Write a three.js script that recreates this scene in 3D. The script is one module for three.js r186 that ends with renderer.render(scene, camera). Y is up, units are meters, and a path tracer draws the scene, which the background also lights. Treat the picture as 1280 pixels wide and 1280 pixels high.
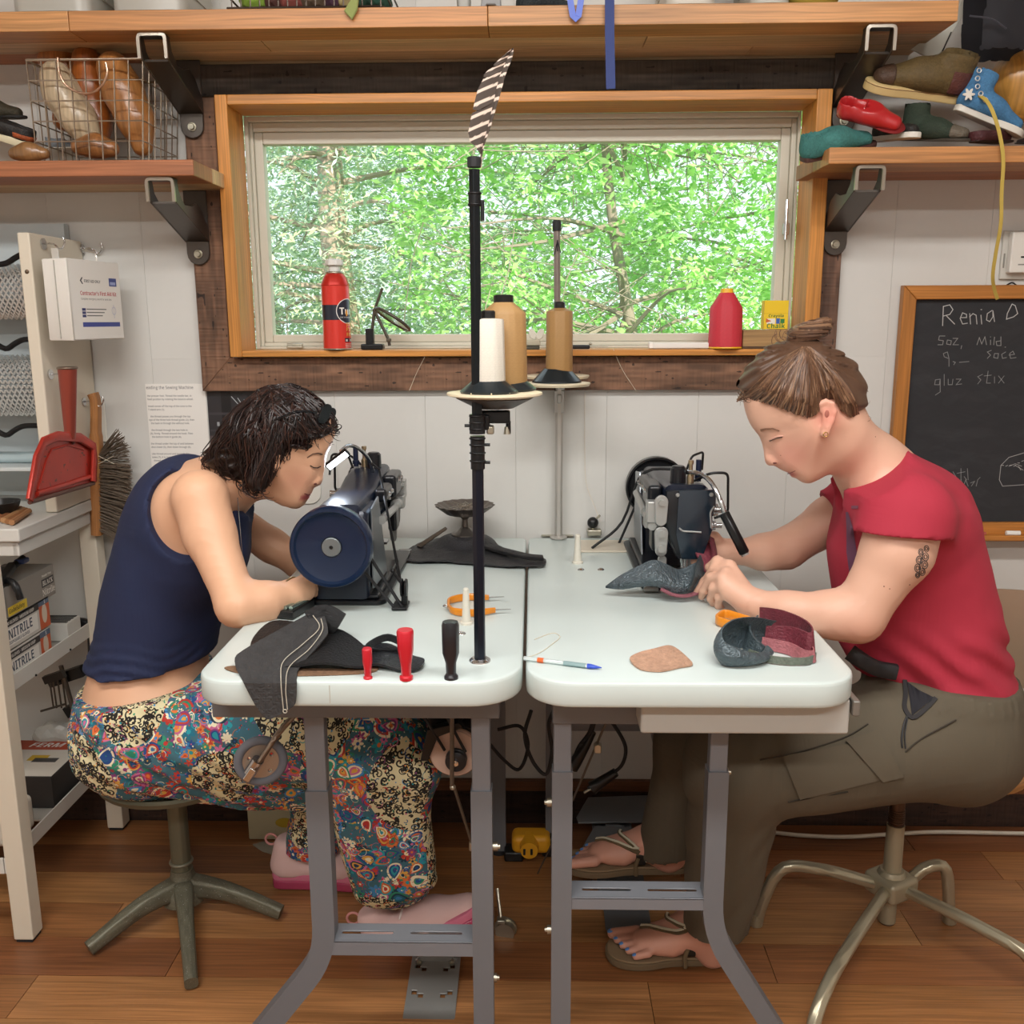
import * as THREE from 'three';
import { mergeGeometries, mergeVertices, toCreasedNormals } from 'three/addons/utils/BufferGeometryUtils.js';
import { RoundedBoxGeometry } from 'three/addons/geometries/RoundedBoxGeometry.js';
import { RectAreaLightUniformsLib } from 'three/addons/lights/RectAreaLightUniformsLib.js';
// ---------- camera, sky, sun, lamps, exposure ----------
const scene = new THREE.Scene();
const renderer = new THREE.WebGLRenderer({ antialias: true });
renderer.toneMapping = THREE.LinearToneMapping;
renderer.toneMappingExposure = 1.0;
renderer.shadowMap.enabled = true;
RectAreaLightUniformsLib.init();
const rad = Math.PI / 180;
const camera = new THREE.PerspectiveCamera(2 * Math.atan(640 / 1180) / rad, 1, 0.05, 60);
const EYE = new THREE.Vector3(0, 1.37, 2.412);
camera.position.copy(EYE);
camera.rotation.set(-11.5 * rad, 1.3 * rad, -0.25 * rad, 'YXZ');
scene.add(camera);
camera.updateMatrixWorld(true);
scene.background = new THREE.Color(0.80, 0.92, 1.0);
scene.backgroundIntensity = 1.7;
const sun = new THREE.DirectionalLight(0xfff3dd, 8);
sun.position.set(3.5, 7.5, 4.5); sun.target.position.set(0, 0.6, -5);
sun.castShadow = true;
Object.assign(sun.shadow.camera, { left: -9, right: 9, top: 9, bottom: -9, near: 0.5, far: 30 });
sun.shadow.mapSize.set(2048, 2048);
scene.add(sun, sun.target);
const tubeLight = new THREE.RectAreaLight(0xfffdfa, 38, 2.4, 0.16);
tubeLight.position.set(-0.1, 2.50, 1.75); tubeLight.lookAt(-0.1, 0.5, 1.25);
tubeLight.castShadow = true;
scene.add(tubeLight);
const tubeLight2 = new THREE.RectAreaLight(0xfffdfa, 38, 2.4, 0.16);  // unseen fill lamp behind the camera, lifts the shadows
tubeLight2.position.set(-0.1, 2.50, 3.3); tubeLight2.lookAt(-0.1, 0.5, 2.9);
tubeLight2.castShadow = true;
scene.add(tubeLight2);
// ---------- helpers ----------
const V = (x, y, z) => new THREE.Vector3(x, y, z);
let seed = 12345;
const rnd = () => { seed = (seed + 0x6D2B79F5) | 0; let t = Math.imul(seed ^ (seed >>> 15), 1 | seed); t = (t + Math.imul(t ^ (t >>> 7), 61 | t)) ^ t; return ((t ^ (t >>> 14)) >>> 0) / 4294967296; };
const rr = (a, b) => a + (b - a) * rnd();
const clamp = (x, a, b) => x < a ? a : x > b ? b : x;
const lerp = (a, b, t) => a + (b - a) * t;
const sstep = (a, b, x) => { const t = clamp((x - a) / (b - a), 0, 1); return t * t * (3 - 2 * t); };
function sight(px, py) { return V((px - 640) / 1180, -(py - 640) / 1180, -1).applyQuaternion(camera.quaternion); }
function at(px, py, z) { const d = sight(px, py); return d.multiplyScalar((z - EYE.z) / d.z).add(EYE); }
function atY(px, py, y) { const d = sight(px, py); return d.multiplyScalar((y - EYE.y) / d.y).add(EYE); }
function atX(px, py, x) { const d = sight(px, py); return d.multiplyScalar((x - EYE.x) / d.x).add(EYE); }
function h3(x, y, z) { let n = Math.imul(x, 374761393) ^ Math.imul(y, 668265263) ^ Math.imul(z, 2147483647 ^ 0x5bd1e995); n = Math.imul(n ^ (n >>> 13), 1274126177); return ((n ^ (n >>> 16)) >>> 0) / 4294967296; }
function vn(x, y, z = 0, px = 0, py = 0) {
const X = Math.floor(x), Y = Math.floor(y), Z = Math.floor(z); let u = x - X, v = y - Y, w = z - Z;
u = u * u * (3 - 2 * u); v = v * v * (3 - 2 * v); w = w * w * (3 - 2 * w);
const mx = (a) => px ? ((a % px) + px) % px : a, my = (a) => py ? ((a % py) + py) % py : a;
const x0 = mx(X), x1 = mx(X + 1), y0 = my(Y), y1 = my(Y + 1);
const l = (a, b, t) => a + (b - a) * t;
const a = l(l(h3(x0, y0, Z), h3(x1, y0, Z), u), l(h3(x0, y1, Z), h3(x1, y1, Z), u), v);
if (w === 0) return a;
return l(a, l(l(h3(x0, y0, Z + 1), h3(x1, y0, Z + 1), u), l(h3(x0, y1, Z + 1), h3(x1, y1, Z + 1), u), v), w);
}
const fbm = (x, y, z = 0, px = 0, py = 0) => 0.55 * vn(x, y, z, px, py) + 0.3 * vn(x * 2, y * 2, z + 7, px * 2, py * 2) + 0.15 * vn(x * 4, y * 4, z + 13, px * 4, py * 4);
const hex = (h) => [(h >> 16 & 255) / 255, (h >> 8 & 255) / 255, (h & 255) / 255];
const mixc = (a, b, t) => [lerp(a[0], b[0], t), lerp(a[1], b[1], t), lerp(a[2], b[2], t)];
function tex(w, h, sizeU, sizeV, fn, data = false) {
const a = new Uint8Array(w * h * 4);
for (let j = 0; j < h; j++) for (let i = 0; i < w; i++) {
const c = fn((i + 0.5) / w, (j + 0.5) / h), k = (j * w + i) * 4;
if (typeof c === 'number') { a[k] = a[k + 1] = a[k + 2] = clamp(c, 0, 1) * 255; } else { for (let q = 0; q < 3; q++) a[k + q] = clamp(c[q], 0, 1) * 255; }
a[k + 3] = 255;
}
const t = new THREE.DataTexture(a, w, h); t.wrapS = t.wrapT = THREE.RepeatWrapping; t.magFilter = t.minFilter = THREE.LinearFilter;
if (!data) t.colorSpace = THREE.SRGBColorSpace;
t.repeat.set(1 / sizeU, 1 / sizeV); t.needsUpdate = true; return t;
}
function print(w, h, draw) {
const c = document.createElement('canvas'); c.width = w; c.height = h; draw(c.getContext('2d'), w, h);
const t = new THREE.CanvasTexture(c); t.colorSpace = THREE.SRGBColorSpace; return t;
}
const mat = (color, roughness = 0.6, metalness = 0, o = {}) => new THREE.MeshStandardMaterial({ color, roughness, metalness, ...o });
const phys = (color, roughness, metalness, o = {}) => new THREE.MeshPhysicalMaterial({ color, roughness, metalness, ...o });
// ---- geometry ----
function fin(g) {
if (g.index) g = g.toNonIndexed();
for (const k of Object.keys(g.attributes)) if (!['position', 'normal', 'uv', 'color'].includes(k)) g.deleteAttribute(k);
if (!g.attributes.normal) g.computeVertexNormals();
if (!g.attributes.uv) g.setAttribute('uv', new THREE.BufferAttribute(new Float32Array(g.attributes.position.count * 2), 2));
g.morphAttributes = {}; g.groups = []; return g;
}
function merge(list) {
list = (Array.isArray(list) ? list : [list]).flat(9).map(fin);
if (list.length === 1) return list[0];
const col = list.some((g) => g.attributes.color);
if (col) for (const g of list) if (!g.attributes.color) g.setAttribute('color', new THREE.BufferAttribute(new Float32Array(g.attributes.position.count * 3).fill(1), 3));
return mergeGeometries(list, false);
}
const E3 = (r) => new THREE.Euler(r[0], r[1], r[2], r[3] || 'XYZ');
function put(g, x = 0, y = 0, z = 0, rot, s) {
if (s) Array.isArray(s) ? g.scale(...s) : g.scale(s, s, s);
if (rot) g.applyMatrix4(new THREE.Matrix4().makeRotationFromEuler(E3(rot)));
return g.translate(x, y, z);
}
function metric(g, axis = 0, ou = 0, ov = 0) {
g = fin(g); const p = g.attributes.position.array, uv = g.attributes.uv.array, n = g.attributes.position.count;
for (let i = 0; i < n; i += 3) {
const a = V(p[i * 3], p[i * 3 + 1], p[i * 3 + 2]), b = V(p[i * 3 + 3], p[i * 3 + 4], p[i * 3 + 5]), c = V(p[i * 3 + 6], p[i * 3 + 7], p[i * 3 + 8]);
const nn = b.sub(a).cross(c.sub(a)), A = [Math.abs(nn.x), Math.abs(nn.y), Math.abs(nn.z)], m = A.indexOf(Math.max(...A));
let ax = [0, 1, 2].filter((q) => q !== m); if (ax[1] === axis) ax.reverse();
for (let k = 0; k < 3; k++) { uv[(i + k) * 2] = p[(i + k) * 3 + ax[0]] + ou; uv[(i + k) * 2 + 1] = p[(i + k) * 3 + ax[1]] + ov; }
}
return g;
}
function box(w, h, d, x = 0, y = 0, z = 0, o = {}) {
const r = o.r ?? Math.min(0.003, w / 4, h / 4, d / 4);
let g = r > 0 ? new RoundedBoxGeometry(w, h, d, o.seg || 1, r) : new THREE.BoxGeometry(w, h, d);
const L = [w, h, d], ax = o.grain ?? L.indexOf(Math.max(w, h, d));
g = metric(g, ax, o.rnd ? rnd() * 5 : x, o.rnd ? rnd() * 5 : y);
return put(g, x, y, z, o.rot);
}
const boxB = (x0, x1, y0, y1, z0, z1, o) => box(Math.abs(x1 - x0), Math.abs(y1 - y0), Math.abs(z1 - z0), (x0 + x1) / 2, (y0 + y1) / 2, (z0 + z1) / 2, o);
function cyl(r0, r1, h, x = 0, y = 0, z = 0, rot, seg = 24) { return put(new THREE.CylinderGeometry(r1, r0, h, seg), x, y, z, rot); }
function ball(r, x = 0, y = 0, z = 0, s, rot, seg = 20) { return put(new THREE.SphereGeometry(r, seg, Math.round(seg * 0.7)), x, y, z, rot, s); }
function lathe(pts, x = 0, y = 0, z = 0, rot, seg = 32) { return put(toCreasedNormals(new THREE.LatheGeometry(pts.map((p) => new THREE.Vector2(p[0], p[1])), seg), 0.6), x, y, z, rot); }
function torus(R, r, x = 0, y = 0, z = 0, rot, arc = Math.PI * 2, a = 10, b = 36) { return put(new THREE.TorusGeometry(R, r, a, b, arc), x, y, z, rot); }
const shape = (pts) => new THREE.Shape(pts.map((p) => new THREE.Vector2(p[0], p[1])));
function plate(pts, t, o = {}) {
const s = pts.isShape ? pts : o.smooth ? new THREE.Shape(new THREE.CatmullRomCurve3(pts.map((p) => V(p[0], p[1], 0)), true, 'catmullrom', o.tension ?? 0.5).getPoints(pts.length * (o.sub || 6)).map((p) => new THREE.Vector2(p.x, p.y))) : shape(pts);
for (const h of o.holes || []) s.holes.push(h.isShape || h.isPath ? h : new THREE.Path(h.map((p) => new THREE.Vector2(p[0], p[1]))));
const b = o.bevel ?? Math.min(0.002, t / 4);
const g = new THREE.ExtrudeGeometry(s, { depth: t - 2 * b, bevelEnabled: b > 0, bevelThickness: b, bevelSize: b, bevelOffset: -b, bevelSegments: o.bseg || 1, curveSegments: o.cs || 10 });
g.translate(0, 0, -(t - 2 * b) / 2);
return toCreasedNormals(g, 0.7);
}
function rrect(w, h, r, cx = 0, cy = 0, n = 6) {
const p = [], R = Array.isArray(r) ? r : [r, r, r, r];
[[1, -1], [1, 1], [-1, 1], [-1, -1]].forEach(([sx, sy], q) => { for (let i = 0; i <= n; i++) { const a = (q - 1 + i / n) * Math.PI / 2; p.push([cx + sx * (w / 2 - R[q]) + R[q] * Math.cos(a), cy + sy * (h / 2 - R[q]) + R[q] * Math.sin(a)]); } });
return p;
}
const circ = (r, cx = 0, cy = 0, n = 16) => Array.from({ length: n }, (_, i) => [cx + r * Math.cos(i / n * 2 * Math.PI), cy + r * Math.sin(i / n * 2 * Math.PI)]);
function sweep(path, sect, o = {}) {
const n = path.length, pos = [], nor = [], idx = [], uv = [];
const tan = path.map((p, i) => path[Math.min(i + 1, n - 1)].clone().sub(path[Math.max(i - 1, 0)]).normalize());
let up = o.up ? o.up.clone() : Math.abs(tan[0].y) > 0.9 ? V(1, 0, 0) : V(0, 1, 0);
let len = 0; let k = 0;
for (let i = 0; i < n; i++) {
if (i) len += path[i].distanceTo(path[i - 1]);
const t = tan[i], U = (o.fixed ? o.up.clone() : up).addScaledVector(t, -(o.fixed ? o.up : up).dot(t)).normalize(), S = t.clone().cross(U).normalize(); up = U;
const s = typeof sect === 'function' ? sect(i / (n - 1)) : sect; k = s.length;
s.forEach(([a, b], j) => { const q = path[i].clone().addScaledVector(S, a).addScaledVector(U, b); pos.push(q.x, q.y, q.z); uv.push(len, j / k); });
}
for (let i = 0; i < n - 1; i++) for (let j = 0; j < k; j++) { const a = i * k + j, b = i * k + (j + 1) % k; idx.push(a, b, a + k, b, b + k, a + k); }
if (o.loop) for (let j = 0; j < k; j++) { const a = (n - 1) * k + j, b = (n - 1) * k + (j + 1) % k; idx.push(a, b, j, b, (j + 1) % k, j); }
else for (const e of [0, n - 1]) {
const c = pos.length / 3; let x = 0, y = 0, z = 0; for (let j = 0; j < k; j++) { x += pos[(e * k + j) * 3]; y += pos[(e * k + j) * 3 + 1]; z += pos[(e * k + j) * 3 + 2]; }
pos.push(x / k, y / k, z / k); uv.push(0, 0);
for (let j = 0; j < k; j++) e ? idx.push(c, e * k + j, e * k + (j + 1) % k) : idx.push(c, e * k + (j + 1) % k, e * k + j);
}
const g = new THREE.BufferGeometry(); g.setAttribute('position', new THREE.Float32BufferAttribute(pos, 3)); g.setAttribute('uv', new THREE.Float32BufferAttribute(uv, 2)); g.setIndex(idx);
const s0 = typeof sect === 'function' ? sect(0.5) : sect; let A = 0; s0.forEach(([a, b], j) => { const [c, d] = s0[(j + 1) % s0.length]; A += a * d - b * c; });
if (A < 0) { for (let i = 0; i < idx.length; i += 3) { const q = idx[i]; idx[i] = idx[i + 1]; idx[i + 1] = q; } g.setIndex(idx); }
return toCreasedNormals(g, o.crease ?? 0.8);
}
const ring = (r, n = 10) => Array.from({ length: n }, (_, i) => [r * Math.cos(i / n * 2 * Math.PI), r * Math.sin(i / n * 2 * Math.PI)]);
const vv = (p) => p.isVector3 ? p.clone() : V(...p);
const curve = (pts, n = 24, closed = false) => new THREE.CatmullRomCurve3(pts.map(vv), closed, 'centripetal').getPoints(n);
function bend(pts, r, n = 6) {
pts = pts.map(vv); const out = [pts[0]];
for (let i = 1; i < pts.length - 1; i++) {
const a = pts[i - 1], b = pts[i], c = pts[i + 1], la = Math.min(r, a.distanceTo(b) / 2), lc = Math.min(r, c.distanceTo(b) / 2);
const p = b.clone().lerp(a, la / a.distanceTo(b)), q = b.clone().lerp(c, lc / c.distanceTo(b));
for (let k = 0; k <= n; k++) { const t = k / n; out.push(p.clone().multiplyScalar((1 - t) ** 2).addScaledVector(b, 2 * t * (1 - t)).addScaledVector(q, t * t)); }
}
out.push(pts[pts.length - 1]); return out;
}
function tube(path, r, n = 8) { path = path.map(vv); return sweep(path, typeof r === 'function' ? (t) => ring(r(t), n) : ring(r, n), { crease: 1.2 }); }
const rod = (a, b, r, n = 10) => tube([a, b], r, n);
const rect2 = (w, h) => [[-w / 2, -h / 2], [w / 2, -h / 2], [w / 2, h / 2], [-w / 2, h / 2]];
const bar = (a, b, w, h, up) => sweep([vv(a), vv(b)], rect2(w, h), { up: up ? vv(up) : undefined, crease: 0.3 });
// ---- the scene graph ----
const used = {};
function numbered(n) { used[n] = (used[n] ?? -1) + 1; return used[n] ? n + '_' + String(used[n]).padStart(3, '0') : n; }
function thing(name, label, category, group, pos) {
const o = new THREE.Group(); o.name = numbered(name); o.userData = { label, category }; if (group) o.userData.group = group;
if (pos) { o.position.copy(vv(pos)); o.userData_placed = true; }
scene.add(o); return o;
}
function part(parent, name, geoms, material, label) {
const m = new THREE.Mesh(merge(geoms), material); m.name = name; if (label) m.userData.label = label; parent.add(m); return m;
}
function single(name, label, category, geoms, material, group) {
const m = new THREE.Mesh(merge(geoms), material); m.name = numbered(name); m.userData = { label, category }; if (group) m.userData.group = group; scene.add(m);
return m;
}
function struct(name, geoms, material, parent) {
const m = geoms ? new THREE.Mesh(merge(geoms), material) : new THREE.Group(); m.name = numbered(name); if (!parent) m.userData.kind = 'structure'; (parent || scene).add(m); return m;
}
function copy(o, label, pos, turn) {
const c = o.clone(); c.name = numbered(o.name.replace(/_\d{3}$/, '')); c.userData = { ...o.userData }; if (label) c.userData.label = label;
if (pos) c.position.copy(vv(pos)); if (turn !== undefined) c.rotation.y = turn; scene.add(c); return c;
}
// ---------- shared materials ----------
const grainTex = tex(512, 256, 1.3, 0.26, (u, v) => {
const w = fbm(u * 6, v * 4, 3, 6, 4), g = vn(u * 8, v * 90 + w * 5, 1, 8, 0), s = vn(u * 20, v * 120, 5, 20, 120), k = fbm(u * 3, v * 6 + w, 9, 3, 0);
const l = 0.72 + 0.16 * g + 0.08 * s + 0.2 * (k - 0.5); return [l * 1.04, l * 0.99, l * 0.92];
});
const sawnTex = tex(512, 512, 0.5, 0.5, (u, v) => {
const g = vn(u * 10, v * 80, 1, 10, 80), c = vn(u * 130, v * 9, 4, 130, 9), k = fbm(u * 4, v * 8, 2, 4, 8), p = vn(u * 30, v * 60, 8, 30, 60);
let l = 0.55 + 0.26 * g + 0.08 * c + 0.4 * (k - 0.5); if (p > 0.92) l *= 0.5; return [l * 1.03, l * 0.98, l * 0.94];
});
const sawnBump = tex(512, 512, 0.5, 0.5, (u, v) => 0.4 * vn(u * 10, v * 80, 1, 10, 80) + 0.6 * vn(u * 130, v * 9, 4, 130, 9), true);
const wood = (c, rough = 0.45, o = {}) => mat(c, rough, 0, { map: grainTex, ...o });
const sawn = (c, rough = 0.75) => mat(c, rough, 0, { map: sawnTex, bumpMap: sawnBump, bumpScale: 0.002 });
const pine = wood(0xe0a052, 0.42), pineRough = sawn(0xb98a5a), shelfWood = wood(0xd8a06a, 0.45), shelfWood2 = wood(0xecd0a8, 0.45), shelfWood3 = wood(0xe6c8a0, 0.45), shelfRed = wood(0xbd7f5c, 0.48);  // the two blond shelf tones are paled further, replacing missing bounce light
const barnRed = sawn(0x93725c), barnDark = sawn(0x575450), barnBrown = sawn(0x7c6152);
const paintTex = tex(256, 256, 1.2, 1.2, (u, v) => { const l = 0.93 + 0.07 * fbm(u * 4, v * 4, 0, 4, 4); return [l, l, l]; });
const wallPaint = mat(0xdad9d4, 0.55, 0, { map: paintTex });
const vinyl = mat(0xcfccbc, 0.4), steelDark = mat(0x5b5550, 0.38, 0.85), steelEdge = mat(0xb9b2a6, 0.3, 0.95), chrome = mat(0xd0d0d0, 0.18, 1), zinc = mat(0xb8b4a4, 0.35, 0.9), ironBlack = mat(0x17181a, 0.35, 0.3);
const whitePaint = mat(0xe2dfd6, 0.4), greyPaint = mat(0x8c8b88, 0.42, 0.3), blackPlastic = mat(0x141516, 0.4), rubber = mat(0x202124, 0.7);
// ---------- the room ----------
const roomWood = mat(0xebe8e2, 0.7);
const WX0 = -2.6, WX1 = 2.6, WZ1 = 4.4, CEIL = 2.62;
{
const base = struct('floor', boxB(WX0 - .15, WX1 + .15, -0.12, -0.012, -0.02, WZ1 + .15, { r: 0 }), wood(0x9a6236, 0.5));
const tones = [0xb58254, 0xa6714a, 0xc29263, 0x956445, 0xae7c52, 0x8e6244, 0xbd8b5e, 0xa97850].map((c) => wood(c, 0.38));
const PW = 0.128, vars = [0.55, 0.8, 1.05, 1.3].map((L) => box(L - 0.0016, 0.012, PW - 0.0016, 0, 0, 0, { r: 0, rnd: true }));
for (let r = 0; r < 11; r++) {
let x = -2.0 - rr(0, 0.9);
while (x < 2.1) {
const k = Math.floor(rnd() * 4), L = [0.55, 0.8, 1.05, 1.3][k], m = new THREE.Mesh(vars[k], tones[Math.floor(rnd() * 8)]);
m.name = 'plank'; m.position.set(x + L / 2, -0.006, 0.012 + PW * (r + 0.5)); base.add(m); x += L;
}
}
part(base, 'boards', box(5.5, 0.012, WZ1 - 0.012 - PW * 11, 0, -0.0061, (WZ1 + 0.012 + PW * 11) / 2, { r: 0 }), tones[0]).userData.kind = 'stuff';
const a = at(276, 128, 0), b = at(1011, 445, 0); // opening
const ox0 = a.x, ox1 = b.x, oy1 = a.y, oy0 = b.y;
const wb = struct('wall_back', [boxB(WX0, ox0, 0, CEIL, -0.16, -0.012, { r: 0 }), boxB(ox1, WX1, 0, CEIL, -0.16, -0.012, { r: 0 }), boxB(ox0, ox1, 0, oy0, -0.16, -0.012, { r: 0 }), boxB(ox0, ox1, oy1, CEIL, -0.16, -0.012, { r: 0 })], wallPaint);
const x419 = at(419, 520, 0).x, step = at(1102, 520, 0).x - x419; const st = step / 6;
for (let k = -7; k < 9; k++) {
const x0 = x419 + st * k, x1 = x0 + st - 0.0003;
const add = (y0, y1, xa = x0, xb = x1) => { if (xb - xa > 0.02) part(wb, 'wall_panel', boxB(xa, xb, y0, y1, -0.012, 0, { r: 0.0005 }), wallPaint); };
if (x1 < ox0 - 0.03 || x0 > ox1 + 0.03) add(0, CEIL - .001);
else { add(0, oy0 - 0.002); add(oy1 + 0.002, CEIL - .001); if (x0 < ox0) add(oy0 - 0.002, oy1 + 0.002, x0, ox0 - 0.001); if (x1 > ox1) add(oy0 - 0.002, oy1 + 0.002, ox1 + 0.001, x1); }
}
struct('wall_left', boxB(WX0 - 0.15, WX0, 0, CEIL, -0.16, WZ1, { r: 0 }), roomWood);
struct('wall_right', boxB(WX1, WX1 + 0.15, 0, CEIL, -0.16, WZ1, { r: 0 }), roomWood);
struct('wall_front', boxB(WX0 - .15, WX1 + .15, 0, CEIL, WZ1, WZ1 + 0.15, { r: 0 }), roomWood);
struct('ceiling', boxB(WX0 - 0.15, WX1 + 0.15, CEIL, CEIL + 0.15, -0.16, WZ1 + 0.15, { r: 0 }), roomWood);
const bb = at(640, 988, 0.015).y;
struct('baseboard_back', [boxB(WX0, WX1, 0, bb, 0, 0.016, { r: 0.002 })], sawn(0x4a352b));
struct('trim_1', boxB(WX0, WX1, bb, bb + 0.03, 0, 0.02, { r: 0.003 }), wood(0x7a5236, 0.5));
const y0 = at(640, 488, 0.02).y, y1 = at(640, 118, 0.02).y, yt = at(640, 77, 0.02).y, yb = at(640, 446, 0.02).y;
const xl0 = at(246, 380, 0.02).x, xl1 = at(284, 380, 0.02).x, xr0 = at(1006, 380, 0.02).x, xr1 = at(1051, 330, 0.02).x;
const board = (n, pts, z, m, ax, t = 0.022) => struct(n, metric(plate(pts, t, { bevel: 0.002 }).translate(0, 0, z), ax), m);
board('trim_2', [[xl0, y0], [xl1, yb], [xl1, y1], [xl0, y1]], 0.0115, barnRed, 1);
board('trim_3', [[xr0, yb], [xr1, y0], [xr1, y1], [xr0, y1]], 0.0115, barnBrown, 1);
board('trim_4', [[xl0, y0 - 0.0], [xr1, y0], [xr0, yb], [xl1, yb]], 0.0115, barnRed, 0);
board('trim_5', [[xl0, y1 + 0.001], [xr1, y1 + 0.001], [xr1, yt], [xl0, yt]], 0.0125, barnDark, 0, 0.024);
struct('trim_6', boxB(xl0, xr1, yt + 0.001, yt + 0.012, 0, 0.01), wood(0xcbb89a, 0.6));
const zf = 0.052, zb = -0.075, f0 = at(267, 118, zf), f1 = at(1020, 444, zf), i0 = at(283.5, 131, zf), i1 = at(1004, 436, zf);
const fx0 = f0.x, fx1 = f1.x + 0.004, fy1 = f0.y, fy0 = f1.y, ix0 = i0.x, ix1 = i1.x, iy1 = i0.y, iy0 = i1.y;
const fr = (n, x0, x1, ya, yb, ax) => struct(n, boxB(x0, x1, ya, yb, zb, zf, { r: 0.0025, grain: ax }), pine);
fr('trim_7', fx0, ix0, fy0, fy1 - 0, 1); fr('trim_8', ix1, fx1, fy0, fy1, 1); fr('trim_9', ix0, ix1, iy1, fy1, 0); fr('trim_10', ix0, ix1, fy0, iy0, 0);
const ringG = (A, B, z0, z1) => [boxB(A[0], B[0], A[1], A[3], z0, z1), boxB(B[2], A[2], A[1], A[3], z0, z1), boxB(B[0], B[2], B[3], A[3], z0, z1), boxB(B[0], B[2], A[1], B[1], z0, z1)];
const q = (px0, py0, px1, py1, z) => { const s = at(px0, py0, z), t = at(px1, py1, z); return [s.x, t.y, t.x, s.y]; };
const A0 = [ix0, iy0, ix1, iy1], A1 = q(309, 152, 984, 431, -0.075), A2 = q(316, 165, 976, 426, -0.09), A3 = q(329, 181, 964, 416, -0.1);
const w = struct('window_1', null); w.userData.kind = 'structure';
part(w, 'window_frame', [ringG(A0, A1, -0.16, -0.075)], vinyl);
part(w, 'stop', ringG(A1, A2, -0.15, -0.088), vinyl);
part(w, 'sash', ringG(A2, A3, -0.13, -0.096), vinyl);
part(w, 'glass', boxB(A3[0] - 0.004, A3[2] + 0.004, A3[1] - 0.004, A3[3] + 0.004, -0.112, -0.111, { r: 0 }), phys(0xffffff, 0, 0, { transmission: 1, thickness: 0, ior: 1.45 }));
{ // casement latch on the right stile
const p = at(983, 250, -0.07), s = at(981, 300, -0.06);
part(w, 'latch', [rod([p.x, p.y, -0.062], [s.x, s.y, -0.055], 0.004), box(0.016, 0.03, 0.014, p.x + .002, p.y - 0.07, -0.07)], chrome);
const e = at(370, 432, -0.06); part(w, 'latch', [box(0.04, 0.008, 0.02, e.x, iy0 + 0.006, -0.05), rod([e.x - .02, iy0 + .012, -.05], [e.x + .02, iy0 + .012, -.05], .004)], zinc);
}
globalThis.SILL = iy0;
for (const [z, n] of [[1.75, 0], [3.3, 1]]) {  // the second fixture is out of view and houses the fill light
const t = thing('ceiling_lamp', n ? 'unseen white ceiling tube lamp behind the camera, there as fill light' : 'white ceiling tube lamp in front of the work wall', 'lamp');
part(t, 'tray', boxB(-1.35, 1.15, 2.53, 2.62, z - 0.11, z + 0.11, { r: 0.01 }), whitePaint);
part(t, 'lamp_tube', rod([-1.3, 2.512, z + (n ? .0 : .0)], [1.1, 2.512, z], 0.013), mat(0xffffff, 0.5, 0, { emissive: 0xfff1e0, emissiveIntensity: 2 }));
}
}
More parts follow.
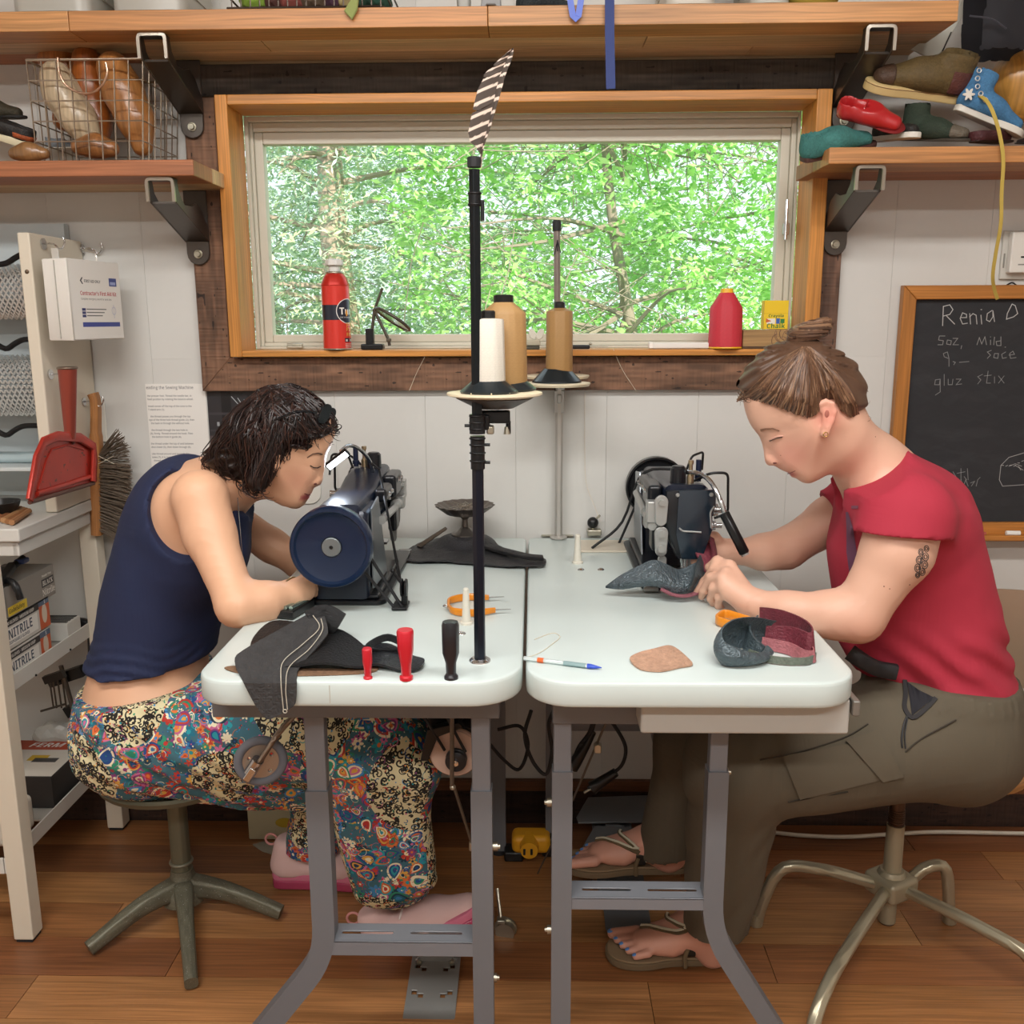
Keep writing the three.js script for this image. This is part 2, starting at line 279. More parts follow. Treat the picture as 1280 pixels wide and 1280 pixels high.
// ---------- shelves and brackets ----------
const shelfZ = 0.262;
{
const U = thing('shelf', 'long upper laminated wooden shelf spanning over the window', 'shelf');
const yb = at(300, 36.5, shelfZ).y, yt = yb + 0.04, xr = at(1199, 12, shelfZ).x; globalThis.UPY = yt;
const xj = at(86, 28, shelfZ).x, d = shelfZ / 3;
const seg = (x0, x1, k, m) => part(U, 'board', boxB(x0, x1 - 0.001, yb, yt, k === 0 ? shelfZ - d + 0.0008 : k === 1 ? shelfZ - 2 * d + 0.0008 : 0.002, k === 0 ? shelfZ : k === 1 ? shelfZ - d : shelfZ - 2 * d, { r: 0.002, rnd: true, grain: 0 }), m);
seg(-1.9, xj, 0, wood(0xdba874, .45)); seg(xj, at(610, 20, shelfZ).x, 0, shelfWood); seg(at(610, 20, shelfZ).x, xr, 0, wood(0xdba874, .45));
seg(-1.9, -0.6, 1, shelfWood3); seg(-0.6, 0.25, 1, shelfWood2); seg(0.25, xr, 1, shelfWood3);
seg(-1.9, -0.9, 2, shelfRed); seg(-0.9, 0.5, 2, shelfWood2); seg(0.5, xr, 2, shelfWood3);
const mk = (label, x0, x1, ytop, m, m2) => {
const s = thing('shelf', label, 'shelf'), th = 0.034;
part(s, 'board', boxB(x0, x1, ytop - th, ytop, shelfZ * 0.52, shelfZ, { r: 0.003, rnd: true, grain: 0 }), m);
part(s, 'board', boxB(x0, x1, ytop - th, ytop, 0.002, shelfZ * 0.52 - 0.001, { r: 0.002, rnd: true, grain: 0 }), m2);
};
const l = at(241, 199, shelfZ), r = at(1037, 184, shelfZ);
globalThis.LY = l.y; globalThis.RY = r.y;
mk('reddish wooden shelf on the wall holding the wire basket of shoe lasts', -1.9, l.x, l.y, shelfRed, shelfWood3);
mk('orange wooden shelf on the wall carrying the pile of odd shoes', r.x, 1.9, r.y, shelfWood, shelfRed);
const bracket = (label, x, yTop, z0 = 0) => {
const g = thing('shelf_bracket', label, 'bracket', 'steel brackets under the wall shelves', [x, yTop, z0]);
const w = 0.056;
const pl = []; for (let i = 0; i <= 8; i++) { const a = Math.PI + i / 8 * Math.PI; pl.push([w / 2 * Math.cos(a), -0.148 + w / 2 * Math.sin(a)]); }
part(g, 'wall_plate', plate([...pl, [w / 2, -0.001], [-w / 2, -0.001]], 0.006).translate(0, 0, 0.004), steelDark);
part(g, 'bolt', [lathe([[0, 0.007], [0.006, 0.006], [0.0085, 0], [0.0085, -0.002]], 0, -0.15, 0.008, [Math.PI / 2, 0, 0], 12), torus(0.009, 0.002, 0, -0.15, 0.008, undefined, Math.PI * 2, 6, 16)], zinc);
part(g, 'strut', bar([0, -0.118, 0.008], [0, -0.052, 0.205], w, 0.005, [0, 1, -.3]), steelDark);
const prof = [[0.007, -0.122], [0.21, -0.054], [0.222, -0.03], [0.222, -0.003], [0.2, -0.003], [0.19, -0.03], [0.16, -0.052], [0.12, -0.05], [0.085, -0.04], [0.05, -0.052], [0.03, -0.072], [0.007, -0.085]];
for (const s of [-1, 1]) part(g, 'flange', plate(prof, 0.004, { bevel: 0.001 }).rotateY(-Math.PI / 2).translate(s * (w / 2), 0, 0), steelDark);
part(g, 'end_loop', sweep(bend([[-w / 2 - .001, -0.052, 0.222], [-w / 2 - .001, -0.004, 0.224], [w / 2 + .001, -0.004, 0.224], [w / 2 + .001, -0.052, 0.222]], 0.01), rect2(0.007, 0.006), { up: V(0, 0, 1), fixed: true }), steelEdge);
part(g, 'top_plate', boxB(-w / 2, w / 2, -0.006, -0.001, 0.19, 0.222), steelDark);
};
bracket('steel bracket under the long upper shelf, above the wire basket', at(243, 120, 0).x, yb, 0.025);
bracket('steel bracket under the long upper shelf, above the red strap shoe', at(1052, 110, 0).x, yb, 0.026);
bracket('steel bracket under the shelf of shoe lasts, left of the window', at(252, 300, 0).x, l.y - 0.034, 0.024);
bracket('steel bracket under the shoe shelf, right of the window', at(1040, 290, 0).x, r.y - 0.034, 0.024);
}
// ---------- sewing tables ----------
const T = 0.817; // table top height
const onT = (px, py) => atY(px, py, T);
const laminate = mat(0xcbd7d4, 0.25), frameGrey = mat(0x6f7277, 0.42, 0.1), frameGrey2 = mat(0x797c82, 0.42, 0.1);
const slotPath = (w, h, cx, cy) => rrect(w, h, h / 2 - 0.0005, cx, cy, 4);
const hexBolt = (x, y, z, rot, r = 0.008, L = 0.012) => [cyl(r, r, L, x, y, z, rot, 6), cyl(r * .55, r * .5, L * 1.7, x, y, z, rot, 10)];
const zBack = onT(664, 672).z, zFront = onT(655, 853).z, seamX = onT(655, 840).x, xL = onT(236, 852).x, xR = onT(1084, 856).x;
function sewTable(label, x0, x1, front, side) {
const t = thing('sewing_table', label, 'table'), w = x1 - x0, cx = (x0 + x1) / 2, d = zFront - zBack, cz = (zFront + zBack) / 2;
const out = rrect(w, d, side < 0 ? [0.02, 0.085, 0.06, 0.02] : [0.02, 0.075, 0.075, 0.02], 0, 0, 8);
part(t, 'table_top', plate(out.map(([a, b]) => [a, b]), 0.043, { bevel: 0.006, bseg: 3 }).rotateX(Math.PI / 2).translate(cx, T - 0.0215, cz), laminate);
const zl = front.zl, zb = 0.16;
for (const [z, far] of [[zl, 0], [zb, 1]]) {
const rail = boxB(front.rail[0], front.rail[1], front.railY, T - 0.0432, z - 0.02, z + 0.02); part(t, 'top_rail', rail, frameGrey);
for (const L of front.legs) {
const k = L.bendX;
part(t, 'inner_leg', boxB(L.x - L.w * .44, L.x + L.w * .44, L.ySleeve - 0.02, T - 0.06, z - 0.013, z + 0.013), frameGrey2);
const pts = k ? [[L.x, L.ySleeve, z], [L.x, L.yBend, z], [L.x + k * 0.165, 0.03, z + (far ? -.0 : 0.0)], [L.x + k * .23, 0.012, z]] : [[L.x, L.ySleeve, z], [L.x, 0.012, z]];
const lg = part(t, 'leg', sweep(bend(pts, 0.06), rect2(0.034, L.w), { up: V(1, 0, 0), crease: .5 }), frameGrey);
part(lg, 'foot_pad', cyl(0.02, 0.018, 0.012, pts[pts.length - 1][0], 0.006, z), rubber);
}
const [a, b, yt, yh] = front.bar;
const bw = b - a, dz = 0.052;
part(t, 'cross_bar', [plate(rrect(bw, dz, 0.002), 0.003, { holes: [slotPath(bw * .36, 0.008, -bw * .24, 0), slotPath(bw * .36, 0.008, bw * .24, 0)], bevel: 0.0006 }).rotateX(-Math.PI / 2).translate((a + b) / 2, yt - .0015, z - 0.01), boxB(a, b, yt - yh, yt, z + 0.013, z + 0.016, { r: .001 })], frameGrey2);
}
for (const [x, y, s] of front.bolts) part(t, 'bolt', hexBolt(x, y, zl, [0, 0, Math.PI / 2]), zinc);
return t;
}
{
const zl = 0.9, p = (px, py) => at(px, py, zl);
const lf = {
zl, railY: p(400, 892).y, rail: [p(270, 890).x, p(625, 890).x], bar: [p(412, 1170).x, p(592, 1170).x, p(500, 1170).y, p(500, 1170).y - p(500, 1188).y],
legs: [{ x: p(402, 1060).x, w: p(416, 1060).x - p(388, 1060).x, ySleeve: p(402, 984).y, yBend: p(402, 1190).y, bendX: -1 }, { x: p(603, 1060).x, w: p(616, 1060).x - p(590, 1060).x, ySleeve: p(603, 984).y, bendX: 0 }],
bolts: [[p(618, 1058).x, p(618, 1058).y], [p(617, 1222).x, p(617, 1222).y]],
};
const tl = sewTable('white sewing table with the solid navy handwheel machine and the tall black pole', xL, seamX - 0.003, lf, -1);
const rf = {
zl, railY: p(800, 900).y, rail: [p(690, 894).x, p(905, 894).x], bar: [p(714, 1116).x, p(886, 1116).x, p(800, 1116).y, p(800, 1116).y - p(800, 1131).y],
legs: [{ x: p(702, 1060).x, w: p(715, 1060).x - p(690, 1060).x, ySleeve: p(702, 960).y, bendX: 0 }, { x: p(892, 1060).x, w: p(905, 1060).x - p(880, 1060).x, ySleeve: p(892, 960).y, yBend: p(896, 1160).y, bendX: 1 }],
bolts: [[p(688, 1003).x, p(688, 1003).y], [p(688, 1162).x, p(688, 1162).y], [p(906, 965).x, p(906, 965).y]],
};
const tr = sewTable('white sewing table with a drawer underneath, where the person in red sews', seamX + 0.003, xR, rf, 1);
const d0 = at(801, 892, 0.985), d1 = at(1061, 919, 0.985);
const dr = part(tr, 'drawer', [boxB(d0.x, d1.x, d1.y, T - 0.0435, 0.45, 0.985, { r: 0.005 })], mat(0xb9b8b2, 0.4));
part(tr, 'drawer_runner', boxB(d1.x + .002, d1.x + .014, T - 0.07, T - 0.0435, 0.9, 0.99), mat(0x8a8882, .4, .5));
for (const [px, py] of [[726, 712], [751, 712]]) { const q = onT(px, py); part(tr, 'bolt_cover', lathe([[0, .004], [.004, .0035], [.0075, .001], [.008, 0]], q.x, T, q.z, undefined, 16), chrome); }
const q2 = onT(577, 792); part(tl, 'bolt_cover', lathe([[0, .004], [.004, .0035], [.0075, .001], [.008, 0]], q2.x, T, q2.z, undefined, 16), chrome);
const q3 = onT(697, 671); part(tr, 'slot_plate', plate(rrect(0.085, 0.014, 0.004), 0.002, { bevel: .0005 }).rotateX(-Math.PI / 2).translate(q3.x, T + .001, q3.z - 0.01), zinc);
const q4 = onT(411, 853); part(tl, 'edge_joint', boxB(q4.x - .0006, q4.x + .0006, T - .036, T - .006, zFront - .0005, zFront + .0004, { r: 0 }), mat(0xb5b1a6, .6));
const c0 = onT(665, 690), c1 = onT(800, 690); part(tr, 'back_strip', boxB(onT(722, 692).x, c1.x, T, T + .005, onT(740, 684).z - .06, onT(740, 691).z, { r: .002 }), mat(0xcfc6b4, .4));
}
// ---------- sewing machines ----------
const enamel = phys(0x0d1a2e, 0.32, 0.15, { clearcoat: 0.25, clearcoatRoughness: 0.25 }), enamelBlack = phys(0x12151b, 0.3, 0.2, { clearcoat: 0.2, clearcoatRoughness: 0.3 }), wheelBlue = phys(0x0e2544, 0.3, 0.3, { clearcoat: 0.5, clearcoatRoughness: 0.2 });
const steelBright = mat(0xc3c6c8, 0.25, 1), steelGrey = mat(0xb2b4b2, 0.34, 0.6);
function machine(label, pos, turn, o) {
const m = thing('sewing_machine', label, 'sewing machine', undefined, pos); m.rotation.y = turn;
part(m, 'bed', [plate(rrect(0.42, 0.176, 0.02), 0.01, { bevel: 0.002 }).rotateX(-Math.PI / 2).translate(0, 0.0055, 0), boxB(-0.08, 0.2, 0.0105, 0.02, -0.075, 0.075, { r: 0.004 })], enamelBlack);
part(m, 'slide_plate', plate(rrect(0.075, 0.05, 0.002), 0.003, { bevel: 0.0006 }).rotateX(-Math.PI / 2).translate(-0.165, 0.0122, 0.045), steelBright);
part(m, 'needle_plate', plate(rrect(0.06, 0.035, 0.004), 0.003, { bevel: 0.0006, holes: [slotPath(0.02, 0.006, 0, 0)] }).rotateX(-Math.PI / 2).translate(-0.172, 0.0122, 0.0), steelBright);
for (const z of [-0.07, 0.07]) part(m, 'hinge', [boxB(-0.218, -0.2, 0.001, 0.01, z - .012, z + .012, { r: .002 }), cyl(.005, .005, .03, -.222, .006, z, [Math.PI / 2, 0, 0], 12)], steelGrey);
const pillar = plate([[0.065, 0.012], [0.205, 0.012], [0.205, 0.175], [0.195, 0.188], [0.08, 0.188], [0.085, 0.17], [0.07, 0.06]], 0.115, { bevel: 0.012, bseg: 3 });
part(m, 'pillar', pillar, enamel);
part(m, 'pillar_plate', plate([[0.02, 0.02], [0.19, 0.03], [0.18, 0.19], [0.1, 0.2]], 0.004, { bevel: .001 }).translate(0.0, 0, -0.0615), mat(0x9aa2a8, .3, .8));
const arm = plate([[-0.2, 0.115], [-0.13, 0.105], [-0.115, 0.13], [0.07, 0.135], [0.1, 0.12], [0.2, 0.14], [0.205, 0.185], [0.19, 0.2], [-0.02, 0.2], [-0.09, 0.215], [-0.2, 0.222]], 0.088, { bevel: 0.014, bseg: 3 });
part(m, 'arm', arm, enamel);
part(m, 'head', plate([[-0.05, 0.21], [0.035, 0.215], [0.042, 0.195], [0.04, 0.12], [0.022, 0.066], [-0.022, 0.066], [-0.042, 0.11], [-0.05, 0.15]], 0.075, { bevel: 0.006, bseg: 2 }).rotateY(-Math.PI / 2).translate(-0.168, 0, 0.008), enamelBlack);
part(m, 'face_plate', [plate([[-0.03, 0.212], [0.04, 0.214], [0.046, 0.2], [0.046, 0.178], [0.04, 0.165], [0.041, 0.13], [0.022, 0.068], [-0.02, 0.068], [-0.033, 0.12]], 0.006, { bevel: 0.002, bseg: 2 }).rotateY(-Math.PI / 2).translate(-0.211, 0, 0.012)], phys(0x1d2b38, .25, .3, { clearcoat: .6, clearcoatRoughness: .2 }));
part(m, 'face_rib', [tube(bend([[-.2155, .135, -.015], [-.2155, .128, -.008], [-.2155, .126, .03]], .006), .002, 6), tube(bend([[-.2155, .18, .055], [-.2155, .168, .047], [-.2155, .135, .05]], .006), .002, 6)], steelGrey);
for (const [y, z] of [[.203, -.02], [.204, .048]]) part(m, 'screw', lathe([[0, .003], [.003, .003], [.0045, 0]], -.214, y, z, [0, 0, Math.PI / 2], 12), steelGrey);
part(m, 'presser_bar', [cyl(.0042, .0042, .1, -.182, .07, 0), cyl(.006, .006, .02, -.182, .064, 0)], steelBright);
part(m, 'needle_bar', [cyl(.0035, .0035, .11, -.196, .066, 0.004), cyl(.001, .001, .03, -.196, .02, .004, undefined, 6)], steelBright);
part(m, 'presser_foot', [boxB(-.192, -.174, .018, .032, -.006, .006), plate([[-.012, -.012], [.02, -.012], [.024, 0], [.02, .012], [-.012, .012]], .004, { bevel: .001 }).rotateX(-Math.PI / 2).translate(-.185, .0165, 0), boxB(-.2, -.168, .034, .04, -.035, .03)], steelBright);
const lever = (y0, y1, x, z, r) => [plate([...Array.from({ length: 9 }, (_, i) => { const a = i / 8 * Math.PI; return [r * Math.cos(a), y1 + r * Math.sin(a)]; }), ...Array.from({ length: 9 }, (_, i) => { const a = Math.PI + i / 8 * Math.PI; return [r * .85 * Math.cos(a), y0 + r * .85 * Math.sin(a)]; })], .009, { bevel: .0015 }).rotateY(-Math.PI / 2).translate(x, 0, z)];
part(m, 'lift_lever', [...lever(.15, .188, -.21, -.052, .014), cyl(.006, .006, .02, -.212, .188, -.052, [0, 0, Math.PI / 2], 14)], steelGrey);
part(m, 'link_arm', [...lever(.085, .122, -.207, -.05, .014), cyl(.0075, .0075, .02, -.209, .122, -.05, [0, 0, Math.PI / 2], 14), cyl(.0075, .0075, .02, -.209, .09, -.05, [0, 0, Math.PI / 2], 14)], steelGrey);
part(m, 'foot_link', [...lever(.042, .065, -.2, -.046, .009), cyl(.005, .005, .016, -.202, .05, -.046, [0, 0, Math.PI / 2], 12)], steelGrey);
part(m, 'rock_shaft', [rod([-.2, .135, -.068], [.1, .15, -.068], .009, 14), rod([-.2, .17, -.075], [-.1, .19, -.065], .006), box(.035, .03, .03, -.16, .14, -.066), box(.03, .045, .02, -.19, .165, -.07), cyl(.012, .012, .02, -.1, .146, -.07, [0, 0, Math.PI / 2], 16)], steelGrey);
part(m, 'back_casting', [box(.1, .05, .03, -.12, .19, -.06, { r: .008 }), box(.09, .03, .026, .0, .19, -.058, { r: .008 }), box(.05, .07, .02, -.15, .11, -.055, { r: .006 })], enamelBlack);
for (const [x, y, z] of [[-.14, .2, -.077], [-.1, .2, -.077], [-.02, .19, -.073], [.02, .19, -.073], [-.15, .13, -.067]]) part(m, 'screw', lathe([[0, .004], [.004, .0035], [.006, 0]], x, y, z, [-Math.PI / 2, 0, 0], 10), steelBright);
// tension discs and take-up on the working side
part(m, 'tension_unit', [cyl(.014, .014, .004, -.15, .16, .066, [Math.PI / 2, 0, 0], 20), cyl(.013, .013, .004, -.15, .16, .072, [Math.PI / 2, 0, 0], 20), cyl(.006, .008, .018, -.15, .16, .082, [Math.PI / 2, 0, 0], 14), cyl(.004, .004, .03, -.15, .16, .07, [Math.PI / 2, 0, 0], 10)], steelBright);
part(m, 'tension_unit', [cyl(.011, .011, .004, -.205, .138, .052, [Math.PI / 2, 0, 0], 20), cyl(.01, .01, .004, -.205, .138, .058, [Math.PI / 2, 0, 0], 20), cyl(.005, .006, .014, -.205, .138, .066, [Math.PI / 2, 0, 0], 14)], steelBright);
part(m, 'thread_guide', tube(bend([[-.17, .225, .02], [-.19, .245, .05], [-.19, .245, .085], [-.19, .16, .088], [-.19, .15, .06]], .012), .0028, 8), ironBlack);
part(m, 'thread_guide', tube(bend([[-.07, .232, .02], [-.07, .262, .03], [-.04, .268, .06], [-.02, .225, .062]], .01), .0026, 8), ironBlack);
part(m, 'oil_pot', [lathe([[0, .255], [.012, .255], [.0165, .25], [.017, .23], [.017, .21], [0, .21]], -.16, 0, -.012, undefined, 20)], enamelBlack);
part(m, 'thread_post', [lathe([[0, .268], [.0055, .268], [.006, .262], [.004, .258], [.0045, .24], [.0075, .236], [.0075, .215], [0, .215]], -.17, 0, .012, undefined, 16)], mat(0xb8a88a, .3, .9));
part(m, 'thread_post', [cyl(.006, .006, .045, -.16, .245, .03, undefined, 14), cyl(.008, .008, .008, -.16, .232, .03, undefined, 14)], mat(0x26304a, .3, .5));
part(m, 'regulator', [cyl(.004, .004, .04, .06, .13, .07, [Math.PI / 2, 0, 0], 10), ball(.008, .06, .13, .092)], steelGrey);
const wh = part(m, 'handwheel', lathe([[0.0, 0.262], [0.02, 0.262], [0.02, 0.273], [0.03, 0.2735], [0.055, 0.275], [0.066, 0.278], [0.07, 0.284], [0.0755, 0.284], [0.078, 0.28], [0.078, 0.256], [0.074, 0.252], [0.07, 0.254], [0.068, 0.262], [0.03, 0.262], [0.026, 0.232], [0, 0.232]].reverse(), 0, 0.135, 0, [0, 0, -Math.PI / 2], 56), o.wheel);
part(wh, 'hub', [lathe([[0, .2775], [.017, .2775], [.0185, .276], [.0185, .272], [0, .272]].reverse(), 0, .135, 0, [0, 0, -Math.PI / 2], 28)], mat(0x8f989c, .35, .8));
part(wh, 'hub_screw', [lathe([[0, .2792], [.003, .279], [.004, .277]].reverse(), 0, .135, 0, [0, 0, -Math.PI / 2], 12)], ironBlack);
part(m, 'pulley', [lathe([[0, .212], [.035, .212], [.036, .216], [.03, .221], [.036, .226], [.035, .232], [0, .232]].reverse(), 0, .135, 0, [0, 0, -Math.PI / 2], 32), cyl(.02, .02, .03, .2, .135, 0, [0, 0, Math.PI / 2])], ironBlack);
return m;
}
{
const wL = at(413, 689, 0.70);
const mL = machine('black industrial sewing machine with a large solid navy handwheel facing the room', [wL.x, T, 0.70 - 0.284], -Math.PI / 2, { wheel: wheelBlue });
globalThis.ML = mL;
part(mL, 'bobbin_winder', [box(.05, .006, .03, .22, .004, -.12), box(.014, .03, .012, .22, .02, -.128), lathe([[0, -.006], [.017, -.006], [.018, -.003], [.012, 0], [.018, .003], [.017, .006], [0, .006]], .225, .042, -.128, [Math.PI / 2, 0, 0], 24), rod([.215, .05, -.12], [.21, .072, -.105], .003), ball(.005, .21, .072, -.105)], ironBlack);
part(mL, 'belt', [tube([[.222, .15, -.035], [.235, -.0, -.128], [.24, -.2, -.15]], .0032, 6), tube([[.222, .1, -.03], [.235, 0.0, -.113], [.24, -.2, -.13]], .0032, 6), tube(curve([[.222, .168, .012], [.222, .171, 0], [.222, .165, -.016], [.222, .15, -.035]], 6), .0032, 6)], rubber);
part(mL, 'thread_rod', [tube([[-.02, .25, -.03], [.0, .24, -.05], [.2, .003, -.125]], .003, 6)], ironBlack);
const fR = at(862, 690, 0.52);
const mR = machine('black industrial sewing machine seen from its needle end, worked by the person in red', [fR.x - 0.008, T, 0.52 - 0.214], Math.PI / 2, { wheel: phys(0x15181c, .35, .3, { clearcoat: .4, clearcoatRoughness: .3 }) });
globalThis.MR = mR;
part(mR, 'belt', [tube([[.222, .15, -.035], [.2, .0, -.1]], .0032, 6), tube(curve([[-.1, .24, -.0], [.1, .19, -.06], [.16, .06, -.1], [.14, 0.006, -.17]], 14), .0035, 6)], rubber);
const L = thing('machine_lamp', 'small silver gooseneck LED lamp shining on top of the left sewing machine', 'lamp');
const b = at(467, 596, 0.30), pth = curve([b, at(463, 578, 0.33), at(450, 562, 0.38), at(436, 557, 0.42), at(426, 564, 0.45)], 20);
part(L, 'gooseneck', tube(pth, .0042, 10), steelBright);
part(L, 'clamp', [cyl(.009, .009, .02, b.x, b.y, b.z, undefined, 16)], steelGrey);
const e0 = at(409, 586, 0.46), e1 = at(435, 566, 0.46), n = V(-.55, -.72, .42).normalize(), ax = e1.clone().sub(e0).normalize(), nn = n.clone().addScaledVector(ax, -n.dot(ax)).normalize();
part(L, 'lamp_head', sweep([e0.clone().addScaledVector(nn, -.006), e1.clone().addScaledVector(nn, -.006)], rrect(.017, .01, .003), { up: nn, fixed: true }), ironBlack);
const mid = e0.clone().lerp(e1, .5);
part(L, 'led_strip', sweep([e0.clone().lerp(e1, .06), e0.clone().lerp(e1, .94)], rrect(.012, .003, .001), { up: nn, fixed: true }), mat(0xffffff, .4, 0, { emissive: 0xeaf4ff, emissiveIntensity: 12 }));
const rl = new THREE.RectAreaLight(0xe4f0ff, 130, e0.distanceTo(e1) * .9, .012); rl.position.copy(mid).addScaledVector(nn, .004); rl.castShadow = true;
rl.up.copy(ax); rl.lookAt(mid.clone().addScaledVector(nn, 1)); rl.rotateZ(Math.PI / 2); scene.add(rl);
const R = thing('machine_lamp', 'unlit lamp with a bent silver arm and black tubular head on the right machine', 'lamp');
const r0 = at(858, 590, .47);
part(R, 'arm', tube(curve([r0, at(874, 592, .5), at(888, 602, .53), at(899, 622, .555), at(907, 645, .565)], 20), .005, 10), steelBright);
const g0 = at(905, 641, .565), g1 = at(931, 692, .585), gd = g1.clone().sub(g0);
part(R, 'lamp_head', tube([g0, g0.clone().addScaledVector(gd, .02), g0.clone().addScaledVector(gd, .97), g1], (t) => t < .01 || t > .99 ? .0085 : .0105, 18), ironBlack);
part(R, 'end_cap', tube([g1, g1.clone().addScaledVector(gd, .04)], .008, 16), steelGrey);
}
// ---------- things on the tables ----------
const leatherTex = tex(256, 256, 0.12, 0.12, (u, v) => { const k = fbm(u * 22, v * 22, 0, 22, 22), q = fbm(u * 5, v * 5, 4, 5, 5); const l = 0.84 + .16 * k + .16 * (q - .5); return [l, l, l]; });
const leatherBump = tex(256, 256, 0.12, 0.12, (u, v) => { const a = vn(u * 40, v * 40, 0, 40, 40), b = vn(u * 22, v * 22, 3, 22, 22); return Math.abs(a - .5) + Math.abs(b - .5); }, true);
const leather = (c, r = 0.55) => mat(c, r, 0, { map: leatherTex, bumpMap: leatherBump, bumpScale: 0.0012, side: THREE.DoubleSide });
const threadTex = (c) => tex(16, 128, 0.05, 0.024, (u, v) => { const k = 0.78 + .22 * Math.abs(Math.sin(v * 6.283 * 8)) + .08 * vn(u * 4, v * 60, 0, 4, 60); return [c[0] * k, c[1] * k, c[2] * k]; });
const threadMat = (h) => mat(0xffffff, 0.6, 0, { map: threadTex(hex(h)) });
function sheet(pts, th, hfn, o = {}) {
const s = o.smooth === false ? shape(pts) : new THREE.Shape(new THREE.CatmullRomCurve3(pts.map((p) => V(p[0], p[1], 0)), true, 'catmullrom', o.tension ?? .5).getPoints(pts.length * 6).map((p) => new THREE.Vector2(p.x, p.y)));
const out = s.getPoints(), n = o.n || 22; let x0 = 1e9, x1 = -1e9, z0 = 1e9, z1 = -1e9;
for (const p of out) { x0 = Math.min(x0, p.x); x1 = Math.max(x1, p.x); z0 = Math.min(z0, p.y); z1 = Math.max(z1, p.y); }
const inside = (x, y) => { let c = false; for (let i = 0, j = out.length - 1; i < out.length; j = i++) { const a = out[i], b = out[j]; if ((a.y > y) !== (b.y > y) && x < (b.x - a.x) * (y - a.y) / (b.y - a.y) + a.x) c = !c; } return c; };
const snap = (x, y) => { let best = 1e9, r = [x, y]; for (let i = 0; i < out.length; i++) { const a = out[i], b = out[(i + 1) % out.length], dx = b.x - a.x, dy = b.y - a.y, t = clamp(((x - a.x) * dx + (y - a.y) * dy) / (dx * dx + dy * dy + 1e-12), 0, 1), qx = a.x + dx * t, qy = a.y + dy * t, d = (qx - x) ** 2 + (qy - y) ** 2; if (d < best) { best = d; r = [qx, qy]; } } return r; };
const P = [], id = new Map(), cell = Math.max(x1 - x0, z1 - z0) / n, nx = Math.ceil((x1 - x0) / cell), nz = Math.ceil((z1 - z0) / cell), faces = [];
const get = (i, j) => { const k = i * 1000 + j; if (!id.has(k)) { let x = x0 + i * cell, y = z0 + j * cell; if (!inside(x, y)) [x, y] = snap(x, y); id.set(k, P.length); P.push([x, y]); } return id.get(k); };
for (let i = 0; i < nx; i++) for (let j = 0; j < nz; j++) if (inside(x0 + i * cell, z0 + j * cell) || inside(x0 + (i + 1) * cell, z0 + j * cell) || inside(x0 + i * cell, z0 + (j + 1) * cell) || inside(x0 + (i + 1) * cell, z0 + (j + 1) * cell)) { const a = get(i, j), b = get(i + 1, j), c = get(i + 1, j + 1), d = get(i, j + 1); faces.push([a, b, c], [a, c, d]); }
const edge = new Map(); for (const f of faces) for (let k = 0; k < 3; k++) { const a = f[k], b = f[(k + 1) % 3]; edge.has(b + '_' + a) ? edge.delete(b + '_' + a) : edge.set(a + '_' + b, [a, b]); }
const pos = [], uv = [], N = P.length, idx = [];
for (const lay of [0, 1]) for (const [x, z] of P) { const q = hfn(x, z); pos.push(Array.isArray(q) ? q[0] : x, (Array.isArray(q) ? q[1] : q) + (lay ? 0 : th), Array.isArray(q) ? q[2] : z); uv.push(x, z); }
if (o.normalThick) { for (let i = 0; i < N; i++) { const [x, z] = P[i], e = .002, a = V(...hfn(x, z)), b = V(...hfn(x + e, z)), c = V(...hfn(x, z + e)), nn = c.sub(a).cross(b.sub(a)).normalize().multiplyScalar(th); pos[i * 3] = a.x + nn.x; pos[i * 3 + 1] = a.y + nn.y; pos[i * 3 + 2] = a.z + nn.z; } }
for (const [a, b, c] of faces) { idx.push(a, c, b, a + N, b + N, c + N); }
for (const [a, b] of edge.values()) idx.push(a, b, a + N, b, b + N, a + N);
const g = new THREE.BufferGeometry(); g.setAttribute('position', new THREE.Float32BufferAttribute(pos, 3)); g.setAttribute('uv', new THREE.Float32BufferAttribute(uv, 2)); g.setIndex(idx); return toCreasedNormals(g, .9);
}
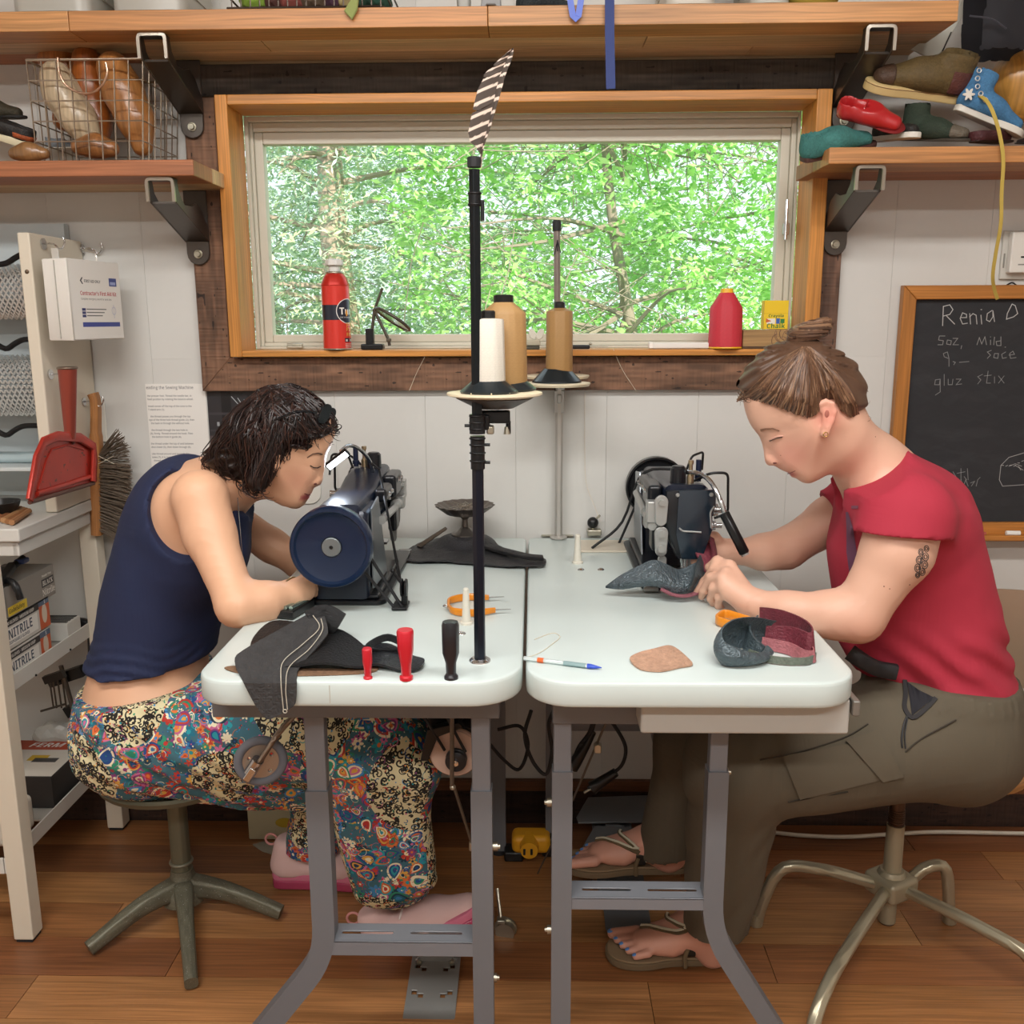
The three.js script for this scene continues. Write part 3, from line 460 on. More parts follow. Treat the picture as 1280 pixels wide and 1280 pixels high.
{
const b = onT(600, 826), z = b.z, X = (py) => at(601, py, z).y, x = b.x;
const P = thing('pole', 'tall black telescopic pole standing on the left table with a feather in its top', 'pole');
part(P, 'base_flange', lathe([[0, .006], [.01, .006], [.014, .005], [.0175, .002], [.018, 0], [0, 0]], x, T, z), chrome);
part(P, 'lower_tube', tube([[x, T + .004, z], [x, X(585), z]], .0092, 18), phys(0x1b1f2c, .3, .5));
part(P, 'joint', [cyl(.0115, .0115, X(545) - X(586), x, (X(545) + X(586)) / 2, z), cyl(.0125, .0125, X(518) - X(542), x, (X(518) + X(542)) / 2, z), ...[520, 528, 536, 548, 556, 566, 576].map((py) => torus(.0118, .0016, x, X(py), z, [Math.PI / 2, 0, 0], 6.283, 6, 20)), ...[[556, 1], [578, 1], [532, -1]].map(([py, s]) => cyl(.0025, .0025, .01, x + s * .015, X(py), z, [0, 0, Math.PI / 2], 8))], ironBlack);
part(P, 'upper_tube', tube([[x, X(520), z], [x, X(212), z]], .0082, 18), phys(0x10161a, .35, .4));
part(P, 'collar', [cyl(.0095, .0095, X(240) - X(258), x, (X(240) + X(258)) / 2, z), torus(.0096, .0014, x, X(242), z, [Math.PI / 2, 0, 0], 6.283, 6, 20), torus(.0096, .0014, x, X(256), z, [Math.PI / 2, 0, 0], 6.283, 6, 20), box(.006, .03, .005, x + .0115, X(263), z)], ironBlack);
part(P, 'cap', lathe([[0, 0], [.0103, 0], [.0105, -.003], [.0105, X(221) - X(209)], [.008, X(221) - X(208) - .0], [0, X(221) - X(208)]].map(([r, y]) => [r, -y]).reverse(), x, X(209), z), rubber);
const F = thing('feather', 'brown and white barred feather standing in the top of the black pole', 'feather');
const spine = curve([[601, 210], [603, 185], [610, 158], [617, 128], [624, 98], [633, 76], [641, 61]].map(([a, c]) => at(a, c, z)), 40);
const Lw = [[0, .0], [.12, .002], [.2, .011], [.26, .022], [.35, .03], [.45, .031], [.55, .031], [.65, .03], [.72, .027], [.78, .029], [.84, .02], [.92, .012], [1, .001]], Rw = [[0, 0], [.12, .002], [.25, .004], [.4, .006], [.6, .009], [.8, .009], [.92, .006], [1, .001]];
const ip = (t, A) => { for (let i = 1; i < A.length; i++) if (t <= A[i][0]) return lerp(A[i - 1][1], A[i][1], (t - A[i - 1][0]) / (A[i][0] - A[i - 1][0])); return 0; };
const vane = (s, A) => {
const pos = [], col = [], idx = [], K = 10, n = 160;
for (let i = 0; i <= n; i++) for (let j = 0; j <= K; j++) {
const t = i / n, f = t * 40, k = Math.min(39, Math.floor(f)), p = spine[k].clone().lerp(spine[k + 1], f - k), w = ip(t, A) * j / K * 1.0, notch = s < 0 && [.5, .74, .83].some((q) => Math.abs(t - q) < .008) ? .8 : 1;
const q = p.add(V(s * w * notch, -w * (s < 0 ? .42 : -.2), .004 * Math.sin(j / K * 2) + .0015));
pos.push(q.x, q.y, q.z); const band = Math.sin((t * 15.5 + (s < 0 ? 0.0 : .4) + .12 * vn(j * .9, i * .3)) * 6.283 / 1.35), c = band > .5 + .25 * vn(i * .7, j * 2) ? [.6, .48, .4] : [.05, .034, .025]; col.push(...c);
}
for (let i = 0; i < n; i++) for (let j = 0; j < K; j++) { const a = i * (K + 1) + j; idx.push(a, a + 1, a + K + 1, a + 1, a + K + 2, a + K + 1); }
const g = new THREE.BufferGeometry(); g.setAttribute('position', new THREE.Float32BufferAttribute(pos, 3)); g.setAttribute('color', new THREE.Float32BufferAttribute(col, 3)); g.setIndex(idx); g.computeVertexNormals(); return g;
};
part(F, 'vane', [vane(-1, Lw), vane(1, Rw)], mat(0xffffff, .75, 0, { vertexColors: true, side: THREE.DoubleSide }));
part(F, 'quill', tube(spine, (t) => .0016 * (1 - t) + .0003, 6), mat(0xc9b9a2, .5));
const cream = mat(0xdccfb2, .45), coneBase = phys(0x1a2226, .3, .1);
const S = thing('thread_stand', 'cream plate clamped to the black pole carrying the white and the large tan cone', 'thread stand');
const zc = z - .03, sc = at(618, 495, zc), sy = sc.y;
part(S, 'plate', lathe([[0, .004], [.07, .006], [.0765, .005], [.077, .002], [.073, 0], [.03, -.008], [0, -.008]], sc.x, sy, zc - .01, undefined, 48), cream);
part(S, 'under_dish', lathe([[0, -.0095], [.06, -.0022], [.062, -.004], [.03, -.02], [0, -.022]].reverse(), sc.x, sy, zc - .01, undefined, 40), mat(0x4a4644, .5));
part(S, 'clamp', [box(.05, .02, .022, sc.x + .0, sy - .033, zc, { r: .003 }), box(.022, .024, .03, x + .008, sy - .04, z - .018, { r: .003 }), cyl(.004, .004, .02, sc.x + .022, sy - .05, zc, undefined, 8)], ironBlack);
part(S, 'wing_screw', [cyl(.006, .004, .012, sc.x + .02, sy - .055, zc, undefined, 10), box(.012, .014, .016, x + .02, sy - .052, z - .012)], zinc);
const cone = (label, px, pyB, pyT, r, zz, color, o = {}) => {
const g = thing('thread_cone', label, 'thread'), p = at(px, pyB, zz), h = at(px, pyT, zz).y - p.y;
part(g, 'thread', lathe([[0, .001], [r * .98, .001], [r, .004], [r * (o.tp ?? .97), h * (o.sh ?? .78)], [r * (o.tp ?? .97) * .97, h * (o.sh ?? .78) + .003], [r * .42, h], [0, h]], p.x, p.y, zz, undefined, 40), threadMat(color));
part(g, 'core_cap', lathe([[0, -.003], [r * .4, -.003], [r * .42, 0], [r * .42, o.cap ?? .014], [r * .36, (o.cap ?? .014) + .002], [0, (o.cap ?? .014) + .002]], p.x, p.y + h, zz), o.capMat || blackPlastic);
if (o.foot) part(g, 'core_foot', lathe([[0, -.005], [r * 1.0, -.005], [r * 1.02, 0], [r * .98, .0015], [0, .0015]], p.x, p.y, zz), o.capMat);
return [g, p, h];
};
const conePad = (px, pyB, zz, r0, r1, h) => { const p = at(px, pyB, zz); return [lathe([[0, 0], [r0, 0], [r0, .003], [r1, h], [0, h]], p.x, p.y, zz, undefined, 4 * 6)]; };
part(S, 'cone_pad', [lathe([[.0, .0], [.045, 0], [.046, .003], [.026, .0195], [0, .0195]], at(611, 488, zc + .02).x, sy + .006, zc + .014, undefined, 28)], coneBase);
part(S, 'cone_pad', [lathe([[.0, .0], [.047, 0], [.048, .003], [.03, .0175], [0, .0175]], at(634, 488, zc - .05).x, sy + .006, zc - .046, undefined, 28)], coneBase);
part(S, 'pad_ribs', [[-.022, .038], [.006, .046], [.03, .03]].map(([a, c]) => rod([at(611, 488, zc).x + a * .55, sy + .024, zc + .014 + c * .5], [at(611, 488, zc).x + a * 1.15, sy + .007, zc + .014 + c], .0012, 5)), cream);
const zA = zc + .014, zB = zc - .046, f = (px, py, zz) => at(px, py, zz);
{ const p = f(611, 484, zA); const [g] = cone('slim white thread cone on the plate clamped to the black pole', 611, 485, 398, .0265, zA, 0xe2ddd0, { sh: .96, tp: .93, cap: .01 }); }
cone('large tan thread cone with a black cap beside the black pole', 630, 482, 378, .0385, zB, 0xb08a58, { sh: .86, tp: .94, cap: .01 });
const q = onT(698, 672), z2 = q.z + .012, Y2 = (py) => at(697, py, z2).y;
const S2 = thing('thread_stand', 'grey post thread stand with two cream plates at the back of the right table', 'thread stand', undefined);
const postM = mat(0xb9b6b0, .35, .5);
part(S2, 'post', [tube([[q.x, T + .004, z2], [q.x, Y2(485), z2]], .0098, 18), lathe([[0, .006], [.016, .006], [.022, .003], [.022, 0], [0, 0]], q.x, T + .0022, z2)], postM);
part(S2, 'bracket', [box(.026, .055, .018, q.x, Y2(502), z2, { r: .002 }), box(.012, .022, .02, q.x, Y2(498), z2 + .004)], steelGrey);
const pl = (px, py, zz) => { const c = at(px, py, zz); part(S2, 'plate', lathe([[0, .004], [.07, .004], [.0785, .003], [.079, .001], [.076, -.004], [0, -.006]], c.x, c.y, zz, undefined, 44), cream); return c; };
const zF = .175; const c1 = pl(696, 480, zF); pl(696, 470.5, .088);
part(S2, 'arm', boxB(q.x - .008, q.x + .008, c1.y - .012, c1.y - .006, z2, zF + .02), steelGrey);
part(S2, 'cone_pad', lathe([[0, .004], [.058, .004], [.0575, .008], [.03, .036], [0, .036]], c1.x, c1.y, zF, undefined, 36), coneBase);
cone('tan thread cone on the front plate of the grey post stand', 699, 464.5, 385, .0315, zF, 0xa9824f, { sh: .93, tp: .98, cap: .012 });
const zm = z2 - .02, m0 = at(697, 440, zm), m1 = at(696, 284, zm);
part(S2, 'mast', tube([m0, m1], .0082, 14), mat(0x8f867f, .4, .4)); part(S2, 'mast_cap', [cyl(.0108, .0108, .022, m1.x, m1.y + .002, m1.z), lathe([[0, .0], [.0108, 0], [.009, -.004]].map(([a, c]) => [a, -c]), m1.x, m1.y + .012, m1.z)], rubber);
part(S2, 'mast_clip', [tube(bend([at(693, 318, zm + .008), at(697, 300, zm + .01), at(701, 316, zm + .008)], .004), .0012, 5), rod(at(697, 300, zm + .01), at(697, 314, zm + .011), .0015, 6)], ironBlack);
const thr = (label, pts, r = .0006) => single('thread', label, 'thread', tube(curve(pts, 24), r, 5), mat(0xd8cdb8, .7));
thr('loose thread hanging down the wall behind the right table', [at(731, 490, .01), at(731, 560, .01), at(733, 605, .012), at(744, 635, .03), at(750, 652, .06)]);
thr('loose thread slanting across the dark board under the window, beside the chalk end', [at(766, 435, .055), at(778, 462, .03), at(796, 490, .03)]);
thr('loose thread slanting across the dark board under the window, beside the tan cone', [at(531, 446, .056), at(520, 468, .03), at(511, 490, .03)]);
thr('thin thread curled on the right table next to the pen', [onT(660, 822).setY(T + .001), onT(672, 818).setY(T + .001), onT(690, 806).setY(T + .001), onT(700, 796).setY(T + .001), onT(692, 792).setY(T + .001), onT(668, 800).setY(T + .001)]);
const handle = (label, px, py, pyTop, prof, m) => { const p = onT(px, py), h = at(px, pyTop, p.z).y - T; const g = thing('tool_handle', label, 'tool handle', undefined); const top = part(g, 'grip', lathe(prof.filter((a) => a[1] >= .1).map(([r, y]) => [r, y * h]), p.x, T, p.z, undefined, 28), m); part(g, 'foot', lathe(prof.filter((a) => a[1] <= .1).map(([r, y]) => [r, y * h]).concat([[0, .1 * h]]), p.x, T, p.z, undefined, 24), m); };
const redP = phys(0xc61a2c, .35, 0, { clearcoat: .4 }), blkP = phys(0x1b1c22, .35, 0, { clearcoat: .3 });
handle('small red tool handle standing on the left table, shortest of the upright ones', 460, 848, 810, [[0, 0], [.0072, 0], [.0072, .05], [.0058, .08], [.0055, .1], [.0062, .35], [.0078, .55], [.0078, .96], [.0065, 1], [0, 1]], redP);
handle('larger red tool handle standing upright between the small red and the black one', 508, 849, 787, [[0, 0], [.0105, 0], [.0108, .06], [.008, .09], [.0078, .1], [.0085, .3], [.0125, .6], [.0135, .96], [.012, 1], [0, 1]], redP);
handle('black tool handle standing upright on the left table near the pole', 564, 848, 776, [[0, 0], [.0112, 0], [.0112, .04], [.0085, .08], [.008, .1], [.0085, .28], [.0132, .45], [.0138, .92], [.012, .985], [.008, 1], [0, 1]], blkP);
const post = (label, px, py, pyT, m, r) => { const p = onT(px, py), h = at(px, pyT, p.z).y - T; const g = thing('knee_pin', label, 'pin'); g.name = g.name; part(g, 'pin', lathe([[0, 0], [r * 1.5, 0], [r * 1.5, h * .06], [r * 1.15, h * .08], [r, h * .3], [r * .72, h * .97], [r * .5, h], [0, h]], p.x, T, p.z, undefined, 24), m); g.name = numbered('plastic_post'); };
const ivory = mat(0xdad6c8, .4);
post('ivory plastic post standing in front of the orange snips', 583, 780, 735, ivory, .0075);
post('ivory plastic post standing at the back of the right table', 722, 704, 668, ivory, .0085);
const snips = (label, P0, P1, P2, yLift) => {
const g = thing('thread_snips', label, 'snips'), or = phys(0xe08a1c, .35, 0, { clearcoat: .3 }), y = T + .009 + yLift;
const A = V(P0.x, y, P0.z), B = V(P1.x, y, P1.z), C = V(P2.x, y, P2.z);
const mid = B.clone().lerp(C, .5), ax = mid.clone().sub(A).normalize(), sd = V(-ax.z, 0, ax.x);
const half = B.distanceTo(C) / 2, L = A.distanceTo(mid);
for (const s of [-1, 1]) { const pts = [A.clone().addScaledVector(ax, .004), A.clone().addScaledVector(ax, L * .12).addScaledVector(sd, s * half * .85), A.clone().addScaledVector(ax, L * .5).addScaledVector(sd, s * half * 1.25), A.clone().addScaledVector(ax, L * .95).addScaledVector(sd, s * half)]; part(g, 'grip', sweep(curve(pts, 16), (t) => rrect(.0055, .0075 + .0075 * Math.sin(t * 2.8), .002, 0, 0, 3), { up: V(0, 1, 0), fixed: true }), or); part(g, 'blade', plate([[0, -.0035], [.03, -.0005], [.031, .001], [0, .004]], .0012, { bevel: 0 }).rotateX(Math.PI / 2).applyMatrix4(new THREE.Matrix4().makeBasis(ax, V(0, 1, 0), sd.clone().negate().multiplyScalar(-1))).translate(...pts[3].toArray()), steelBright); }
part(g, 'spring_ring', torus(.006, .0012, A.x, y, A.z, [Math.PI / 2, 0, 0], 6.283, 6, 16), steelBright);
};
snips('orange thread snips lying open behind the black pole', onT(558, 763), onT(621, 768), onT(615, 752), 0);
{
const g = thing('thread_snips', 'orange thread snips tucked under the maroon and grey shoe upper', 'snips'), or = phys(0xe08a1c, .35, 0, { clearcoat: .3 }), y = T + .011;
const a = onT(893, 782), b = onT(937, 796), c = onT(945, 786), d = onT(905, 773), P = (p) => V(p.x, y, p.z);
part(g, 'grip', sweep(bend([P(c), P(d), P(a), P(b)], .016), rrect(.0055, .017, .002, 0, 0, 3), { up: V(0, 1, 0), fixed: true }), or);
part(g, 'blade', boxB(P(b).x - .004, P(b).x + .02, y - .004, y + .003, P(b).z - .004, P(b).z + .002), steelBright);
}
{ const p = onT(365, 770), g = thing('needle_case', 'dark case of silver rods lying by the left machine at the seamstress\u2019s hand'.replace('\u2019', ''), 'case'); part(g, 'tray', box(.055, .016, .09, p.x - .006, T + .01, p.z - .02, { r: .003, rot: [0, -.25, 0] }), blackPlastic); for (let i = 0; i < 5; i++) part(g, 'rod', rod([p.x - .03 + i * .011 - .011, T + .021, p.z + .018], [p.x - .03 + i * .011 + .011, T + .021, p.z - .058], .0045, 10), mat(0xb9d0c8, .25, .9)); }
const up = (p, h = 0) => [p.x, p.z];
const flat = (name, label, pts, th, m, hfn) => single(name, label, 'leather', sheet(pts.map(([a, c]) => up(onT(a, c))), th, hfn || (() => T + .0008)), m);
flat('leather_piece', 'thin brown leather piece under the black leather at the near table edge', [[283, 838], [300, 834], [420, 838], [470, 834], [455, 843], [330, 846]], .002, leather(0x8a6a50, .7));
{ const w = onT(420, 815); flat('leather_piece', 'black leather piece lying flat in front of the left machine base', [[318, 800], [345, 780], [400, 790], [455, 815], [462, 838], [400, 842], [330, 838], [314, 822]], .004, leather(0x0f1114, .6), (x, z) => T + .0035 + .012 * Math.exp(-(((x - w.x) / .05) ** 2)) ); }
{ const g = single('leather_piece', 'shiny black stitched leather strap pointing towards the red handles', 'leather', sheet([[440, 812], [480, 812], [520, 824], [531, 833], [515, 842], [460, 838], [440, 836]].map(([a, c]) => up(onT(a, c))), .004, (x, z) => T + .005 + .004 * Math.sin(x * 70)), leather(0x191c20, .38));
const p = onT(475, 818); const gg = thing('leather_loop', 'black leather loop standing on the stitched strap by the machine', 'leather'); part(gg, 'band', sweep(curve([[p.x - .02, T + .014, p.z + .01], [p.x + .012, T + .026, p.z - .012], [p.x + .045, T + .012, p.z - .0], [p.x + .02, T + .010, p.z + .016]], 24, true), rect2(.003, .014), { up: V(0, 1, 0), loop: false }), leather(0x22262b, .45)); }
{
const g = thing('leather_piece', 'large charcoal leather piece with pale stitching hanging over the near table edge', 'leather');
const zE = zFront + .004;
const yb = T + .006, put3 = (px, py, lift = 0) => { const e = at(px, py, zE + .006); if (e.y > yb + .0) { const p = atY(px, py, T + .02); const q = at(px, py, zE + .006 - .0021 * Math.max(0, 856 - py)); return q.add(V(0, lift, 0)); } return V(e.x, e.y, zE + .006); };
const outl = [[296, 818], [390, 765], [404, 766], [410, 790], [397, 808], [372, 838], [369, 880], [345, 896], [333, 899], [318, 880], [302, 848]];
part(g, 'hide', sheet(outl.map(([a, c]) => [a / 1000, -c / 1000]), .0028, (a, c) => put3(a * 1000, -c * 1000).toArray(), { normalThick: true, n: 30, tension: .3 }), leather(0x3a3a3b, .65));
const st = curve([[402, 775, 0], [404, 788, 0], [388, 812, 0], [362, 836, 0], [358, 858, 0], [360, 886, 0]].map((p) => V(...p)), 40), st2 = curve([[392, 771, 0], [400, 785, 0], [380, 806, 0], [354, 830, 0], [352, 850, 0], [355, 886, 0]].map((p) => V(...p)), 40);
const onS = (c) => c.map((p) => put3(p.x, p.y, .0035).add(V(0, .0, .0035)));
part(g, 'stitching', [tube(onS(st), .0008, 5), tube(onS(st2), .0008, 5), torus(.003, .0008, ...onS([V(357, 888, 0)])[0].toArray(), undefined, 6.283, 5, 12)], mat(0xb9b3a4, .7));
const c0 = put3(398, 775); part(g, 'rolled_end', sweep(curve([c0.clone().add(V(-.02, -.012, -.02)), c0.clone().add(V(.004, -.004, -.03)), c0.clone().add(V(.03, -.018, -.03))], 10), ring(.022, 14)), leather(0x1d1e20, .6));
}
{
const f0 = onT(575, 672), zz = f0.z + .1, c = at(581, 634, zz), fy = at(581, 668, zz).y;
const h = c.y - fy;
const pw = mat(0x77706a, .35, .85), D = thing('pewter_dish', 'footed pewter dish of pins standing on the leather pile at the back', 'dish');
const Rr = .072; const bowl = new THREE.LatheGeometry([[0, -.022], [.02, -.022], [.045, -.016], [.06, -.004], [.07, .004], [.072, .006], [.0715, .0072], [.066, .003], [.05, -.006], [.02, -.014], [0, -.014]].map((p) => new THREE.Vector2(...p)), 72); const bp = bowl.attributes.position; for (let i = 0; i < bp.count; i++) { const x = bp.getX(i), y = bp.getY(i), zq = bp.getZ(i), r = Math.hypot(x, zq), a = Math.atan2(zq, x), k = 1 + .045 * (r / Rr) ** 2 * Math.cos(a * 18); bp.setXYZ(i, x * k, y, zq * k); } bowl.computeVertexNormals();
part(D, 'bowl', put(bowl, c.x, c.y, zz), pw);
part(D, 'stem', lathe([[0, 0], [.034, 0], [.034, .003], [.02, .01], [.009, .02], [.0075, h - .03], [.014, h - .022], [0, h - .022]], c.x, fy, zz), pw);
const pins = []; for (let i = 0; i < 60; i++) { const a = rr(0, 6.28), r = rr(0, .045), p = V(c.x + r * Math.cos(a), c.y + rr(-.006, .004), zz + r * Math.sin(a)), e = p.clone().add(V(rr(-.02, .02), rr(-.004, .004), rr(-.02, .02))); pins.push(rod(p, e, .0008, 4)); }
const P = part(D, 'pins', pins, mat(0xb5b0a6, .3, .9)); P.userData.kind = 'stuff';
const dark = leather(0x2b2b2e, .5), w = (a, c2) => up(onT(a, c2));
const hp = (x, z) => { const d = Math.hypot((x - c.x) / .075, (z - zz) / .06); return T + .0015 + (fy - T - .006) * sstep(1.25, .5, d) + .008 * fbm(x * 30, z * 30) * sstep(.3, 1, d); };
single('leather_hide', 'dark grey folded leather hide spread under the pewter dish', 'leather', sheet([[505, 695], [520, 684], [548, 676], [580, 672], [605, 676], [632, 690], [680, 703], [679, 711], [640, 712], [600, 709], [560, 706], [530, 706], [508, 704]].map(([a, c2]) => w(a, c2)), .003, hp, { n: 46, tension: .3 }), dark);
single('leather_strip', 'dark strip of leather with a black top edge lying across the seam of the tables', 'leather', sweep(curve([onT(606, 690), onT(635, 700), onT(660, 706), onT(679, 706)].map((p) => p.setY(T + .016)), 20), (t) => rrect(.03, .008, .003, 0, .004 * Math.sin(t * 3), 3), { up: V(0, 1, 0), fixed: true }), leather(0x232326, .6));
const e = onT(520, 690); single('cardboard_strip', 'stiff brown strip leaning on the leather pile behind the machine', 'leather', plate([[0, 0], [.07, .045], [.075, .041], [.01, -.005]], .02, { bevel: .002 }).translate(e.x, T + .012, e.z - .02), leather(0x5a4d40, .7));
}
{ const p = onT(741, 672), g = thing('bobbin_winder', 'small bobbin winder with a black ball knob at the back of the right table', 'bobbin winder'); part(g, 'base', box(.036, .016, .03, p.x + .004, T + .013, p.z - .01, { r: .003 }), zinc); part(g, 'knob', ball(.0145, p.x, T + .038, p.z - .008), blackPlastic); part(g, 'lever', [rod([p.x, T + .018, p.z - .01], [p.x, T + .032, p.z - .008], .004), rod([p.x + .006, T + .046, p.z - .008], [p.x + .018, T + .058, p.z - .004], .003)], zinc); }
{ const a = onT(655, 826), b = onT(752, 838), y = T + .0045, g = thing('pen', 'clear ballpoint pen with a blue tip lying on the right table', 'pen'), A = V(a.x, y, a.z), B = V(b.x, y, b.z), L = (t) => A.clone().lerp(B, t);
part(g, 'barrel', tube([L(0), L(.82)], .0038, 12), phys(0xe8f0f0, .15, 0, { transmission: .5, thickness: 0 })); part(g, 'grip', tube([L(.52), L(.8)], .0041, 12), mat(0x7f9a9c, .5)); part(g, 'tip', tube([L(.82), L(.86), L(.93), L(1)], (t) => t < .4 ? .0042 : t < .8 ? .0028 : .0008, 12), mat(0x3050c0, .4)); part(g, 'refill', tube([L(.18), L(.26)], .0042, 10), mat(0xd9632a, .5)); }
single('leather_offcut', 'tan almond shaped leather offcut lying on the right table by the pen', 'leather', (() => { const c = onT(826, 830); return sheet([[787, 827], [800, 822], [818, 819], [835, 815], [845, 818], [866, 832], [850, 836], [825, 841], [800, 838]].map(([a, d]) => up(onT(a, d))), .0028, (x, z) => T + .001 + .009 * sstep(c.z + .02, c.z - .05, z) * (1 - ((x - c.x) / .1) ** 2), { n: 26, tension: .4 }); })(), leather(0xc39a80, .6));
const upper = (path, h, lean, th) => { // path: points (x, z); h(t) height; lean(t) outward lean of the top edge
const c = curve(path.map(([x, z]) => V(x, 0, z)), 48), pos = [], idx = [], uv = [], K = 8, n = c.length; let len = 0;
for (let i = 0; i < n; i++) { if (i) len += c[i].distanceTo(c[i - 1]); const t = i / (n - 1), d = c[Math.min(i + 1, n - 1)].clone().sub(c[Math.max(i - 1, 0)]).normalize(), nn = V(d.z, 0, -d.x); for (const s of [0, 1]) for (let j = 0; j <= K; j++) { const k = j / K, b = lean(t, k) + (s ? th : 0); pos.push(c[i].x + nn.x * b, T + .002 + h(t) * k, c[i].z + nn.z * b); uv.push(len, h(t) * k); } }
const W2 = 2 * (K + 1); for (let i = 0; i < n - 1; i++) { for (const s of [0, 1]) for (let j = 0; j < K; j++) { const a = i * W2 + s * (K + 1) + j, b = a + 1, e = a + W2, f = e + 1; s ? idx.push(a, b, e, b, f, e) : idx.push(a, e, b, b, e, f); } const a = i * W2 + K, b = a + K + 1; idx.push(a, a + W2, b, b, a + W2, b + W2); const a0 = i * W2, b0 = a0 + K + 1; idx.push(a0, b0, a0 + W2, b0, b0 + W2, a0 + W2); }
for (const i of [0, n - 1]) for (let j = 0; j < K; j++) { const a = i * W2 + j, b = a + K + 1; i ? idx.push(a, a + 1, b, a + 1, b + 1, b) : idx.push(a, b, a + 1, a + 1, b, b + 1); }
const g = new THREE.BufferGeometry(); g.setAttribute('position', new THREE.Float32BufferAttribute(pos, 3)); g.setAttribute('uv', new THREE.Float32BufferAttribute(uv, 2)); g.setIndex(idx); return toCreasedNormals(g, .9);
};
const silver = mat(0x56646a, .42, .35, { map: leatherTex, bumpMap: leatherBump, bumpScale: .002, side: THREE.DoubleSide }), maroon = leather(0x7c3340, .5), pinkL = leather(0xb06a70, .6);
{
const U = thing('shoe_upper', 'unfinished shoe upper of grey and maroon leather lying on the right table', 'shoe upper'), w = (a, c) => up(onT(a, c));
part(U, 'heel_band', upper([[955, 806], [985, 812], [1008, 824], [1018, 824], [1012, 808], [985, 797], [950, 790]].map(([a, c]) => w(a, c)), (t) => .03 + .014 * Math.sin(t * 3.1) + .016 * sstep(.6, 1, t), (t, k) => .006 * k, .003), maroon);
part(U, 'lining', upper([[952, 812], [985, 819], [1006, 829], [1017, 829], [1014, 820]].map(([a, c]) => w(a, c)), (t) => .02, (t, k) => .004 * k - .003, .002), pinkL);
part(U, 'sole_edge', upper([[935, 822], [960, 830], [990, 833], [1012, 832], [1020, 826]].map(([a, c]) => w(a, c)), (t) => .0125, () => 0, .003), leather(0x6c7468, .5));
part(U, 'vamp', upper([[964, 800], [940, 806], [912, 816], [900, 826], [905, 834], [930, 835], [950, 831], [958, 824]].map(([a, c]) => w(a, c)), (t) => .036 + .014 * Math.sin(t * 6) + .008 * sstep(.0, .3, t) - .018 * sstep(.6, 1, t), (t, k) => -.012 * Math.sin(k * 3) + .01 * k * sstep(.5, .1, t), .003), silver);
part(U, 'tongue', upper([[950, 826], [935, 818], [930, 806], [940, 798]].map(([a, c]) => w(a, c)), (t) => .022 + .02 * t, (t, k) => -.01 * k, .003), silver);
}
{
const U = thing('shoe_upper', 'crinkled grey leather shoe upper held under the needle of the right machine', 'shoe upper');
const zz = .56, q = (px, py, z) => at(px, py, z);
const pos = [], idx = [], uv = [], n = 30, K = 14;
const top = curve([q(757, 733, zz), q(775, 720, zz), q(800, 707, zz), q(818, 700, zz), q(832, 705, zz), q(850, 712, zz - .01), q(866, 705, zz - .02), q(878, 700, zz - .03)], n), bot = curve([q(757, 735, zz), q(775, 737, zz + .01), q(800, 734, zz + .02), q(820, 733, zz + .03), q(835, 740, zz + .03), q(850, 742, zz + .03), q(868, 740, zz + .02), q(880, 733, zz)], n);
for (const s of [0, 1]) for (let i = 0; i <= n; i++) for (let j = 0; j <= K; j++) { const t = i / n, k = j / K, p = top[i].clone().lerp(bot[i], k), bulge = Math.sin(k * Math.PI) * .022 * Math.sin(Math.min(1, t * 1.8) * Math.PI * .55) + .004 * (fbm(t * 14, k * 7) - .5); p.z += bulge - (s ? .003 + .0 : 0); pos.push(p.x, Math.max(p.y, T + .014), p.z); uv.push(t * .2, k * .06); }
const W1 = (n + 1) * (K + 1); for (const s of [0, 1]) for (let i = 0; i < n; i++) for (let j = 0; j < K; j++) { const a = s * W1 + i * (K + 1) + j, b = a + 1, c = a + K + 1, d = c + 1; s ? idx.push(a, c, b, b, c, d) : idx.push(a, b, c, b, d, c); }
const g = new THREE.BufferGeometry(); g.setAttribute('position', new THREE.Float32BufferAttribute(pos, 3)); g.setAttribute('uv', new THREE.Float32BufferAttribute(uv, 2)); g.setIndex(idx); g.computeVertexNormals();
part(U, 'vamp', g, mat(0x66737a, .38, .4, { map: leatherTex, bumpMap: leatherBump, bumpScale: .003, side: THREE.DoubleSide }));
part(U, 'quarter', sweep(curve([q(878, 702, zz - .02), q(872, 716, zz + .03), q(862, 738, zz + .04)], 12), (t) => rrect(.03, .004, .0015, 0, 0, 2), { up: V(1, .4, .3), fixed: true }), silver);
part(U, 'lining', sweep(curve([q(826, 736, zz + .035), q(840, 743, zz + .04), q(856, 745, zz + .04), q(872, 741, zz + .03)], 16), rrect(.012, .003, .001, 0, 0, 2), { up: V(0, 1, .2), fixed: true }), leather(0xb5707c, .6));
part(U, 'maroon_quarter', sweep(curve([q(878, 672, zz - .08), q(880, 688, zz - .05), q(884, 700, zz - .03), q(889, 716, zz - .0)], 14), (t) => rrect(.05 - .02 * t, .004, .0015, 0, 0, 2), { up: V(.2, .2, 1), fixed: true }), maroon);
part(U, 'maroon_fold', sweep(curve([q(889, 672, zz - .06), q(893, 690, zz - .03), q(893, 706, zz)], 10), rrect(.016, .004, .0015, 0, 0, 2), { up: V(.6, .2, .8), fixed: true }), maroon);
}
}
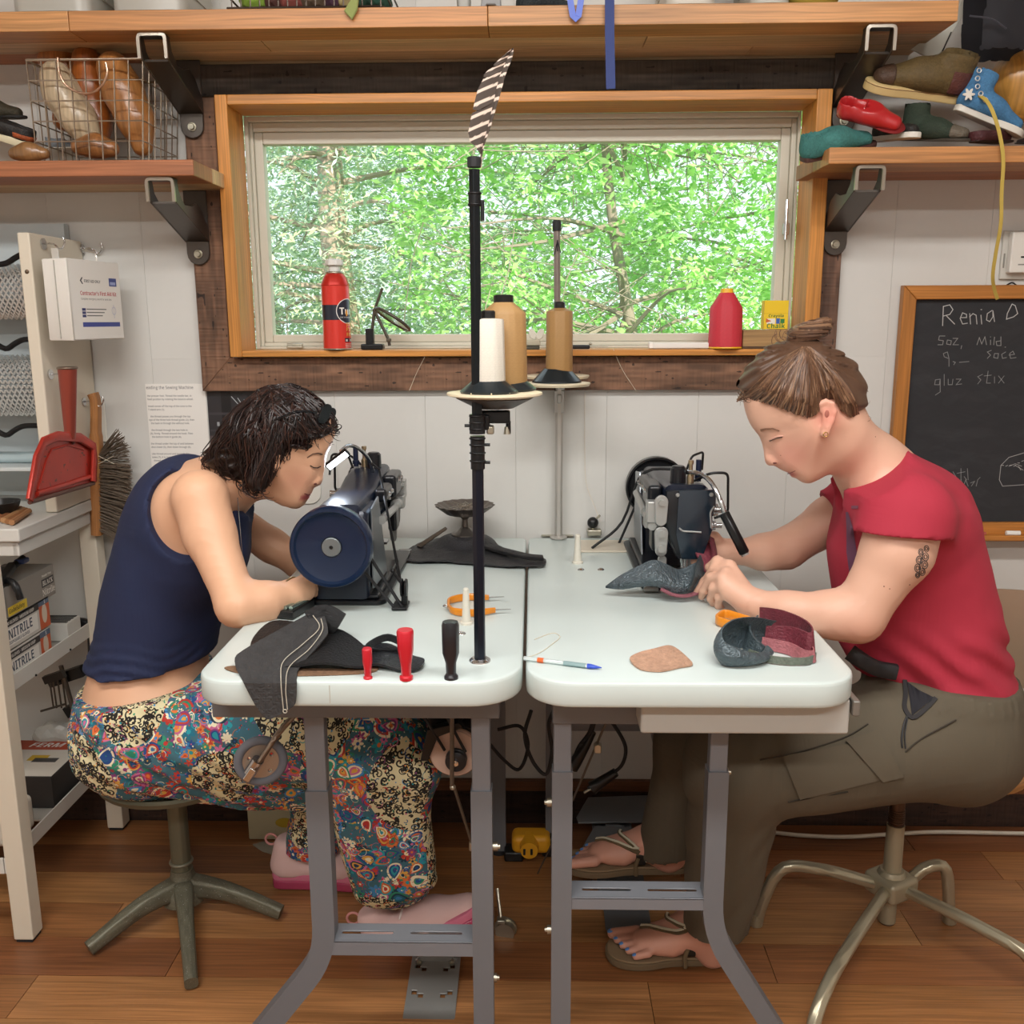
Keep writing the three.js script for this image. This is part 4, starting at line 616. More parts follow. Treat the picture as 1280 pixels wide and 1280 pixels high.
// ---------- window sill ----------
{
const sy = SILL + .0005;
const z = 0.028, p = at(422, 434, z), h = at(422, 347, z).y - sy, r = .0345;
const g = thing('fire_spray_can', 'red fire spray can standing on the window sill', 'spray can');
const label = print(1024, 768, (c, W, H) => {
c.fillStyle = '#d8352a'; c.fillRect(0, 0, W, H); const cx = W * .62;
c.fillStyle = '#1d2233'; c.fillRect(0, H * .3, W, H * .24);
c.save(); c.translate(cx, H * .4); c.fillStyle = '#1d2233'; c.beginPath(); c.ellipse(0, 0, 150, 150, 0, 0, 7); c.fill(); c.strokeStyle = '#e8e4e0'; c.lineWidth = 9; c.beginPath(); c.ellipse(0, 0, 150, 150, 0, 0, 7); c.stroke();
c.fillStyle = '#f0ede8'; c.font = 'bold 118px sans-serif'; c.textAlign = 'left'; c.fillText('Tundra', -118, 40); c.fillStyle = '#e8a13c'; c.beginPath(); c.moveTo(-30, 60); c.quadraticCurveTo(-48, 10, -20, -20); c.quadraticCurveTo(8, 20, -10, 60); c.fill(); c.font = '22px sans-serif'; c.fillStyle = '#e8e4e0'; c.fillText('FIRE EXTINGUISHING SPRAY', -110, 84); c.restore();
c.fillStyle = '#e9b64a'; c.font = 'bold 62px sans-serif'; c.textAlign = 'left'; ['STOP', 'FIRE', 'FAST'].forEach((s, i) => c.fillText(s, cx - 35, H * .64 + i * 62));
for (let i = 0; i < 2; i++) { c.fillStyle = '#23283a'; c.fillRect(cx - 60 + i * 80, H * .83, 70, 50); c.fillStyle = '#ddd'; c.fillRect(cx - 48 + i * 80, H * .85, 30, 26); }
c.fillStyle = '#e9dcd4'; for (let i = 0; i < 4; i++) c.fillRect(cx - 55, H * .92 + i * 14, 150, 5);
c.font = '20px sans-serif'; c.fillStyle = '#3a1512'; for (let i = 0; i < 14; i++) c.fillRect(60, H * .3 + i * 26, 160 + (i * 37 % 50), 8);
});
const body = new THREE.CylinderGeometry(r, r, h * .86, 48, 1, true); part(g, 'can', put(body, p.x, sy + .004 + h * .43, z, [0, -2.75, 0]), phys(0xffffff, .3, .2, { map: label, clearcoat: .4 }));
part(g, 'shoulder', lathe([[r, 0], [r * 1.02, .002], [r * .98, .006], [r * .8, .022], [r * .62, .03], [r * .55, .032]].map(([a, b]) => [a, b + h * .86]), p.x, sy + .004, z), phys(0xc23128, .3, .3));
part(g, 'rim', [torus(r, .002, p.x, sy + .003, z, [Math.PI / 2, 0, 0], 6.283, 6, 40), lathe([[0, 0], [r, 0], [r, .003], [0, .003]], p.x, sy + .002, z), torus(r * .58, .003, p.x, sy + .004 + h * .86 + .032, z, [Math.PI / 2, 0, 0], 6.283, 8, 30)], zinc);
part(g, 'nozzle', lathe([[0, 0], [.014, 0], [.014, .012], [.0225, .016], [.0215, .028], [.012, .031], [0, .031]].map(([a, b]) => [a, b + h * .86 + .034]), p.x, sy + .004, z), mat(0xd8d6d0, .4));
// helping-hand magnifier
const m = thing('magnifier', 'small desk magnifier on a black clip base standing on the window sill', 'magnifier'), mz = .015, b = at(466, 434, mz);
part(m, 'base', [box(.055, .014, .035, b.x - .0, sy + .0075, mz, { r: .003 }), box(.02, .045, .024, b.x - .006, sy + .03, mz, { r: .003 })], ironBlack);
const e = at(468, 388, mz), f2 = at(486, 425, mz), l0 = at(470, 386, mz), l1 = at(512, 412, mz);
part(m, 'arm', [rod([b.x, sy + .05, mz], e, .004), rod(e, f2, .004), rod(e, at(478, 360, mz), .0035), box(.012, .008, .01, f2.x, f2.y, mz), ball(.005, e.x, e.y, mz), rod(f2, at(487, 432, mz), .004), rod(e, l0, .004)], mat(0x5c564c, .4, .7));
const lc = l0.clone().lerp(l1, .5), lr = l0.distanceTo(l1) / 2, q = new THREE.Euler(Math.PI / 2 - .35, 0, 0), tilt = Math.atan2(l1.y - l0.y, l1.x - l0.x);
const place = (gg) => { gg.rotateX(Math.PI / 2 - .22); gg.rotateZ(tilt); return gg.translate(lc.x, lc.y, mz); };
part(m, 'lens_ring', place(new THREE.TorusGeometry(lr, .004, 8, 36)), mat(0x5c564c, .4, .7));
part(m, 'lens', place(put(new THREE.CylinderGeometry(lr, lr, .003, 36), 0, 0, 0, [Math.PI / 2, 0, 0])), phys(0xffffff, 0, 0, { transmission: 1, thickness: 0, ior: 1.3 }));
{ const a = at(668, 430, .03), g2 = thing('clip', 'pale wing nut clips lying on the sill between the tan cones', 'clip'); part(g2, 'base', box(.05, .008, .03, a.x - .012, sy + .0045, .03), mat(0x4c4a3e, .6)); part(g2, 'plate', box(.07, .014, .028, a.x - .02, sy + .016, .026), mat(0xb7b09a, .5)); for (const s of [0, 1]) part(g2, 'wing', plate([[0, 0], [.012, .004], [.016, .02], [.008, .026], [-.004, .012]], .006, { smooth: true }).rotateY(s ? Math.PI * .9 : 0).translate(a.x + (s ? .002 : .008), sy + .024, .026), mat(0xd6d2c4, .45)); }
{ const a = at(731, 433, .03), g2 = thing('folding_knife', 'small black pocket tool lying on the sill right of the tan cone', 'tool'); part(g2, 'handle', box(.045, .01, .014, a.x - .01, sy + .0055, .03, { r: .003 }), blackPlastic); part(g2, 'blade', [box(.045, .002, .008, a.x + .034, sy + .006, .03), ball(.004, a.x + .014, sy + .013, .03)], zinc); }
{ const a = at(820, 432, .025); const g2 = thing('foam_strip', 'white flat strip lying on the sill left of the red thread cone', 'strip'); part(g2, 'strip', box(.14, .014, .03, a.x + .06, sy + .0075, .02, { r: .003 }), mat(0xe4e2dc, .6)); part(g2, 'end_cap', box(.01, .016, .032, a.x - .013, sy + .0085, .02, { r: .003 }), mat(0xf0eee8, .6)); }
{ const a = at(906, 433, .03), r0 = .041, hh = at(906, 366, .03).y - sy, t = thing('thread_cone', 'red thread cone with yellow ends standing on the window sill', 'thread'); const yel = mat(0xe9b21f, .4);
part(t, 'thread', lathe([[0, .005], [r0, .005], [r0 * .97, hh * .7], [r0 * .95, hh * .74], [r0 * .42, hh], [0, hh]], a.x, sy, .03, undefined, 44), threadMat(0xc8313f)); part(t, 'core_foot', lathe([[0, .0005], [r0 * .98, .0005], [r0 * 1.02, .002], [r0 * .98, .006], [0, .006]], a.x, sy, .03), yel); part(t, 'core_cap', lathe([[0, -.003], [r0 * .4, -.003], [r0 * .36, .01], [0, .01]], a.x, sy + hh, .03), yel); }
{ const a = at(927, 434, .03), b2 = at(975, 412, .03), t = thing('wood_block', 'pale brown wooden block on the sill carrying the chalk box', 'block'); part(t, 'block', boxB(a.x, b2.x + .03, sy, b2.y, -.015, .04, { r: .002 }), wood(0xb99a6c, .6)); part(t, 'base', boxB(a.x, b2.x + .028, sy + .0, sy + .006, .04, .042, { r: 0 }), wood(0x5c4630));
const c0 = at(953, 412, .025), c1 = at(985, 376, .025), w = c1.x - c0.x, h2 = c1.y - c0.y, bx = thing('chalk_box', 'yellow chalk box standing on the wooden block by the window corner', 'box');
const art = print(256, 320, (c, W, H) => { c.fillStyle = '#e6c21e'; c.fillRect(0, 0, W, H); c.fillStyle = '#d2ac12'; c.fillRect(0, H * .44, W, 6); c.fillStyle = '#1f5a2e'; c.font = 'bold 46px sans-serif'; c.textAlign = 'center'; c.fillText('Crayola', W / 2, H * .58); c.fillStyle = '#e4dfd2'; c.fillRect(30, H * .63, 90, 60); c.fillStyle = '#2f5ca8'; c.fillRect(130, H * .62, 40, 62); c.fillStyle = '#c8622c'; c.beginPath(); c.moveTo(20, H * .62); c.lineTo(80, H * .72); c.lineTo(20, H * .78); c.fill(); c.fillStyle = '#2c7a3c'; c.fillRect(175, H * .64, 46, 50); c.fillStyle = '#1e6b33'; c.font = 'bold 74px sans-serif'; c.fillText('Chalk', W / 2, H * .97); });
part(bx, 'carton', box(w, h2, .03, (c0.x + c1.x) / 2, c0.y + h2 / 2 + .0008, .02, { r: .001 }), mat(0xe2be1c, .5)); part(bx, 'print', put(new THREE.PlaneGeometry(w * .98, h2 * .98), (c0.x + c1.x) / 2, c0.y + h2 / 2 + .0008, .0353), mat(0xffffff, .5, 0, { map: art })); }
}
// ---------- seats, treadles, motor, cables under the tables ----------
{
const j = at, drab = mat(0x6b6a58, .45, .4), tan = mat(0xa59c84, .42, .35), tanWorn = mat(0xb0a890, .3, .6);
const spotTex = tex(256, 256, .25, .25, (u, v) => { const k = fbm(u * 10, v * 10, 0, 10, 10), s = vn(u * 70, v * 70, 3, 70, 70) > .93 ? 1 : 0; return mixc([.36, .35, .29], [.47, .46, .39], k).map((c) => lerp(c, .75, s)); });
const castM = mat(0xffffff, .5, .3, { map: spotTex });
const S = thing('stool', 'drab green metal pedestal stool with a cast four arm foot under the woman', 'stool');
const z = .42, A = atY(112, 1196, 0), B = atY(240, 1240, 0), C = atY(352, 1150, 0), c = j(231, 1130, z), sx = j(222, 960, z), cy = j(230, 1118, z).y;
part(S, 'seat', lathe([[0, 0], [.15, .004], [.172, .012], [.178, .024], [.172, .03], [.16, .022], [0, .014]], sx.x, j(222, 971, z).y, z, undefined, 48), drab);
part(S, 'seat_neck', lathe([[.022, -.03], [.05, -.012], [.09, .002], [0, .002]], sx.x, j(222, 971, z).y, z), drab);
part(S, 'column', lathe([[0, j(228, 968, z).y], [.0195, j(228, 968, z).y], [.0205, .6], [.0225, .12], [.0225, .09], [0, .09]].reverse(), c.x, 0, z, undefined, 28), drab);
part(S, 'collar', torus(.0235, .004, c.x, .128, z, [Math.PI / 2, 0, 0], 6.283, 8, 30), mat(0x8a8878, .4, .5));
part(S, 'hub', lathe([[.0, .03], [.05, .032], [.048, .06], [.036, .078], [.028, .092], [.025, .11], [0, .11]], c.x, 0, z, undefined, 30), castM);
const D = V(2 * c.x - B.x, 0, 2 * z - B.z);
for (const e of [A, B, C, D]) { const h0 = V(c.x, .066, z), d = e.clone().sub(h0).setY(0), st = h0.clone().addScaledVector(d, .1); const mid = h0.clone().addScaledVector(d, .5).setY(.058), en = e.clone().setY(.02); part(S, 'foot', sweep(curve([st, h0.clone().addScaledVector(d, .25).setY(.066), mid, en], 14), (t) => rrect(.044 - .016 * t, .05 - .018 * t, .01, 0, 0, 3), { up: V(0, 1, 0), fixed: true }), castM); }
const R = thing('swivel_chair', 'vintage swivel chair with bent tube legs under the person in red', 'chair');
const zc = .44, cx = j(1114, 1100, zc).x, Y = (py) => j(1114, py, zc).y;
part(R, 'column', [cyl(.0205, .0195, Y(1030) - Y(1092), cx, (Y(1030) + Y(1092)) / 2, zc), cyl(.0195, .0195, Y(1118) - Y(1150), cx - .003, (Y(1118) + Y(1150)) / 2, zc)], tan);
const th = []; for (let i = 0; i < 9; i++) th.push(torus(.0158, .0016, cx - .003, Y(1152) - i * .0055, zc, [Math.PI / 2, 0, 0], 6.283, 5, 20)); for (let i = 0; i < 7; i++) th.push(torus(.0168, .0016, cx, Y(1028) + i * .0055, zc, [Math.PI / 2, 0, 0], 6.283, 5, 20));
part(R, 'screw_thread', [cyl(.0155, .0155, Y(1148) - Y(1184), cx - .003, (Y(1148) + Y(1184)) / 2, zc), cyl(.0165, .0165, Y(985) - Y(1032), cx, (Y(985) + Y(1032)) / 2, zc), ...th], mat(0x5a4334, .5, .6));
part(R, 'hub', [box(.088, .052, .088, cx, Y(1104), zc, { r: .012, seg: 2, rot: [0, .5, 0] }), lathe([[0, .036], [.026, .036], [.032, .026], [.032, 0], [0, 0]], cx, Y(1104), zc)], tan);
const hy = Y(1104), leg = (pts) => part(R, 'leg', [tube(curve(pts, 28), .0135, 14), cyl(.0155, .0145, .02, pts[pts.length - 1].x, Math.max(.011, pts[pts.length - 1].y - .004), pts[pts.length - 1].z, undefined, 16)], tanWorn);
const fl = (px, py) => atY(px, py, .012), F1 = fl(1013, 1302), F2 = fl(1330, 1262), F3 = fl(945, 1150), F4 = fl(1187, 1147);
const mk = (e, h) => { const o = V(cx, hy, zc), d = e.clone().sub(o).setY(0), L = d.length(); d.normalize(); const p = (r, y) => o.clone().addScaledVector(d, r).setY(y); leg([p(.035, hy), p(L * .55, hy + h * .4), p(L * .82, hy + h * .55 - .012), p(L * .965, hy - .05), p(L, hy - .11), p(L, .03), p(L, .016)]); };
mk(F1, .0); mk(F2, .0); mk(F3, .1); mk(F4, .1);
const sy = j(1250, 948, zc).y; part(R, 'seat', metric(plate(Array.from({ length: 40 }, (_, i) => { const a = i / 40 * 6.283, k = 1 / Math.pow(Math.abs(Math.cos(a)) ** 3 + Math.abs(Math.sin(a)) ** 3, 1 / 3); return [.185 * k * Math.cos(a), .16 * k * Math.sin(a)]; }), .022, { bevel: .006, bseg: 2 }).rotateX(Math.PI / 2).translate(cx + .06, sy, zc), 0), wood(0xb98a55, .4));
part(R, 'seat_plate', [boxB(cx - .06, cx + .06, sy - .035, sy - .012, zc - .06, zc + .06), rod([cx - .05, sy - .05, zc + .06], [cx - .035, sy - .03, zc + .02], .006)], mat(0x57514a, .5, .5));
const bc = j(1292, 800, .42), W2 = .19, bo = [[-W2, -.06], [-W2, .02], [-W2 * .8, .085], [-.05, .105], [.05, .105], [W2 * .8, .085], [W2, .02], [W2, -.06], [W2 * .85, -.1], [0, -.115], [-W2 * .85, -.1]];
part(R, 'backrest', put(sheet(bo, .005, (x, y) => [x, y, x * x * 2.2], { normalThick: true, n: 40 }), bc.x, bc.y, bc.z, [0, -.75, 0]), mat(0xb59f86, .4, .3, { side: THREE.DoubleSide }));
for (const [hx, hy2] of [[-.095, .03], [-.06, .018], [-.09, -.03], [-.055, -.042]]) part(R, 'vent_hole', put(cyl(.006, .006, .002, hx, hy2, hx * hx * 2.2 + .0058, [Math.PI / 2, 0, 0], 14), bc.x, bc.y, bc.z, [0, -.75, 0]), ironBlack);
part(R, 'back_support', [sweep(bend([[bc.x + .015, bc.y + .02, bc.z - .012], [bc.x + .02, bc.y - .18, bc.z - .015], [bc.x + .01, sy - .02, bc.z - .01], [cx + .05, sy - .028, zc]], .05), rect2(.034, .006), { up: V(.7, .4, -.7) })], tan);
const zm = .72, mc = j(568, 942, zm), M = thing('sewing_motor', 'black motor with a pale round end disc under the left table', 'motor');
part(M, 'end_disc', lathe([[0, .0], [.046, 0], [.049, -.004], [.049, -.012], [0, -.012]].reverse(), mc.x, mc.y, zm, [Math.PI / 2, 0, 0], 40), mat(0xc9ab9a, .45));
part(M, 'housing', [cyl(.054, .054, .13, mc.x, mc.y, zm - .08, [Math.PI / 2, 0, 0], 30), box(.07, .04, .09, mc.x - .02, mc.y + .055, zm - .08, { r: .006 }), plate([[-.065, -.01], [-.05, .055], [.01, .07], [.02, .06], [-.03, .04], [-.05, -.01]], .02).translate(mc.x, mc.y, zm + .004)], ironBlack);
part(M, 'pulley', lathe([[0, .022], [.006, .022], [.02, .02], [.021, .016], [.014, .012], [.021, .008], [.021, .003], [0, .003]].reverse(), mc.x + .004, mc.y - .008, zm, [Math.PI / 2, 0, 0], 28), mat(0x3a3c40, .35, .7));
part(M, 'pulley_nut', hexBolt(mc.x + .004, mc.y - .008, zm + .024, [Math.PI / 2, 0, 0], .006, .006), chrome);
part(M, 'drive_belt', [tube([j(528, 892, zm + .012), j(556, 938, zm + .012)], .003, 6), tube([j(556, 892, zm + .012), j(582, 940, zm + .012)], .003, 6)], rubber);
part(M, 'mount', boxB(mc.x - .05, mc.x + .05, mc.y + .06, T - .0435, zm - .12, zm - .04), ironBlack);
const rodM = mat(0x77726a, .4, .8);
const pr = thing('pedal_rod', 'thin steel rod from the left motor down to the left treadle', 'rod'); part(pr, 'rod', [rod(j(565, 886, zm + .03), j(565, 985, zm + .03), .0042), rod(j(567, 982, zm + .03), j(591, 1058, zm - .02), .003)], rodM); part(pr, 'joint', [box(.012, .02, .012, ...j(590, 1057, zm - .02).toArray()), ball(.006, ...j(566, 984, zm + .03).toArray())], zinc);
const pr2 = thing('pedal_rod', 'thin steel rod hanging under the right table past the cables', 'rod'); part(pr2, 'rod', [rod(j(764, 888, .62), j(716, 1000, .52), .0025), rod(j(716, 1000, .52), j(672, 1092, .42), .002)], rodM); part(pr2, 'joint', [box(.016, .02, .014, ...j(747, 935, .58).toArray()), cyl(.006, .006, .02, ...j(747, 932, .59).toArray(), [Math.PI / 2, 0, 0], 8)], zinc);
const K = thing('knee_lifter', 'round knee lifter pad with a grey rubber rim on a bent steel rod', 'knee lifter'), zk = .80, k0 = j(326, 951, zk);
part(K, 'rim', [torus(.0405, .0085, 0, 0, 0, undefined, 6.283, 14, 44)], mat(0x6d7078, .7)); K.children[0].geometry.rotateY(.25).translate(k0.x, k0.y, zk);
part(K, 'disc', put(plate(circ(.036, 0, 0, 36), .006, { holes: [circ(.003, .02, .012, 10), circ(.003, -.02, .008, 10), circ(.003, .016, -.02, 10)] }), k0.x, k0.y, zk, [0, .25, 0]), mat(0xa79d92, .35, .7));
part(K, 'rod', tube(bend([j(372, 889, zk - .02), j(345, 920, zk + .01), j(318, 962, zk + .03)], .02), .0055, 12), mat(0x9a8d80, .3, .9));
part(K, 'clamp', [cyl(.011, .011, .035, k0.x - .006, k0.y + .0, zk + .022, [.4, .3, -.6], 16), cyl(.007, .007, .03, k0.x - .006, k0.y, zk + .014, [Math.PI / 2, 0, 0], 12), box(.014, .03, .014, k0.x - .012, k0.y - .012, zk + .028, { rot: [0, 0, -.6] })], chrome);
const treadle = (label, px, z0, yTop, sc, m, tilt, cover) => {
const p = j(px, 1200, z0), g = thing('treadle', label, 'treadle');
const slotted = plate(rrect(.105, .3, .006), .004, { holes: [[.03, .07], [-.03, .07], [.03, .02], [-.03, .02], [-.03, -.05], [.03, -.05]].map(([a, b]) => [[-.012, -.004], [-.002, -.004], [-.002, .004], [.012, .004], [.012, .014], [.002, .014], [.002, .004 + .002], [-.012, .004 + .002]].map(([u, v]) => [a + u * Math.sign(a), b + v])), bevel: .001 });
part(g, 'rail', put(slotted, p.x, yTop - .055, z0 + .09, [-Math.PI / 2 + .12, 0, 0]), m);
part(g, 'foot_plate', put(plate([[-.09, -.05], [.075, -.045], [.11, -.0], [.11, .055], [-.06, .045], [-.095, -.03]], .006, { bevel: .0015 }), p.x, yTop - .005, z0 - .02, [-Math.PI / 2 + .25, tilt, 0]), m);
part(g, 'pivot', [plate([[-.045, -.02], [.045, -.02], [.025, .018], [-.02, .02]], .006).translate(p.x, yTop - .03, z0 + .045), cyl(.006, .006, .012, p.x - .003, yTop - .028, z0 + .05, [Math.PI / 2, 0, 0], 10), cyl(.007, .007, .09, p.x, yTop - .05, z0 + .04, [0, 0, Math.PI / 2], 10)], m);
part(g, 'stand', [boxB(p.x - .05, p.x - .044, .0, yTop - .05, z0 - .03, z0 + .05), boxB(p.x + .044, p.x + .05, 0, yTop - .05, z0 - .03, z0 + .05)], m);
for (const s of [-1, 1]) part(g, 'bolt', hexBolt(p.x + s * .035, yTop - .045, z0 + .055, [Math.PI / 2, 0, 0], .006, .006), zinc);
};
const trM = mat(0x8a8a87, .45, .3), trD = mat(0x66686a, .5, .3);
treadle('grey slotted treadle under the left table carrying the pink trainer', 548, .57, .066, 1, trM, -.1);
treadle('dark treadle standing under the right table beside the front sandal', 772, .26, .085, 1, trD, .12);
treadle('dark treadle at the back of the right table under the far sandal', 762, .13, .10, 1, trD, .0);
const cab = (label, pts, r = .0042) => single('cable', label, 'cable', tube(curve(pts.map(([a, b, c2]) => j(a, b, c2)), 40), r, 8), rubber);
cab('black cable drooping in a loop between the two tables', [[664, 888, .5], [656, 920, .5], [668, 955, .5], [682, 968, .5], [690, 940, .5], [686, 905, .5], [692, 888, .5]]);
cab('black cable slung across behind the left table leg', [[612, 930, .35], [630, 950, .35], [648, 962, .35], [660, 930, .35], [650, 908, .34], [622, 912, .34]]);
cab('black cable curling down to the plug under the right table', [[752, 888, .42], [770, 910, .42], [782, 935, .42], [778, 955, .42], [768, 965, .42], [752, 972, .42], [735, 985, .42]]);
cab('black cable hanging from the right table beside its front leg', [[745, 888, .5], [738, 915, .5], [724, 935, .5], [716, 958, .5]], .006);
{ const a = j(715, 960, .5), b = j(742, 915, .5), g = thing('power_plug', 'black power plug hanging on its cable under the right table', 'plug'); part(g, 'body', tube([a, a.clone().lerp(b, .15), a.clone().lerp(b, .6), b], (t) => t < .4 ? .014 : t < .8 ? .011 : .006, 12), blackPlastic); part(g, 'prong', rod(a, a.clone().add(V(-.01, -.018, .004)), .003), zinc); }
{ const a = j(740, 985, .42), b = j(770, 965, .42), g = thing('power_plug', 'second black plug lying lower by the wall under the right table', 'plug'); part(g, 'body', tube([a, a.clone().lerp(b, .3), b], (t) => .016 - .006 * t, 12), blackPlastic); part(g, 'prong', rod(a, a.clone().add(V(-.018, -.012, .0)), .003), zinc); }
{ const p = atY(664, 1072, .0), y0 = .0, g = thing('power_tool', 'yellow and black cordless tool lying on the floor behind the tables', 'power tool'), ye = mat(0xd99a1c, .5); part(g, 'body', [box(.1, .05, .06, p.x, .05, p.z, { r: .016, seg: 2 }), cyl(.026, .022, .05, p.x - .005, .052, p.z + .03, [Math.PI / 2, 0, 0], 20)], ye); part(g, 'vent', [-.012, .006].map((d) => box(.006, .016, .004, p.x + d - .005, .05, p.z + .056)), blackPlastic); part(g, 'grip', box(.06, .06, .05, p.x + .055, .035, p.z - .01, { r: .014, seg: 2 }), blackPlastic); part(g, 'foot', box(.05, .028, .05, p.x - .045, .0145, p.z, { r: .006 }), blackPlastic); }
{ const a = atY(311, 1050, 0), b = atY(374, 1050, 0), h = j(340, 1010, a.z).y, g = thing('foam_block', 'pale block with a yellow stain on the floor by the wall', 'block'); part(g, 'block', boxB(a.x, b.x, .001, h, a.z - .08, a.z, { r: .004 }), mat(0xcdc8a8, .7)); part(g, 'stain', put(plate(circ(.02, 0, 0, 14).map(([x, y]) => [x * 1.3, y * .7]), .001, { bevel: 0 }), b.x - .035, h * .55, a.z + .0008), mat(0xd3b93c, .7)); }
single('paper_scrap', 'torn grey brown paper scrap lying on the floor by the pale block', 'paper', plate([[316, 1056], [330, 1052], [345, 1054], [372, 1051], [352, 1060], [340, 1068], [328, 1064]].map(([a, b]) => { const p = atY(a, b, .003); return [p.x, -p.z]; }), .003, { bevel: 0 }).rotateX(-Math.PI / 2).translate(0, .003, 0), mat(0x8d8678, .8));
{ const p = j(632, 1163, .5), g = thing('caster', 'bright metal caster swivel by the inner leg of the left table', 'caster'); part(g, 'wheel', [cyl(.022, .022, .02, p.x, p.y, .5, [Math.PI / 2, 0, .2], 24), cyl(.026, .026, .006, p.x, p.y, .49, [Math.PI / 2, 0, .2], 24)], zinc); part(g, 'stem', [rod([p.x - .01, p.y + .02, .5], [p.x - .02, p.y + .08, .46], .004), box(.02, .01, .02, p.x - .01, p.y + .026, .5)], zinc); part(g, 'bracket', boxB(p.x - .075, p.x - .03, p.y - .008, p.y + .008, .49, .51), frameGrey); }
}
// ---------- things on the wall ----------
{
const z = .016, a = at(1128, 357, z), b = at(1134, 674, z), x0 = a.x, x1 = x0 + .62, y1 = a.y, y0 = at(1200, 668, z).y, fw = at(1142, 500, z).x - a.x - .004;
const oak = wood(0xc88a45, .45), B = thing('blackboard', 'blackboard in an oak frame covered in chalk notes on the wall', 'blackboard');
const fwid = .033;
part(B, 'frame_rail', metric(plate([[x0, y1], [x1, y1], [x1 - fwid, y1 - fwid], [x0 + fwid, y1 - fwid]], .024).translate(0, 0, z), 0), oak);
part(B, 'frame_rail', metric(plate([[x0, y0], [x1, y0], [x1 - fwid, y0 + fwid], [x0 + fwid, y0 + fwid]], .024).translate(0, 0, z), 0), oak);
part(B, 'frame_stile', metric(plate([[x0, y0], [x0 + fwid, y0 + fwid], [x0 + fwid, y1 - fwid], [x0, y1]], .024).translate(0, 0, z), 1), oak);
part(B, 'frame_stile', metric(plate([[x1, y0], [x1 - fwid, y0 + fwid], [x1 - fwid, y1 - fwid], [x1, y1]], .024).translate(0, 0, z), 1), oak);
const px2 = (px, py) => { const p = at(px, py, z); return [(p.x - x0 - fwid) / (x1 - x0 - 2 * fwid), 1 - (p.y - y0 - fwid) / (y1 - y0 - 2 * fwid)]; };
const art = print(1400, 1400 * (y1 - y0 - 2 * fwid) / (x1 - x0 - 2 * fwid) | 0, (c, W, H) => {
c.fillStyle = '#2a2b2e'; c.fillRect(0, 0, W, H);
for (let i = 0; i < 500; i++) { c.fillStyle = `rgba(190,190,190,${rr(.005, .02)})`; c.beginPath(); c.ellipse(rnd() * W, rnd() * H, rr(20, 160), rr(6, 40), rr(-.6, .6), 0, 7); c.fill(); }
const line = (pts, w = 4, al = .75) => { c.strokeStyle = `rgba(215,215,212,${al})`; c.lineWidth = w; c.lineCap = 'round'; c.beginPath(); pts.forEach((p, i) => { const [u, v] = px2(...p); i ? c.lineTo(u * W, v * H) : c.moveTo(u * W, v * H); }); c.stroke(); };
const D = (px, py, s, list, w, al) => list.forEach((l) => line(l.map(([x, y]) => [px + x * s, py + y * s]), w, al));
D(1180, 383, 1, [[[0, 0], [-1, 24]], [[0, 0], [8, -2], [12, 4], [8, 10], [0, 12]], [[4, 12], [14, 22]]], 5, .85);
D(1202, 393, 1, [[[0, 4], [7, 4], [7, 0], [2, -2], [-1, 5], [2, 12], [8, 11]]], 5, .8);
D(1213, 392, 1, [[[0, 0], [1, 13]], [[0, 4], [4, 0], [8, 2], [9, 13]]], 5, .8);
D(1227, 392, 1, [[[0, 2], [1, 13]], [[0, -5], [1, -5]]], 5, .8);
D(1233, 388, 1, [[[8, 0], [2, 4], [1, 12], [5, 14], [9, 8], [9, 0], [11, 14]]], 5, .8);
D(1260, 384, 1, [[[6, -4], [0, 8], [-1, 15], [8, 12], [13, 8], [10, -2], [6, -4]]], 5, .85);
D(1174, 420, 1, [[[8, 0], [1, 0], [0, 5], [6, 6], [5, 11], [-1, 11]], [[11, 5], [10, 10], [15, 11], [16, 6], [11, 5]], [[18, 3], [24, 3], [18, 11], [25, 11]], [[29, 12], [28, 16]]], 4, .55);
D(1222, 421, 1, [[[0, 10], [3, 1], [6, 9], [10, 0], [12, 10]], [[17, 4], [17, 10]], [[17, 0], [17, 0.5]], [[21, 10], [22, 0], [22, 2]], [[30, 0], [30, 11], [25, 11], [24, 6], [30, 5]], [[35, 13], [36, 13]]], 4, .6);
D(1180, 444, 1, [[[6, 4], [1, 2], [0, -2], [5, -4], [7, 4], [7, 14]], [[12, 8], [15, 9], [13, 12]], [[20, 9], [32, 8]]], 4, .5);
D(1234, 440, 1, [[[6, -2], [1, 0], [5, 4], [1, 8]], [[10, 2], [9, 7], [14, 8], [15, 2], [10, 2]], [[24, 0], [19, 3], [20, 8], [25, 7]], [[28, 4], [35, 3], [33, -1], [29, 2], [30, 8], [37, 7]]], 4, .55);
D(1168, 474, 1, [[[8, 0], [2, 1], [1, 7], [7, 7], [8, 0], [8, 16], [2, 20]], [[13, -6], [13, 8]], [[18, 0], [18, 7], [23, 7], [24, 0]], [[28, 0], [34, 0], [28, 7], [35, 6]]], 4, .5);
D(1222, 470, 1, [[[7, -2], [1, 1], [5, 5], [1, 10]], [[14, -6], [12, 9], [17, 9]], [[9, 0], [18, -1]], [[22, 1], [22, 9]], [[27, 0], [34, 9]], [[34, 0], [27, 9]]], 4, .5);
D(1192, 590, 1, [[[0, 0], [6, 10]], [[10, -4], [10, 10]], [[5, 2], [15, 0]], [[14, 6], [17, 10]], [[18, -4], [19, 10]]], 4, .5);
D(1202, 600, 1, [[[0, 0], [3, 8], [6, 0], [9, 8]], [[12, 4], [17, 2], [13, 8]], [[19, 8], [21, 0], [24, -3]]], 4, .5);
line([[1282, 566], [1262, 572], [1252, 582], [1250, 600], [1254, 608], [1284, 606]], 4, .7);
